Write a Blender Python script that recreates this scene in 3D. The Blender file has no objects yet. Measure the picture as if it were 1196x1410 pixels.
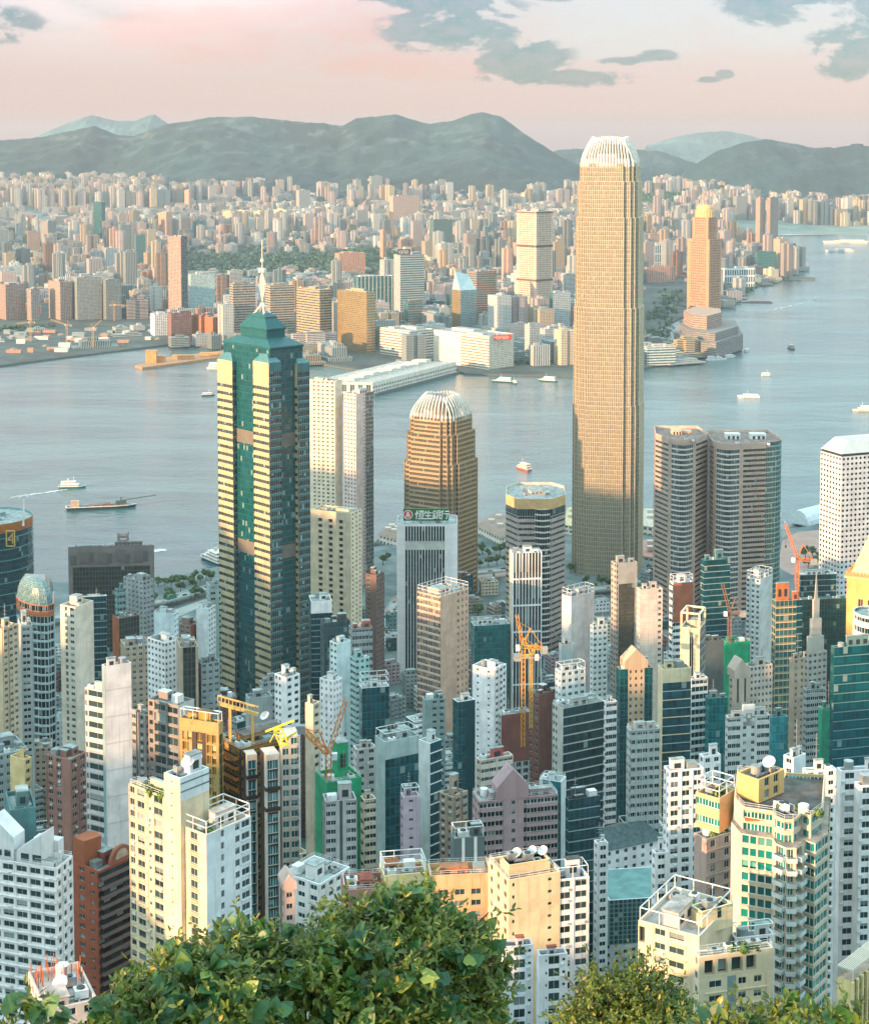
import bpy, math, random
import numpy as np
from math import radians, sin, cos, tan, pi, sqrt, floor

SC = bpy.context.scene
COL = SC.collection
# ------------------------------------------------------------------ camera
F, CX, Y0, TILT, CZ = 2230.0, 598.0, 205.0, radians(4), 400.0
PY = Y0 + F * tan(TILT)
cd = bpy.data.cameras.new('camera'); cam = bpy.data.objects.new('camera', cd); COL.objects.link(cam)
cam.location = (0, 0, CZ); cam.rotation_euler = (pi / 2 - TILT, 0, 0)
cd.sensor_fit = 'VERTICAL'; cd.sensor_height = 24.0; cd.lens = 24.0 * F / 1410.0
cd.shift_y = -(705.0 - PY) / 1410.0; cd.clip_start = 0.5; cd.clip_end = 80000
SC.camera = cam

def ray(x, y):
    a = (x - CX) / F; b = -(y - PY) / F
    return np.array([a, cos(TILT) + b * sin(TILT), -sin(TILT) + b * cos(TILT)])
def at(x, y, Y):
    r = ray(x, y); return r * (Y / r[1]) + np.array([0, 0, CZ])
def atz(x, y, z):
    r = ray(x, y); return r * ((z - CZ) / r[2]) + np.array([0, 0, CZ])
def proj(p):
    d = np.asarray(p, float) - np.array([0, 0, CZ])
    fw = d[1] * cos(TILT) - d[2] * sin(TILT); up = d[1] * sin(TILT) + d[2] * cos(TILT)
    return CX + F * d[0] / fw, PY - F * up / fw

# ------------------------------------------------------------------ light
SUN_EL = radians(8.0)
SUN_TO = np.array([-0.8, -0.6, 0]) * cos(SUN_EL) + np.array([0, 0, sin(SUN_EL)])
sl = bpy.data.lights.new('sun', 'SUN'); sun = bpy.data.objects.new('sun', sl); COL.objects.link(sun)
sl.energy = 4.0; sl.angle = radians(0.6); sl.color = (1.0, 0.54, 0.27)
from mathutils import Vector
sun.rotation_euler = Vector(tuple(-SUN_TO)).to_track_quat('-Z', 'Y').to_euler()
SC.view_settings.view_transform = 'Standard'; SC.view_settings.look = 'None'
SC.view_settings.exposure = 1.55; SC.view_settings.gamma = 1.0

def lin(h):
    h = h.lstrip('#'); o = []
    for i in (0, 2, 4):
        c = int(h[i:i + 2], 16) / 255.0
        o.append(c / 12.92 if c <= 0.04045 else ((c + 0.055) / 1.055) ** 2.4)
    return tuple(o)
def c4(c):
    c = lin(c) if isinstance(c, str) else c
    return (c[0], c[1], c[2], 1.0)

class NT:
    """small node-tree writer"""
    def __init__(s, tree): s.t = tree
    def n(s, typ, ins=None, **kw):
        d = s.t.nodes.new(typ)
        for k, v in kw.items(): setattr(d, k, v)
        for k, v in (ins or {}).items():
            i = d.inputs[k]
            if isinstance(v, bpy.types.NodeSocket): s.t.links.new(v, i)
            else: i.default_value = v
        return d
    def m(s, op, a, b=0.0, c=None, clamp=False):
        d = s.t.nodes.new('ShaderNodeMath'); d.operation = op; d.use_clamp = clamp
        for i, v in enumerate((a, b) if c is None else (a, b, c)):
            if isinstance(v, bpy.types.NodeSocket): s.t.links.new(v, d.inputs[i])
            else: d.inputs[i].default_value = v
        return d.outputs[0]
    def mix(s, f, a, b, blend='MIX'):
        d = s.t.nodes.new('ShaderNodeMix'); d.data_type = 'RGBA'; d.blend_type = blend; d.clamp_factor = True
        for i, v in ((0, f), (6, a), (7, b)):
            if isinstance(v, bpy.types.NodeSocket): s.t.links.new(v, d.inputs[i])
            else: d.inputs[i].default_value = v if i == 0 else c4(v)
        return d.outputs[2]
    def step(s, x, lo, hi):
        d = s.t.nodes.new('ShaderNodeMapRange'); d.interpolation_type = 'SMOOTHSTEP'
        s.t.links.new(x, d.inputs[0]) if isinstance(x, bpy.types.NodeSocket) else None
        d.inputs[1].default_value = lo; d.inputs[2].default_value = hi
        return d.outputs[0]
    def ramp(s, f, stops):
        d = s.t.nodes.new('ShaderNodeValToRGB'); s.t.links.new(f, d.inputs[0]); e = d.color_ramp.elements
        while len(e) < len(stops): e.new(0.5)
        for q, (p, c) in zip(e, stops): q.position = p; q.color = c4(c)
        return d.outputs[0]

# ------------------------------------------------------------------ world: low sun sky with broken clouds
def build_world():
    w = bpy.data.worlds.new('World'); SC.world = w; w.use_nodes = True
    t = w.node_tree; t.nodes.clear(); g = NT(t)
    sky = g.n('ShaderNodeTexSky', sky_type='NISHITA', sun_disc=False, sun_elevation=SUN_EL,
              sun_rotation=math.atan2(SUN_TO[0], SUN_TO[1]), air_density=1.0, dust_density=1.5, ozone_density=3.0, altitude=100)
    tc = g.n('ShaderNodeTexCoord').outputs['Generated']
    s = g.n('ShaderNodeSeparateXYZ', {0: tc})
    x, y, z = s.outputs
    az = g.m('ARCTAN2', x, y)                      # 0 = north, positive to the east
    el = g.m('ARCSINE', z)
    # clear-air gradient with height above the horizon
    base = g.ramp(g.step(el, -0.02, 1.2), [(0, SKY[0]), (0.0028, SKY[1]), (0.008, SKY[2]), (0.022, SKY[3]), (0.16, SKY[4]), (1, SKY[5])])
    # clouds live in (azimuth, elevation) degrees
    A = g.m('MULTIPLY', az, 57.29578); E = g.m('MULTIPLY', el, 57.29578)
    def cn(sx, sy, z0, sc, det, dist):
        v = g.n('ShaderNodeCombineXYZ', {0: g.m('MULTIPLY', A, sx), 1: g.m('MULTIPLY', E, sy), 2: z0}).outputs[0]
        return g.n('ShaderNodeTexNoise', {'Vector': v, 'Scale': sc, 'Detail': det, 'Roughness': 0.62, 'Distortion': dist}).outputs[0]
    fb = cn(0.42, 1.0, 3.7, 0.8, 10.0, 0.5); fine = cn(0.5, 0.9, 9.1, 2.6, 8.0, 0.3); soft = cn(0.16, 0.5, 1.3, 0.7, 6.0, 0.6)
    nz = g.m('ADD', g.m('MULTIPLY', g.m('SUBTRACT', fb, 0.5), 3.2), g.m('MULTIPLY', g.m('SUBTRACT', fine, 0.5), 1.5))
    def blob(a0, e0, ra, re):
        dx = g.m('DIVIDE', g.m('SUBTRACT', A, a0), ra); dy = g.m('DIVIDE', g.m('SUBTRACT', E, e0), re)
        r2 = g.m('ADD', g.m('MULTIPLY', dx, dx), g.m('MULTIPLY', dy, dy))
        return g.m('SUBTRACT', 1.0, r2, clamp=True)
    def field(blobs, lo, hi, amp=1.0, gain=1.0):
        m = None
        for b in blobs:
            k = blob(*b); m = k if m is None else g.m('MAXIMUM', m, k)
        v = g.m('ADD', g.m('MULTIPLY', nz, amp), g.m('MULTIPLY', m, gain))
        return g.m('MULTIPLY', g.step(v, lo, hi), g.step(m, 0.0, 0.55)), m
    pink, _ = field([(-7.5, 4.0, 5.2, 1.5), (-3.0, 4.4, 5.6, 1.9), (-1.0, 3.0, 6.0, 0.8)], 0.1, 1.2, 0.75, 1.1)
    white, _ = field([(-14.0, 5.1, 4.0, 1.3), (6.5, 4.2, 4.5, 1.5), (12.5, 4.4, 5.0, 1.4), (1.8, 4.1, 1.5, 0.5)], 0.1, 1.0, 0.6, 0.9)
    high = g.m('MULTIPLY', g.step(soft, 0.46, 0.68), g.step(E, 6.0, 14.0))
    teal, tm = field([(1.0, 4.2, 3.6, 1.5), (2.9, 3.3, 2.4, 1.0), (4.4, 2.45, 3.4, 0.42), (6.8, 3.05, 1.3, 0.2), (7.8, 3.22, 0.9, 0.28), (9.5, 2.4, 0.6, 0.14), (10.1, 2.58, 0.4, 0.2), (14.6, 4.0, 2.2, 1.8),
                  (14.0, 2.7, 1.2, 0.55), (11.8, 4.9, 2.4, 1.0), (0.0, 5.2, 3.4, 0.6), (-15.2, 4.2, 2.2, 0.8), (4.4, 5.6, 1.4, 0.6)], 0.36, 1.05, 1.75, 1.4)
    c = g.mix(g.m('MULTIPLY', white, 0.95), base, SKY[9])
    c = g.mix(g.m('MULTIPLY', pink, 0.85), c, SKY[6])
    c = g.mix(g.m('MULTIPLY', high, 0.6), c, SKY[7])
    c = g.mix(g.m('MULTIPLY', g.m('MULTIPLY', g.step(blob(-11.0, 17.0, 20.0, 15.0), 0.0, 0.8), 0.8), g.step(soft, 0.3, 0.6)), c, (.80, .50, .46))
    tc2 = g.mix(g.step(g.m('ADD', fine, g.m('MULTIPLY', fb, 0.6)), 0.62, 0.98), SKY[8], SKY[10])
    c = g.mix(g.m('MULTIPLY', teal, 0.95), c, tc2)
    b1 = g.n('ShaderNodeBackground', {'Color': c, 'Strength': SKY_STR})
    b2 = g.n('ShaderNodeBackground', {'Color': sky.outputs[0], 'Strength': 0.05})
    ad = g.n('ShaderNodeAddShader', {0: b1.outputs[0], 1: b2.outputs[0]})
    o = g.n('ShaderNodeOutputWorld', {'Surface': ad.outputs[0]})
SKY_STR = 0.62
SKY = [(.315, .19, .195), (.35, .20, .195), (.33, .195, .20), (.315, .235, .228), (.74, .90, .91), (.56, .94, .98), (.365, .149, .136), (1.05, .92, .88), (.012, .045, .065), (.31, .245, .25), (.10, .075, .105)]
build_world()
HAZE = 0.00004

SC.render.engine = 'CYCLES'
cy = SC.cycles
cy.use_denoising = True; cy.denoiser = 'OPENIMAGEDENOISE'
cy.max_bounces = 6; cy.diffuse_bounces = 3; cy.glossy_bounces = 3; cy.transmission_bounces = 3; cy.volume_bounces = 0
cy.transparent_max_bounces = 6; cy.caustics_reflective = False; cy.caustics_refractive = False
cy.sample_clamp_indirect = 6.0
SC.render.use_persistent_data = False

random.seed(11); RNG = np.random.default_rng(11)
# ------------------------------------------------------------------ materials
MATS = {}
def new_mat(key):
    m = bpy.data.materials.new(key); m.use_nodes = True; t = m.node_tree; t.nodes.clear(); return m, NT(t)
def finish(g, bsdf): g.n('ShaderNodeOutputMaterial', {'Surface': bsdf.outputs[0]})

def plain(col, rough=0.7, metal=0.0, var=0.12, scale=0.4):
    """painted / concrete / stone surface with soft mottling and grime"""
    k = ('plain', str(col), rough, metal, var, scale)
    if k in MATS: return MATS[k]
    m, g = new_mat('surface_' + str(len(MATS)))
    tc = g.n('ShaderNodeTexCoord').outputs['Object']
    n1 = g.n('ShaderNodeTexNoise', {'Vector': tc, 'Scale': scale, 'Detail': 5.0, 'Roughness': 0.65}).outputs[0]
    c = lin(col) if isinstance(col, str) else col
    lo = tuple(v * (1 - 2.2 * var) for v in c); hi = tuple(min(1, v * (1 + var)) for v in c)
    b = g.n('ShaderNodeBsdfPrincipled', {'Base Color': g.mix(g.step(n1, 0.3, 0.7), lo, hi), 'Roughness': rough, 'Metallic': metal})
    finish(g, b); MATS[k] = m; return m

def wall(col, var=0.12, streak=0.24, rough=0.78, line=0.0, fh=3.2, panel=0.0):
    """rendered or tiled outer wall: UV in metres, rain streaks, floor joints, patch repairs"""
    k = ('wall', str(col), var, streak, rough, line, fh, panel)
    if k in MATS: return MATS[k]
    m, g = new_mat('wall_' + str(len(MATS)))
    uv = g.n('ShaderNodeUVMap').outputs[0]
    c = lin(col) if isinstance(col, str) else col
    nz = g.n('ShaderNodeTexNoise', {'Vector': uv, 'Scale': 0.13, 'Detail': 4.0, 'Roughness': 0.6}).outputs[0]
    mp = g.n('ShaderNodeMapping', {'Vector': uv, 'Scale': (1.3, 0.07, 1)}).outputs[0]
    st = g.n('ShaderNodeTexNoise', {'Vector': mp, 'Scale': 0.9, 'Detail': 3.0}).outputs[0]
    f = g.step(nz, 0.25, 0.75)
    lo = tuple(v * (1 - 2 * var) for v in c); hi = tuple(min(1, v * (1 + var)) for v in c)
    col1 = g.mix(f, lo, hi)
    sk = g.m('MULTIPLY', g.step(st, 0.52, 0.78), streak * 2.4)
    col1 = g.mix(sk, col1, tuple(v * 0.5 for v in c))
    if line or panel:
        s = g.n('ShaderNodeSeparateXYZ', {0: uv})
        fv = g.m('FRACT', g.m('DIVIDE', s.outputs[1], fh))
        ln = g.m('LESS_THAN', fv, 0.06)
        if panel:
            fu = g.m('FRACT', g.m('DIVIDE', s.outputs[0], panel)); ln = g.m('MAXIMUM', ln, g.m('LESS_THAN', fu, 0.035))
        col1 = g.mix(g.m('MULTIPLY', ln, line or 0.35), col1, tuple(v * 0.35 for v in c))
    b = g.n('ShaderNodeBsdfPrincipled', {'Base Color': col1, 'Roughness': rough})
    finish(g, b); MATS[k] = m; return m

def glass(col='0e4a50', light='9fb7b5', pl=0.25, frame='b9c2c0', fw=0.07, mull=True, rough=0.12, ior=1.5, warm=0.0):
    """window panes; UV is in window cells, so every window draws its own curtain, tint and tilt"""
    k = ('glass', col, light, pl, frame, fw, mull, rough, ior, warm)
    if k in MATS: return MATS[k]
    m, g = new_mat('glazing_' + str(len(MATS)))
    uv = g.n('ShaderNodeUVMap').outputs[0]
    fl = g.n('ShaderNodeVectorMath', {0: uv}, operation='FLOOR').outputs[0]
    fr = g.n('ShaderNodeVectorMath', {0: uv}, operation='FRACTION').outputs[0]
    oi = g.n('ShaderNodeObjectInfo').outputs['Random']
    wn = g.n('ShaderNodeTexWhiteNoise', {'Vector': fl, 'W': oi}, noise_dimensions='4D')
    r = wn.outputs[0]; rs = g.n('ShaderNodeSeparateXYZ', {0: wn.outputs[1]})
    s = g.n('ShaderNodeSeparateXYZ', {0: fr})
    c = lin(col)
    base = g.mix(r, tuple(v * 0.25 for v in c), tuple(v * 1.15 for v in c))
    blind = g.m('MULTIPLY', g.m('LESS_THAN', rs.outputs[0], pl), g.m('GREATER_THAN', s.outputs[1], g.m('MULTIPLY', rs.outputs[1], 0.9)))
    base = g.mix(g.m('MULTIPLY', blind, 0.75), base, g.mix(rs.outputs[2], light, tuple(v * 0.45 for v in lin(light))))
    fm = g.m('MAXIMUM', g.m('LESS_THAN', s.outputs[0], fw), g.m('MAXIMUM', g.m('GREATER_THAN', s.outputs[0], 1 - fw), g.m('LESS_THAN', s.outputs[1], fw * 1.2)))
    if mull:
        fm = g.m('MAXIMUM', fm, g.m('LESS_THAN', g.m('ABSOLUTE', g.m('SUBTRACT', s.outputs[0], 0.5)), fw * 0.5))
    base = g.mix(fm, base, frame)
    nrm = g.n('ShaderNodeNewGeometry').outputs['Normal']
    jit = g.n('ShaderNodeVectorMath', {0: g.n('ShaderNodeVectorMath', {0: wn.outputs[1], 1: (0.5, 0.5, 0.5)}, operation='SUBTRACT').outputs[0], 'Scale': 0.045}, operation='SCALE').outputs[0]
    nn = g.n('ShaderNodeVectorMath', {0: nrm, 1: jit}, operation='ADD').outputs[0]
    nn = g.n('ShaderNodeVectorMath', {0: nn}, operation='NORMALIZE').outputs[0]
    b = g.n('ShaderNodeBsdfPrincipled', {'Base Color': base, 'Roughness': g.m('ADD', rough, g.m('MULTIPLY', fm, 0.4)), 'IOR': ior, 'Normal': nn})
    finish(g, b); MATS[k] = m; return m

def curtain(col='0c5a60', span='0a3f45', mull='3e6a6c', mu=0.08, sv=0.28, line=0.06, lcol=None, rough=0.08, ior=1.62, metal=0.0, jit=0.03, var=0.6, pl=0.03):
    """curtain wall: UV in panels; spandrel, vision glass, mullions and a thin joint every floor"""
    k = ('curtain', col, span, mull, mu, sv, line, lcol, rough, ior, metal, jit, var, pl)
    if k in MATS: return MATS[k]
    m, g = new_mat('curtain_wall_' + str(len(MATS)))
    uv = g.n('ShaderNodeUVMap').outputs[0]
    fl = g.n('ShaderNodeVectorMath', {0: uv}, operation='FLOOR').outputs[0]
    fr = g.n('ShaderNodeVectorMath', {0: uv}, operation='FRACTION').outputs[0]
    oi = g.n('ShaderNodeObjectInfo').outputs['Random']
    wn = g.n('ShaderNodeTexWhiteNoise', {'Vector': fl, 'W': oi}, noise_dimensions='4D')
    rs = g.n('ShaderNodeSeparateXYZ', {0: wn.outputs[1]})
    s = g.n('ShaderNodeSeparateXYZ', {0: fr})
    c = lin(col)
    big = g.n('ShaderNodeTexNoise', {'Vector': uv, 'Scale': 0.07, 'Detail': 3.0}).outputs[0]
    v = g.m('ADD', g.m('MULTIPLY', wn.outputs[0], 0.6), g.m('MULTIPLY', big, 0.4))
    base = g.mix(v, tuple(q * (1 - var) * .95 for q in c), tuple(min(1, q * (1 + var) * .95) for q in c))
    base = g.mix(g.m('MULTIPLY', g.m('LESS_THAN', rs.outputs[0], pl), 0.5), base, 'a9bdb8')
    sp = g.m('LESS_THAN', s.outputs[1], sv)
    base = g.mix(sp, base, span)
    mk = g.m('LESS_THAN', s.outputs[0], mu)
    base = g.mix(mk, base, mull)
    rg = g.m('MAXIMUM', mk, sp)
    if line:
        lk = g.m('LESS_THAN', s.outputs[1], line); base = g.mix(lk, base, lcol or mull); rg = g.m('MAXIMUM', rg, lk)
    nrm = g.n('ShaderNodeNewGeometry').outputs['Normal']
    j = g.n('ShaderNodeVectorMath', {0: g.n('ShaderNodeVectorMath', {0: wn.outputs[1], 1: (0.5, 0.5, 0.5)}, operation='SUBTRACT').outputs[0], 'Scale': jit}, operation='SCALE').outputs[0]
    nn = g.n('ShaderNodeVectorMath', {0: nrm, 1: j}, operation='ADD').outputs[0]
    nn = g.n('ShaderNodeVectorMath', {0: nn}, operation='NORMALIZE').outputs[0]
    b = g.n('ShaderNodeBsdfPrincipled', {'Base Color': base, 'Roughness': g.m('ADD', rough, g.m('MULTIPLY', rg, 0.25)), 'IOR': ior, 'Metallic': metal, 'Normal': nn})
    finish(g, b); MATS[k] = m; return m

def roofmat(col='9aa5a2'): return plain(col, 0.9, 0.0, 0.22, 0.25)
def sk(k):
    return {'white': plain('dfe3e1', 0.55), 'steel': plain('aab3b3', 0.4, 0.6), 'dark': plain('2c3638', 0.6), 'grey': plain('8e9896', 0.75),
            'rust': plain('a0583a', 0.8), 'yellow': plain('e0a020', 0.5), 'orange': plain('e0702a', 0.5), 'tank': plain('7f8f93', 0.6), 'green': plain('2f6b45', 0.8),
            'tile': plain('b5654a', 0.85)}[k]

# ------------------------------------------------------------------ mesh buffer
class MB:
    def __init__(s): s.q = []; s.u = []; s.mi = []; s.P = []
    def quads(s, p, uv=None, mi=0):
        p = np.asarray(p, float).reshape(-1, 4, 3)
        if not len(p): return
        if uv is None:
            uv = np.zeros((len(p), 4, 2)); e = np.linalg.norm(p[:, 1] - p[:, 0], axis=1); h = np.linalg.norm(p[:, 3] - p[:, 0], axis=1)
            uv[:, 1, 0] = e; uv[:, 2, 0] = e; uv[:, 2, 1] = h; uv[:, 3, 1] = h
        s.q.append(p); s.u.append(np.asarray(uv, float).reshape(-1, 4, 2)); s.mi.append(np.full(len(p), mi))
    def poly(s, pts, mi=0, uvs=1.0):
        pts = np.asarray(pts, float); s.P.append((pts, pts[:, :2] * uvs, mi))
    def hexa(s, c8, mi=0, bottom=True):
        c = np.asarray(c8, float)   # 0-3 bottom ccw, 4-7 top
        f = [(0, 1, 5, 4), (1, 2, 6, 5), (2, 3, 7, 6), (3, 0, 4, 7), (4, 5, 6, 7)] + ([(3, 2, 1, 0)] if bottom else [])
        s.quads(c[np.array(f)], None, mi)
    def obox(s, o, a, b, h, mi=0):
        """box: origin o, edge vectors a, b (horizontal, ccw), height h"""
        o = np.asarray(o, float); a = np.asarray(a, float); b = np.asarray(b, float); z = np.array([0, 0, h])
        s.hexa([o, o + a, o + a + b, o + b, o + z, o + a + z, o + a + b + z, o + b + z], mi)
    def box(s, x0, x1, y0, y1, z0, z1, mi=0): s.obox((x0, y0, z0), (x1 - x0, 0, 0), (0, y1 - y0, 0), z1 - z0, mi)
    def bar(s, a, b, w, mi=0, h=None):
        a = np.asarray(a, float); b = np.asarray(b, float); d = b - a; L = np.linalg.norm(d)
        if L < 1e-6: return
        d = d / L; up = np.array([0, 0, 1.0]) if abs(d[2]) < 0.95 else np.array([1.0, 0, 0])
        x = np.cross(d, up); x /= np.linalg.norm(x); y = np.cross(x, d); x = x * w / 2; y = y * (h or w) / 2
        s.hexa([a - x - y, a + x - y, b + x - y, b - x - y, a - x + y, a + x + y, b + x + y, b - x + y], mi)
    def rings(s, R, mi=0, cap=True, cap0=False, close=True):
        """stack of rings, each n x 3"""
        R = [np.asarray(r, float) for r in R]
        for a, b in zip(R, R[1:]):
            n = len(a); i = np.arange(n if close else n - 1); j = (i + 1) % n
            s.quads(np.stack([a[i], a[j], b[j], b[i]], 1), None, mi)
        if cap: s.poly(R[-1], mi)
        if cap0: s.poly(R[0][::-1], mi)
    def cyl(s, c, r, h, n=12, mi=0, r2=None):
        t = np.arange(n) * 2 * pi / n; c = np.asarray(c, float); r2 = r if r2 is None else r2
        A = np.stack([c[0] + r * np.cos(t), c[1] + r * np.sin(t), np.full(n, c[2])], 1)
        B = np.stack([c[0] + r2 * np.cos(t), c[1] + r2 * np.sin(t), np.full(n, c[2] + h)], 1)
        s.rings([A, B], mi)
    def count(s): return sum(len(x) for x in s.q) + len(s.P)
    def build(s, name, mats, parent=None, smooth=False, weld=True, cols=None):
        if not s.count(): return None
        me = bpy.data.meshes.new(name)
        V = [x.reshape(-1, 3) for x in s.q] + [p for p, _, _ in s.P]
        U = [x.reshape(-1, 2) for x in s.u] + [u for _, u, _ in s.P]
        nq = sum(len(x) for x in s.q); lens = [np.full(nq, 4)] + [np.array([len(p)]) for p, _, _ in s.P]
        lens = np.concatenate(lens).astype(np.int32)
        mi = np.concatenate(s.mi + [np.array([m]) for _, _, m in s.P]).astype(np.int32)
        V = np.concatenate(V); U = np.concatenate(U); idx = np.arange(len(V))
        org = np.zeros(3)
        if parent is not None: org = np.array(parent['_w'])
        if weld:
            key = np.round((V - V.min(axis=0)) * 500).astype(np.int64)
            k = key[:, 0] + key[:, 1] * 4_000_037 + key[:, 2] * 4_000_037 * 3_000_017
            _, first, inv = np.unique(k, return_index=True, return_inverse=True)
            Vw = V[first]; idx = inv
        else: Vw = V
        me.vertices.add(len(Vw)); me.vertices.foreach_set('co', (Vw - org).astype(np.float32).ravel())
        me.loops.add(len(idx)); me.loops.foreach_set('vertex_index', idx.astype(np.int32).ravel())
        st = np.concatenate([[0], np.cumsum(lens)[:-1]]).astype(np.int32)
        me.polygons.add(len(lens)); me.polygons.foreach_set('loop_start', st); me.polygons.foreach_set('material_index', mi)
        ul = me.uv_layers.new(name='UVMap'); ul.data.foreach_set('uv', U.astype(np.float32).ravel())
        if cols is not None:
            ca = me.color_attributes.new('col', 'FLOAT_COLOR', 'CORNER'); ca.data.foreach_set('color', np.asarray(cols, np.float32).ravel())
        for m in (mats if isinstance(mats, (list, tuple)) else [mats]): me.materials.append(m)
        me.update(calc_edges=True); s_smooth = smooth
        me.polygons.foreach_set('use_smooth', np.full(len(lens), bool(s_smooth)))
        o = bpy.data.objects.new(name, me); COL.objects.link(o)
        if parent is not None: o.parent = parent
        return o

def tag(o, label=None, cat=None, group=None, kind=None):
    if label: o['label'] = label
    if cat: o['category'] = cat
    if group: o['group'] = group
    if kind: o['kind'] = kind
    return o
def thing(name, label, cat, loc, group=None):
    o = bpy.data.objects.new(name, None); COL.objects.link(o); o.empty_display_size = 3
    o.location = tuple(float(v) for v in loc); o['_w'] = [float(v) for v in loc]
    return tag(o, label, cat, group)

# ------------------------------------------------------------------ ground height of the island
def sstep(x, a, b):
    t = np.clip((x - a) / (b - a), 0, 1); return t * t * (3 - 2 * t)
PROF_Y = np.array([-900, -300, -60, 0, 6, 20, 60, 120, 200, 300, 400, 500, 600, 700, 850, 1000, 1150, 6000.])
PROF_Z = np.array([250, 330, 378, 390, 389.5, 382, 352, 312, 262, 196, 146, 104, 76, 54, 30, 13, 4, 4.])
RID_L = np.array([-1700, -1450, -1250, -1000, -960, -905, -850, -760, -640, -560, -480, -420, -395, -365, -250, -100.])
RID_Z = np.array([120, 230, 292, 300, 292, 258, 272, 272, 292, 294, 300, 318, 322, 298, 300, 300.])  # unseen spur ridge, heights shaped to set the shade line on the towers
def ground(x, y):
    x = np.asarray(x, float); y = np.asarray(y, float)
    b = np.interp(y, PROF_Y, PROF_Z)
    b = b * (1 - 0.66 * sstep(-x, 90, 460) * (1 - sstep(y, 250, 600))) * (1 - 0.3 * sstep(x, 250, 1100) * (y < 900))
    d = 0.8 * x + 0.6 * y; l = 0.6 * x - 0.8 * y
    r = np.interp(l, RID_L, RID_Z) * np.exp(-((d + 500) / 210.0) ** 2)
    r = r * sstep(-x, 150, 420)
    return np.maximum(b, r)
def gz(x, y): return float(ground(x, y))

# ------------------------------------------------------------------ facades
def rects(o, e, nrm, s0, s1, t0, t1, d=0.0):
    """rectangles on a wall: origin o (3), direction e, outward normal, arrays s0..t1"""
    s0, s1, t0, t1, d = np.broadcast_arrays(*[np.asarray(v, float) for v in (s0, s1, t0, t1, d)])
    def P(s, t): return o + s[..., None] * e + t[..., None] * np.array([0, 0, 1.0]) + d[..., None] * nrm
    return np.stack([P(s0, t0), P(s1, t0), P(s1, t1), P(s0, t1)], -2).reshape(-1, 4, 3)
def uvr(a0, a1, b0, b1):
    a0, a1, b0, b1 = np.broadcast_arrays(*[np.asarray(v, float) for v in (a0, a1, b0, b1)])
    return np.stack([np.stack([a0, b0], -1), np.stack([a1, b0], -1), np.stack([a1, b1], -1), np.stack([a0, b1], -1)], -2).reshape(-1, 4, 2)
def reveals(mb, o, e, n, s0, s1, t0, t1, rec, mi, sides=True):
    """sill, head and jambs of recessed openings"""
    def P(s, t, d): return o + s[..., None] * e + t[..., None] * np.array([0, 0, 1.0]) + d * n
    s0, s1, t0, t1 = np.broadcast_arrays(*[np.asarray(v, float) for v in (s0, s1, t0, t1)])
    mb.quads(np.stack([P(s0, t0, 0), P(s1, t0, 0), P(s1, t0, -rec), P(s0, t0, -rec)], -2), None, mi)
    mb.quads(np.stack([P(s0, t1, -rec), P(s1, t1, -rec), P(s1, t1, 0), P(s0, t1, 0)], -2), None, mi)
    if sides:
        mb.quads(np.stack([P(s0, t0, 0), P(s0, t0, -rec), P(s0, t1, -rec), P(s0, t1, 0)], -2), None, mi)
        mb.quads(np.stack([P(s1, t0, -rec), P(s1, t0, 0), P(s1, t1, 0), P(s1, t1, -rec)], -2), None, mi)
def boxes(mb, o, e, n, s0, s1, t0, t1, d0, d1, mi):
    """many small boxes standing proud of a wall"""
    s0, s1, t0, t1 = [v.ravel() for v in np.broadcast_arrays(*[np.asarray(v, float) for v in (s0, s1, t0, t1)])]
    z = np.array([0, 0, 1.0])
    def P(s, t, d): return o + s[:, None] * e + t[:, None] * z + d * n
    a, b, c, f = P(s0, t0, d1), P(s1, t0, d1), P(s1, t1, d1), P(s0, t1, d1)
    a2, b2, c2, f2 = P(s0, t0, d0), P(s1, t0, d0), P(s1, t1, d0), P(s0, t1, d0)
    for q in ((a, b, c, f), (f, c, c2, f2), (a2, b2, b, a), (a2, a, f, f2), (b, b2, c2, c)):
        mb.quads(np.stack(q, 1), None, mi)

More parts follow.
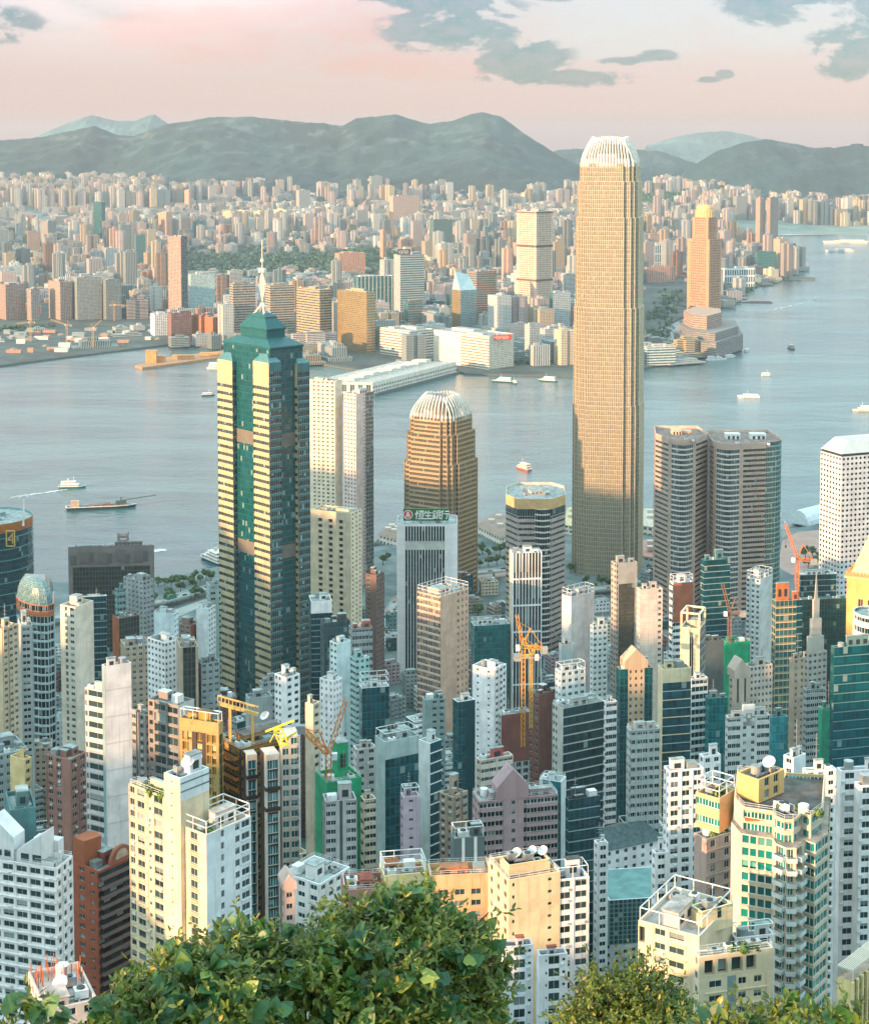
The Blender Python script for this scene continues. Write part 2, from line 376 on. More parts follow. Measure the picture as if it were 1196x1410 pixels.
SEED = [0]
def strip(M, p, q, z0, z1, typ, k):
    """one vertical strip of facade from p to q. M: dict of mesh buffers by part name"""
    p = np.asarray(p, float); q = np.asarray(q, float); L = np.linalg.norm(q - p)
    if L < 0.05: return
    e = np.array([(q - p)[0] / L, (q - p)[1] / L, 0]); n = np.array([e[1], -e[0], 0]); o = np.array([p[0], p[1], z0]); H = z1 - z0
    Wl = M['facade']; G = M['glazing']; wi = k.get('w', 0); gi = k.get('g', 0); fh = k.get('fh', 3.2); rec = k.get('rec', 0.3)
    top = k.get('top', 0.0); nf = max(1, int(round((H - top) / fh))); fh = (H - top) / nf
    SEED[0] += 1; r = np.random.default_rng(SEED[0]); j0 = SEED[0] * 37 % 1000
    if top: Wl.quads(rects(o, e, n, 0, L, H - top, H), uvr(0, L, H - top, H), k.get('tw', wi))
    if typ == 'blank': Wl.quads(rects(o, e, n, 0, L, 0, H - top), uvr(0, L, 0, H - top), wi); return
    if typ == 'cw':
        bw = k.get('bw', 1.8); nb = max(1, round(L / bw)); bw = L / nb
        G.quads(rects(o, e, n, 0, L, 0, H - top), uvr(j0, j0 + nb, 0, nf), gi)
        fin = k.get('fin')
        if fin:
            st = k.get('fs', 1); s = np.arange(0, nb + 1, st) * bw
            boxes(M[k.get('fp', 'facade')], o, e, n, s - fin / 2, s + fin / 2, np.zeros_like(s), np.full_like(s, H - top), 0, k.get('fd', 0.5), k.get('fi', wi))
        hb = k.get('hb')
        if hb:
            st = k.get('hs', 1); t = np.arange(0, nf + 1, st) * fh; t = t[t < H - top - 0.1]
            boxes(M['facade'], o, e, n, 0 * t, 0 * t + L, t, t + hb, 0, k.get('hd', 0.35), k.get('hi', wi))
        return
    t = np.arange(nf) * fh; v0, v1 = k.get('v', (0.32, 0.85))
    if typ == 'band' or typ == 'balc':
        bw = k.get('bw', 1.6); nb = max(1, round(L / bw))
        lo = np.concatenate([[0], t[:-1] + v1 * fh]); hi = t + v0 * fh
        Wl.quads(rects(o, e, n, 0, L, lo, hi), uvr(0, L, lo, hi), wi)
        Wl.quads(rects(o, e, n, 0, L, t[-1] + v1 * fh, H - top), uvr(0, L, t[-1] + v1 * fh, H - top), wi)
        G.quads(rects(o, e, n, 0, L, t + v0 * fh, t + v1 * fh, -rec), uvr(j0, j0 + nb, np.arange(nf), np.arange(nf) + 0.999), gi)
        reveals(Wl, o, e, n, 0 * t, 0 * t + L, t + v0 * fh, t + v1 * fh, rec, wi)
        if typ == 'balc':
            dp = k.get('dp', 1.3); pr = k.get('pr', 1.0); a = k.get('ba', 0.06) * L; b = L - a; bi = k.get('b', wi)
            boxes(M[k.get('bp', 'balcony')], o, e, n, 0 * t + a, 0 * t + b, t - 0.15, t + 0.12, 0, dp, bi)
            boxes(M[k.get('bp', 'balcony')], o, e, n, 0 * t + a, 0 * t + b, t + 0.12, t + pr, dp - 0.12, dp, k.get('bi', bi))
            boxes(M[k.get('bp', 'balcony')], o, e, n, 0 * t + a, 0 * t + a + 0.1, t + 0.12, t + pr, 0, dp - 0.12, k.get('bi', bi))
            boxes(M[k.get('bp', 'balcony')], o, e, n, 0 * t + b - 0.1, 0 * t + b, t + 0.12, t + pr, 0, dp - 0.12, k.get('bi', bi))
        if k.get('pier'):
            bwp = k['pier']; m = max(1, round(L / bwp)); s = np.arange(m + 1) * L / m; pw = k.get('pw', 0.5)
            boxes(Wl, o, e, n, np.clip(s - pw / 2, 0, L), np.clip(s + pw / 2, 0, L), 0 * s, 0 * s + H - top, -rec, k.get('pd', 0.12), k.get('pi', wi))
        return
    if typ == 'win' or typ == 'round':
        bw = k.get('bw', 3.0); nb = max(1, round(L / bw)); bw = L / nb; u0, u1 = k.get('u', (0.2, 0.8))
        s = np.arange(nb) * bw
        if typ == 'round':
            Wl.quads(rects(o, e, n, 0, L, 0, H - top), uvr(0, L, 0, H - top), wi)
            S, T = np.meshgrid(s + bw / 2, t + fh * 0.5); S = S.ravel(); T = T.ravel(); a = np.arange(10) * 2 * pi / 10; rr = k.get('r', 0.28) * fh
            for (ss, tt) in zip(S, T):
                for rad, dd, mb, mi in ((rr * 1.22, 0.05, Wl, wi), (rr, 0.12, G, gi)):
                    pt = o + (ss + rad * np.cos(a))[:, None] * e + (tt + rad * np.sin(a))[:, None] * np.array([0, 0, 1.0]) + dd * n
                    mb.P.append((pt, np.stack([0.5 + 0.3 * np.cos(a) + round(ss), 0.5 + 0.3 * np.sin(a) + round(tt)], 1), mi))
            return
        lo = np.concatenate([[0], t[:-1] + v1 * fh]); hi = t + v0 * fh
        Wl.quads(rects(o, e, n, 0, L, lo, hi), uvr(0, L, lo, hi), wi)
        Wl.quads(rects(o, e, n, 0, L, t[-1] + v1 * fh, H - top), uvr(0, L, t[-1] + v1 * fh, H - top), wi)
        pa = np.concatenate([[0], s[:-1] + u1 * bw, [s[-1] + u1 * bw]]); pb = np.concatenate([s + u0 * bw, [L]])
        A, T = np.meshgrid(pa, t); B, _ = np.meshgrid(pb, t)
        Wl.quads(rects(o, e, n, A, B, T + v0 * fh, T + v1 * fh), uvr(A, B, T + v0 * fh, T + v1 * fh), k.get('pm', wi))
        S, T = np.meshgrid(s, t)
        a0, a1, b0, b1 = S + u0 * bw, S + u1 * bw, T + v0 * fh, T + v1 * fh
        reveals(Wl, o, e, n, a0, a1, b0, b1, rec, wi)
        I, J = np.meshgrid(np.arange(nb), np.arange(nf)); I = I + j0
        if k.get('bay'):
            bm_ = r.random(nb) < k['bay']; cc = np.nonzero(bm_)[0]
            if len(cc):
                Sb, Tb = [x.ravel() for x in np.meshgrid(s[cc], t)]; w0, w1 = Sb + u0 * bw - .2, Sb + u1 * bw + .2
                boxes(Wl, o, e, n, w0, w1, Tb + v1 * fh, Tb + (1 + v0) * fh - .02, 0, .62, wi); boxes(Wl, o, e, n, w0, w0 + .16, Tb + v0 * fh, Tb + v1 * fh, 0, .6, wi); boxes(Wl, o, e, n, w1 - .16, w1, Tb + v0 * fh, Tb + v1 * fh, 0, .6, wi)
                Ib, Jb = [x.ravel() for x in np.meshgrid(cc + j0, np.arange(nf))]; G.quads(rects(o, e, n, w0 + .16, w1 - .16, Tb + v0 * fh, Tb + v1 * fh, .5), uvr(Ib, Ib + .999, Jb, Jb + .999), gi)
        if k.get('own'):     # near towers: every window its own object later on
            M['_win'].append((o, e, n, a0.ravel(), a1.ravel(), b0.ravel(), b1.ravel(), rec, k.get('own'), I.ravel(), J.ravel(), gi))
        else: G.quads(rects(o, e, n, a0, a1, b0, b1, -rec), uvr(I, I + 0.999, J, J + 0.999), gi)
        if k.get('sill'):
            boxes(Wl, o, e, n, a0 - 0.15, a1 + 0.15, b0 - 0.22, b0, 0, k['sill'], k.get('si', wi))
        if k.get('hood'):
            boxes(Wl, o, e, n, a0 - 0.2, a1 + 0.2, b1, b1 + 0.18, 0, k['hood'], k.get('si', wi))
        if k.get('ac'):
            msk = r.random(S.size) < k['ac']; c0 = (S.ravel() + (0.06 if u0 > 0.24 else 0.5) * bw)[msk]; cz = (T.ravel() + (v0 - 0.3) * fh)[msk]
            pp = s[r.random(nb) < .7]; boxes(Wl, o, e, n, pp + .1, pp + .26, 0 * pp, 0 * pp + H - top, 0, .16, k.get('pi', wi))
            if msk.any(): boxes(M['air_conditioner'], o, e, n, c0, c0 + 0.85, cz, cz + 0.6, 0, 0.55, 0)
        if k.get('ledge'):
            boxes(Wl, o, e, n, 0 * t, 0 * t + L, t - 0.12, t + 0.1, 0, k['ledge'], k.get('si', wi))
        return

def side(M, p, q, z0, z1, spec):
    """spec: (type, kwargs) or list of (fraction, type, kwargs, [offset])"""
    if isinstance(spec, tuple): spec = [(1.0,) + spec]
    p = np.asarray(p, float)[:2]; q = np.asarray(q, float)[:2]; tot = sum(s[0] for s in spec); a = 0.0
    for s in spec:
        b = a + s[0] / tot; strip(M, p + (q - p) * a, p + (q - p) * b, z0, z1, s[1], s[2]); a = b

def inset(poly, d):
    poly = np.asarray(poly, float)[:, :2]; n = len(poly); out = []
    for i in range(n):
        a, b, c = poly[i - 1], poly[i], poly[(i + 1) % n]
        e1 = (b - a) / (np.linalg.norm(b - a) + 1e-9); e2 = (c - b) / (np.linalg.norm(c - b) + 1e-9)
        n1 = np.array([-e1[1], e1[0]]); n2 = np.array([-e2[1], e2[0]]); k = n1 + n2; kk = k.dot(k)
        out.append(b + (k * (2 * d / kk) if kk > 0.2 else n1 * d))
    return np.array(out)
def ring3(poly, z):
    poly = np.asarray(poly, float)[:, :2]; return np.column_stack([poly, np.full(len(poly), z)])
def rectpoly(P, th, wR, wL):
    """near corner P, right face runs at angle th for wR, left face at th+90 for wL. ccw"""
    a = np.array([cos(th), sin(th)]); b = np.array([-sin(th), cos(th)]); P = np.asarray(P)[:2]
    return np.array([P, P + a * wR, P + a * wR + b * wL, P + b * wL])
def fit(xl, xc, xr, ytop, Y, yaw, dmin=14.0):
    """real footprint of a box whose near vertical edge, sides and top are seen at these picture positions"""
    th = radians(yaw); P = at(xc, ytop, Y)
    kr = ray(xr, ytop); kr = kr[0] / kr[1]; kl = ray(xl, ytop); kl = kl[0] / kl[1]
    wR = (kr * P[1] - P[0]) / (cos(th) - kr * sin(th)) if xr > xc + 0.5 else 0
    wL = (P[0] - kl * P[1]) / (sin(th) + kl * cos(th)) if xl < xc - 0.5 else 0
    if abs(wR) < 1: wR = dmin
    if abs(wL) < 1: wL = dmin
    wR = min(max(wR, 3), 260); wL = min(max(wL, 3), 260)
    return rectpoly(P, th, wR, wL), P[2], th
def P4(poly, a, b):
    """point inside a quad footprint, a along right face, b along left face"""
    poly = np.asarray(poly); return poly[0] + (poly[1] - poly[0]) * a + (poly[3] - poly[0]) * b

# ------------------------------------------------------------------ roofs
def dish(c, r, az, parent, tilt=50, name='satellite_dish'):
    D = MB(); n = 14; t = np.arange(n) * 2 * pi / n; ax = np.array([cos(az) * cos(radians(tilt)), sin(az) * cos(radians(tilt)), sin(radians(tilt))])
    u = np.cross(ax, [0, 0, 1.0]); u /= np.linalg.norm(u); v = np.cross(u, ax); c = np.asarray(c, float); cc = c + np.array([0, 0, r * 1.15])
    R = []
    for f, h in ((0.02, 0.0), (0.4, 0.05), (0.75, 0.17), (1.0, 0.32)):
        R.append(cc + r * f * (np.cos(t)[:, None] * u + np.sin(t)[:, None] * v) + ax * h * r)
    D.rings(R, 0, cap=False); D.rings([x - ax * 0.06 * r for x in R][::-1], 0, cap=False)
    D.bar(c, cc, 0.16 * r, 1); D.bar(cc, cc + ax * r * 0.8, 0.06 * r, 1)
    return D.build(name, [sk('white'), sk('steel')], parent, smooth=False)

def roof_kit(root, poly, z, seed=0, col='9aa5a2', par=1.2, plant=2, units=5, tanks=1, dishes=0, mast=0, rail=0, frame=0, wallm=None, ph=4.0, garden=0, pipes=2, plantcol=None, parmat=None):
    """deck, parapet and the plant that stands on a Hong Kong roof; each piece its own part"""
    r = np.random.default_rng(seed * 7 + 3); wallm = wallm or wall('b9c0bd'); poly = np.asarray(poly, float)[:, :2]; zi = z - par
    inn = inset(poly, 0.45)
    D = MB(); D.poly(ring3(inn, zi)); D.build('roof', roofmat(col), root)
    A = MB(); A.rings([ring3(poly, z), ring3(inn, z), ring3(inn, zi)], 0, cap=False); A.build('parapet', parmat or wallm, root)
    if len(poly) == 4: Q = inn
    else:
        c = inn.mean(axis=0); Q = np.array([c + (p - c) * 0.62 for p in inn]); i = np.linspace(0, len(Q), 4, endpoint=False).astype(int); Q = Q[i]
    a = Q[1] - Q[0]; b = Q[3] - Q[0]; la = np.linalg.norm(a); lb = np.linalg.norm(b); ea = a / la; eb = b / lb
    def obx(mb, u, v, w, d, h, zz, mi=0):
        p = Q[0] + a * u + b * v; mb.obox((p[0], p[1], zz), tuple(ea * w) + (0,), tuple(eb * d) + (0,), h, mi)
    used = []
    def spot(w, d, tries=14):
        for _ in range(tries):
            u = r.uniform(0.04, max(0.05, 0.96 - w / la)); v = r.uniform(0.04, max(0.05, 0.96 - d / lb))
            if all(u * la + w < x0 or u * la > x1 or v * lb + d < y0 or v * lb > y1 for x0, x1, y0, y1 in used):
                used.append((u * la - .4, u * la + w + .4, v * lb - .4, v * lb + d + .4)); return u, v
        return None
    for i in range(plant):
        w = la * r.uniform(0.28, 0.5) * (1 if i == 0 else 0.6); d = lb * r.uniform(0.28, 0.5) * (1 if i == 0 else 0.6); h = ph * r.uniform(0.75, 1.3) * (1 if i == 0 else 0.7)
        sp = spot(w, d)
        if sp is None: continue
        m = MB(); u, v = sp; obx(m, u, v, w, d, h, zi, 0)
        pp = Q[0] + a * u + b * v
        # door and louvre faces towards the near side, a thin cap slab
        m.obox((pp[0] - ea[0] * .2 - eb[0] * .2, pp[1] - ea[1] * .2 - eb[1] * .2, zi + h), tuple(ea * (w + .4)) + (0,), tuple(eb * (d + .4)) + (0,), 0.25, 1)
        o3 = np.array([pp[0], pp[1], zi]); e3 = np.array([ea[0], ea[1], 0]); n3 = np.array([e3[1], -e3[0], 0])
        nl = max(1, int(w // 3)); s0 = np.arange(nl) * (w / nl) + w / nl * 0.25
        boxes(m, o3, e3, n3, s0, s0 + w / nl * 0.5, np.full(nl, h * 0.3), np.full(nl, h * 0.7), 0, 0.06, 2)
        m.build('plant_room', [plain(plantcol, 0.8) if plantcol else wallm, roofmat(col), sk('dark')], root)
    for i in range(tanks):
        h = r.uniform(1.8, 3.0); sp = spot(3.2, 2.6)
        if sp is None: break
        m = MB(); p = Q[0] + a * sp[0] + b * sp[1]
        if r.random() < 0.5: m.cyl((p[0] + ea[0] * 1.5 + eb[0] * 1.3, p[1] + ea[1] * 1.5 + eb[1] * 1.3, zi + .5), 1.35, h, 12); m.cyl((p[0] + ea[0] * 1.5 + eb[0] * 1.3, p[1] + ea[1] * 1.5 + eb[1] * 1.3, zi), 1.0, .5, 8)
        else: obx(m, sp[0], sp[1], 3.2, 2.6, h, zi + 0.5); obx(m, sp[0] + .02, sp[1] + .02, 2.6, 2.0, 0.5, zi)
        m.build('water_tank', [sk(['white', 'tank', 'steel', 'grey'][int(r.integers(4))])], root)
    for i in range(units):
        w = r.uniform(1.6, 3.4); d = r.uniform(1.4, 2.6); h = r.uniform(1.1, 2.2); sp = spot(w, d)
        if sp is None: break
        m = MB(); obx(m, sp[0], sp[1], w, d, h, zi + 0.3); obx(m, sp[0], sp[1], w, d, 0.3, zi, 1)
        p = Q[0] + a * sp[0] + b * sp[1] + ea * w / 2 + eb * d / 2; m.cyl((p[0], p[1], zi + h + .3), min(w, d) * 0.36, 0.25, 10, 1)
        m.build('cooling_unit', [sk('white') if r.random() < .6 else sk('steel'), sk('dark')], root)
    for i in range(pipes):
        m = MB(); v = r.uniform(0.1, 0.9); u0 = r.uniform(0.03, 0.3); u1 = r.uniform(0.6, 0.97); p = Q[0] + a * u0 + b * v; q = Q[0] + a * u1 + b * v; v2 = min(.95, max(.05, v + r.uniform(-.4, .4))); q2 = Q[0] + a * u1 + b * v2
        m.bar((p[0], p[1], zi + .55), (q[0], q[1], zi + .55), 0.35); m.bar((q[0], q[1], zi + .55), (q2[0], q2[1], zi + .55), 0.35)
        for f in np.linspace(0.05, .95, 5): t = p + (q - p) * f; m.bar((t[0], t[1], zi), (t[0], t[1], zi + .5), 0.18)
        m.build('roof_pipe', [sk('steel')], root)
    for i in range(dishes):
        R = r.uniform(1.0, 1.7); sp = spot(2 * R, 2 * R)
        if sp is None: break
        p = Q[0] + a * sp[0] + b * sp[1] + (ea + eb) * R; dish((p[0], p[1], zi), R, radians(r.uniform(200, 290)), root)
    for i in range(mast):
        p = Q[0] + a * r.uniform(.2, .8) + b * r.uniform(.2, .8); m = MB(); h = r.uniform(7, 13)
        m.bar((p[0], p[1], zi), (p[0], p[1], zi + h), 0.22)
        for f in (0.55, 0.7, 0.85): m.bar((p[0] - 1.2 * (1 - f) - .4, p[1], zi + h * f), (p[0] + 1.2 * (1 - f) + .4, p[1], zi + h * f), 0.1)
        m.build('antenna', [sk('steel')], root)
    if rail:
        m = MB(); I3 = inset(poly, 0.25)
        for i in range(len(I3)):
            p, q = I3[i], I3[(i + 1) % len(I3)]; L = np.linalg.norm(q - p); n = max(1, int(L / 2.5))
            for zz in (0.55, 1.1): m.bar((p[0], p[1], z + zz), (q[0], q[1], z + zz), 0.07)
            for f in np.arange(n) / n: t = p + (q - p) * f; m.bar((t[0], t[1], z), (t[0], t[1], z + 1.1), 0.07)
        m.build('railing', [sk('white')], root)
    if frame:
        m = MB(); I3 = inset(poly, 0.3); hh = frame
        for i in range(len(I3)):
            p, q = I3[i], I3[(i + 1) % len(I3)]; L = np.linalg.norm(q - p); n = max(1, int(round(L / 4.5)))
            for zz in ((hh * .5, hh) if hh > 3 else (hh,)): m.bar((p[0], p[1], z + zz), (q[0], q[1], z + zz), 0.2)
            for f in np.arange(n) / n: t = p + (q - p) * f; m.bar((t[0], t[1], z - .2), (t[0], t[1], z + hh), 0.2)
        m.build('roof_frame', [sk('white')], root)
    for i in range(garden):
        m = MB(); p = Q[0] + a * r.uniform(.1, .9) + b * r.uniform(.1, .9); R = r.uniform(.9, 1.7)
        leaf_ball(m, (p[0], p[1], zi + R * .8), R, 90, r); m.build('roof_plant', [leafmat()], root)

def leaf_ball(m, c, R, n, r, sz=0.35):
    d = r.normal(size=(n, 3)); d /= np.linalg.norm(d, axis=1)[:, None]; p = np.asarray(c) + d * R * (r.random((n, 1)) ** 0.4) * np.array([1, 1, .85])
    u = np.cross(d, r.normal(size=(n, 3))); u /= np.linalg.norm(u, axis=1)[:, None] + 1e-9; v = np.cross(d, u); s = (sz * R * r.uniform(.6, 1.4, (n, 1)))
    m.quads(np.stack([p - u * s, p - v * s * .6, p + u * s, p + v * s * .6], 1))
def leafmat(a='1f4a25', b='6c8c35', key='leaf'):
    k = ('leaf', a, b, key)
    if k in MATS: return MATS[k]
    m, g = new_mat('leaves_' + str(len(MATS)))
    ge = g.n('ShaderNodeNewGeometry'); r = ge.outputs['Random Per Island']
    tc = g.n('ShaderNodeTexCoord').outputs['Object']
    nz = g.n('ShaderNodeTexNoise', {'Vector': tc, 'Scale': 0.6, 'Detail': 3.0}).outputs[0]
    f = g.m('ADD', g.m('MULTIPLY', r, 0.6), g.m('MULTIPLY', g.step(nz, 0.3, 0.7), 0.4))
    b_ = g.n('ShaderNodeBsdfPrincipled', {'Base Color': g.mix(f, a, b), 'Roughness': 0.55})
    finish(g, b_); MATS[k] = m; return m

WIN_N = [0]
def place_windows(root, M, gmats, framem, cap=60):
    """near towers: the largest showing windows become objects of their own, the rest one part"""
    left = cap; rest = MB(); cache = {}
    for (o, e, n, a0, a1, b0, b1, rec, own, I, J, gi) in M['_win']:
        order = np.argsort(-b0)
        for i in order:
            if left > 0 and own == 1 and b0[i] + o[2] > M['_zvis']:
                left -= 1; w = a1[i] - a0[i]; h = b1[i] - b0[i]; key = (round(w, 2), round(h, 2), gi)
                c = o + e * (a0[i] + a1[i]) / 2 + np.array([0, 0, b0[i]]) - n * rec
                if key not in cache:
                    m = MB(); t = 0.065
                    for (x0, x1, z0, z1) in ((-w / 2, -w / 2 + t, 0, h), (w / 2 - t, w / 2, 0, h), (-w / 2 + t, w / 2 - t, 0, t), (-w / 2 + t, w / 2 - t, h - t, h), (-t / 2, t / 2, t, h - t)):
                        m.box(x0, x1, -0.14, 0.0, z0, z1, 0)
                    fo = m.build('window', [framem])
                    g_ = MB(); g_.quads([[(-w / 2, -0.04, 0), (w / 2, -0.04, 0), (w / 2, -0.04, h), (-w / 2, -0.04, h)]], [[(0.1, 0.1), (.9, .1), (.9, .95), (.1, .95)]], 0)
                    po = g_.build('pane', [gmats[gi]]); cache[key] = (fo.data, po.data); po.parent = fo; ob = fo
                else:
                    ob = bpy.data.objects.new('window', cache[key][0]); COL.objects.link(ob)
                    po = bpy.data.objects.new('pane', cache[key][1]); COL.objects.link(po); po.parent = ob
                ob.parent = root; ob.location = tuple(c - np.array(root['_w'])); ob.rotation_euler = (0, 0, math.atan2(e[1], e[0]))
            else:
                rest.quads(rects(o, e, n, a0[i], a1[i], b0[i], b1[i], -rec), uvr(I[i], I[i] + .999, J[i], J[i] + .999), gi)
    ob = rest.build('glazing', gmats, root, weld=False)
    if ob: ob['kind'] = 'stuff'

def newM(): return {'facade': MB(), 'glazing': MB(), 'balcony': MB(), 'air_conditioner': MB(), 'fin': MB(), '_win': [], '_zvis': 0}
def flush(root, M, wm, gm, bm=None, fm=None, cap=60):
    M['facade'].build('facade', wm, root)
    g = M['glazing'].build('glazing', gm, root, weld=False)
    if g: g['kind'] = 'stuff'
    if M['_win']: place_windows(root, M, gm, plain('cfd3d0', .5), cap)
    b = M['balcony'].build('balcony_tiers', bm or wm, root)
    if b: b['kind'] = 'stuff'
    a = M['air_conditioner'].build('air_conditioners', [plain('d5d8d4', .6)], root)
    if a: a['kind'] = 'stuff'
    M['fin'].build('mullion', fm or wm, root)

def tower(name, label, cat, Y, px, ytop, yaw, R, L, wm, gm, back=None, base=None, group=None, dmin=16.0, roof=None, bm=None, cap=60, poly=None, par=1.2, yvis=1410, extra=None):
    """rectangular tower seen at px=(left, near corner, right), top at ytop, standing at depth Y"""
    if poly is None: poly, z1, th = fit(*px, ytop, Y, yaw, dmin)
    else: z1 = at(px[1], ytop, Y)[2]
    c = poly.mean(axis=0); z0 = (gz(*c) if base is None else base) - 1.0
    root = thing(name, label, cat, (c[0], c[1], z0), group)
    wm = wm if isinstance(wm, (list, tuple)) else [wm]; gm = gm if isinstance(gm, (list, tuple)) else [gm]
    M = newM(); M['_zvis'] = at(px[1], yvis, Y)[2]; n = len(poly)
    bk = back or ('band', dict(fh=3.4, bw=3, rec=0.15))
    for i in range(n):
        sp = R if i == 0 else (L if i == n - 1 else bk)
        if isinstance(R, dict): sp = R.get(i, bk)
        side(M, poly[i], poly[(i + 1) % n], z0, z1, sp)
    flush(root, M, wm, gm, bm, cap=cap)
    kw = dict(seed=abs(int(px[1])), wallm=wm[0], par=par); kw.update(roof or {}); roof_kit(root, poly, z1, **kw)
    if extra: extra(root, poly, z1)
    return root, poly, z1
# ------------------------------------------------------------------ setting: water, island slope, reclaimed ground, hills
def water_mat():
    m, g = new_mat('harbour_water')
    tc = g.n('ShaderNodeTexCoord').outputs['Object']
    def nz(sc, st, det, dist=0.0):
        mp = g.n('ShaderNodeMapping', {'Vector': tc, 'Scale': st, 'Rotation': (0, 0, 0.35)}).outputs[0]
        return g.n('ShaderNodeTexNoise', {'Vector': mp, 'Scale': sc, 'Detail': det, 'Roughness': 0.62, 'Distortion': dist}).outputs[0]
    w1 = nz(0.018, (1, 1.7, 1), 7.0, 0.3); w2 = nz(0.09, (1, 1.5, 1), 4.0); w3 = nz(0.0022, (1, 3.0, 1), 5.0, 0.8)
    h = g.m('ADD', g.m('MULTIPLY', w1, 1.0), g.m('MULTIPLY', w2, 0.35))
    bp = g.n('ShaderNodeBump', {'Strength': 1.0, 'Distance': 2.6, 'Height': h})
    col = g.mix(g.step(w3, 0.35, 0.68), '386467', '557a7a')
    b = g.n('ShaderNodeBsdfPrincipled', {'Base Color': col, 'Roughness': g.m('ADD', 0.10, g.m('MULTIPLY', g.step(w3, .3, .7), 0.12)), 'IOR': 1.5, 'Normal': bp.outputs[0]})
    finish(g, b); return m
mb = MB(); n = 24
xs = np.linspace(-14000, 14000, n); ys = np.linspace(700, 26000, n)
for i in range(n - 1):
    for j in range(n - 1): mb.quads([[(xs[i], ys[j], 0), (xs[i + 1], ys[j], 0), (xs[i + 1], ys[j + 1], 0), (xs[i], ys[j + 1], 0)]])
tag(mb.build('harbour_water', [water_mat()]), 'wide ruffled teal harbour water between the two shores', 'water', kind='structure')

def ground_mat():
    m, g = new_mat('slope_ground')
    tc = g.n('ShaderNodeTexCoord').outputs['Object']
    n1 = g.n('ShaderNodeTexNoise', {'Vector': tc, 'Scale': 0.03, 'Detail': 8.0, 'Roughness': 0.7}).outputs[0]
    c = g.mix(g.step(n1, 0.45, 0.6), '46605a', '5f7a74')
    finish(g, g.n('ShaderNodeBsdfPrincipled', {'Base Color': c, 'Roughness': 0.95})); return m
def grid_mesh(name, X, Y, Z, mat, smooth=True):
    mb = MB(); P = np.stack([X, Y, Z], -1)
    mb.quads(np.stack([P[:-1, :-1], P[:-1, 1:], P[1:, 1:], P[1:, :-1]], 2).reshape(-1, 4, 3))
    return mb.build(name, [mat], smooth=smooth)
Y_, X_ = np.meshgrid(np.concatenate([np.linspace(-900, -60, 24), np.linspace(-40, 80, 25), np.linspace(100, 1160, 46)]), np.concatenate([np.linspace(-2600, -60, 70), np.linspace(-50, 50, 21), np.linspace(60, 1500, 26)]), indexing='ij')
Z_ = ground(X_, Y_)
tag(grid_mesh('hillside_ground', X_, Y_, Z_, ground_mat()), 'steep island slope falling away under the towers', 'slope', kind='structure')

def landpoly(name, pts, z, mats, label, depth=6):
    P = [atz(x, y, z) if not isinstance(x, tuple) else np.array([x[0], x[1], z]) for x, y in pts]
    P = np.array(P); P[:, 2] = z
    A = 0.5 * sum(P[i][0] * P[(i + 1) % len(P)][1] - P[(i + 1) % len(P)][0] * P[i][1] for i in range(len(P)))
    if A < 0: P = P[::-1]
    lo = P.copy(); lo[:, 2] = z - depth
    mb = MB(); mb.rings([lo, P], 1, cap=False); mb.poly(P, 0)
    return tag(mb.build(name, mats), label, 'ground', kind='structure'), P
def paving(c1, c2, s=0.02):
    m, g = new_mat('paving_' + str(len(bpy.data.materials)))
    tc = g.n('ShaderNodeTexCoord').outputs['Object']
    n1 = g.n('ShaderNodeTexNoise', {'Vector': tc, 'Scale': s, 'Detail': 9.0, 'Roughness': 0.75}).outputs[0]
    v = g.n('ShaderNodeTexVoronoi', {'Vector': tc, 'Scale': s * 1.3}).outputs['Color']
    vs = g.n('ShaderNodeSeparateColor', {0: v}).outputs[0]
    c = g.mix(g.m('ADD', g.m('MULTIPLY', g.step(n1, .35, .65), .6), g.m('MULTIPLY', vs, .4)), c1, c2)
    finish(g, g.n('ShaderNodeBsdfPrincipled', {'Base Color': c, 'Roughness': 0.9})); return m
seawall = plain('5a6462', .9)
ISL_SHORE = [(-260, 806), (60, 802), (215, 800), (300, 780), (425, 786), (520, 752), (600, 742), (655, 735), (690, 724), (790, 735), (890, 726), (1000, 738), (1085, 728), (1130, 722), (1260, 712)]
landpoly('shore_ground', [((-2600.0, 1120.0), 0), ((-2600.0, 1480.0), 0)] + ISL_SHORE + [((1500.0, 1500.0), 0), ((1500.0, 1120.0), 0)], 4.2, [paving('40575a', '7f8a86', 0.03), seawall], 'flat reclaimed shore ground behind the towers')

# far Kowloon: low ground with its shoreline, then ground rising to the hills
KSH = [(-420, 545), (-150, 515), (0, 503), (60, 495), (158, 483), (232, 474), (318, 478), (420, 497), (520, 513), (626, 507), (640, 514), (790, 517), (888, 506), (944, 491), (925, 470), (905, 452), (938, 437), (1010, 408),
       (1082, 378), (1098, 370), (1040, 342), (996, 326)]
kz = 3.5
landpoly('kowloon_ground', KSH + [((1400.0, 7900.0), 0), ((-4200.0, 7900.0), 0), ((-4200.0, 3000.0), 0)], kz, [paving('203536', '56645f', 0.012), seawall], 'built-up ground of the far shore')
landpoly('runway_strip', [(985, 322), (1085, 324), (1260, 320), (1260, 316), (1090, 319), (985, 319)], 3.2, [paving('8d9a93', 'b5b8ae', 0.01), seawall], 'long low strip of open ground across the inlet')
def kz_at(x, y):
    y = np.asarray(y, float); x = np.asarray(x, float)
    return 3.5 + 145 * sstep(y, 6800, 9600) * (1 - 0.75 * sstep(x, 1000, 2300))
Y_, X_ = np.meshgrid(np.linspace(6900, 13500, 34), np.linspace(-7000, 7000, 60), indexing='ij')
inl = (X_ > 900) & (Y_ < 7600)
Z_ = np.where(inl, -2, kz_at(X_, Y_) + 0.3)
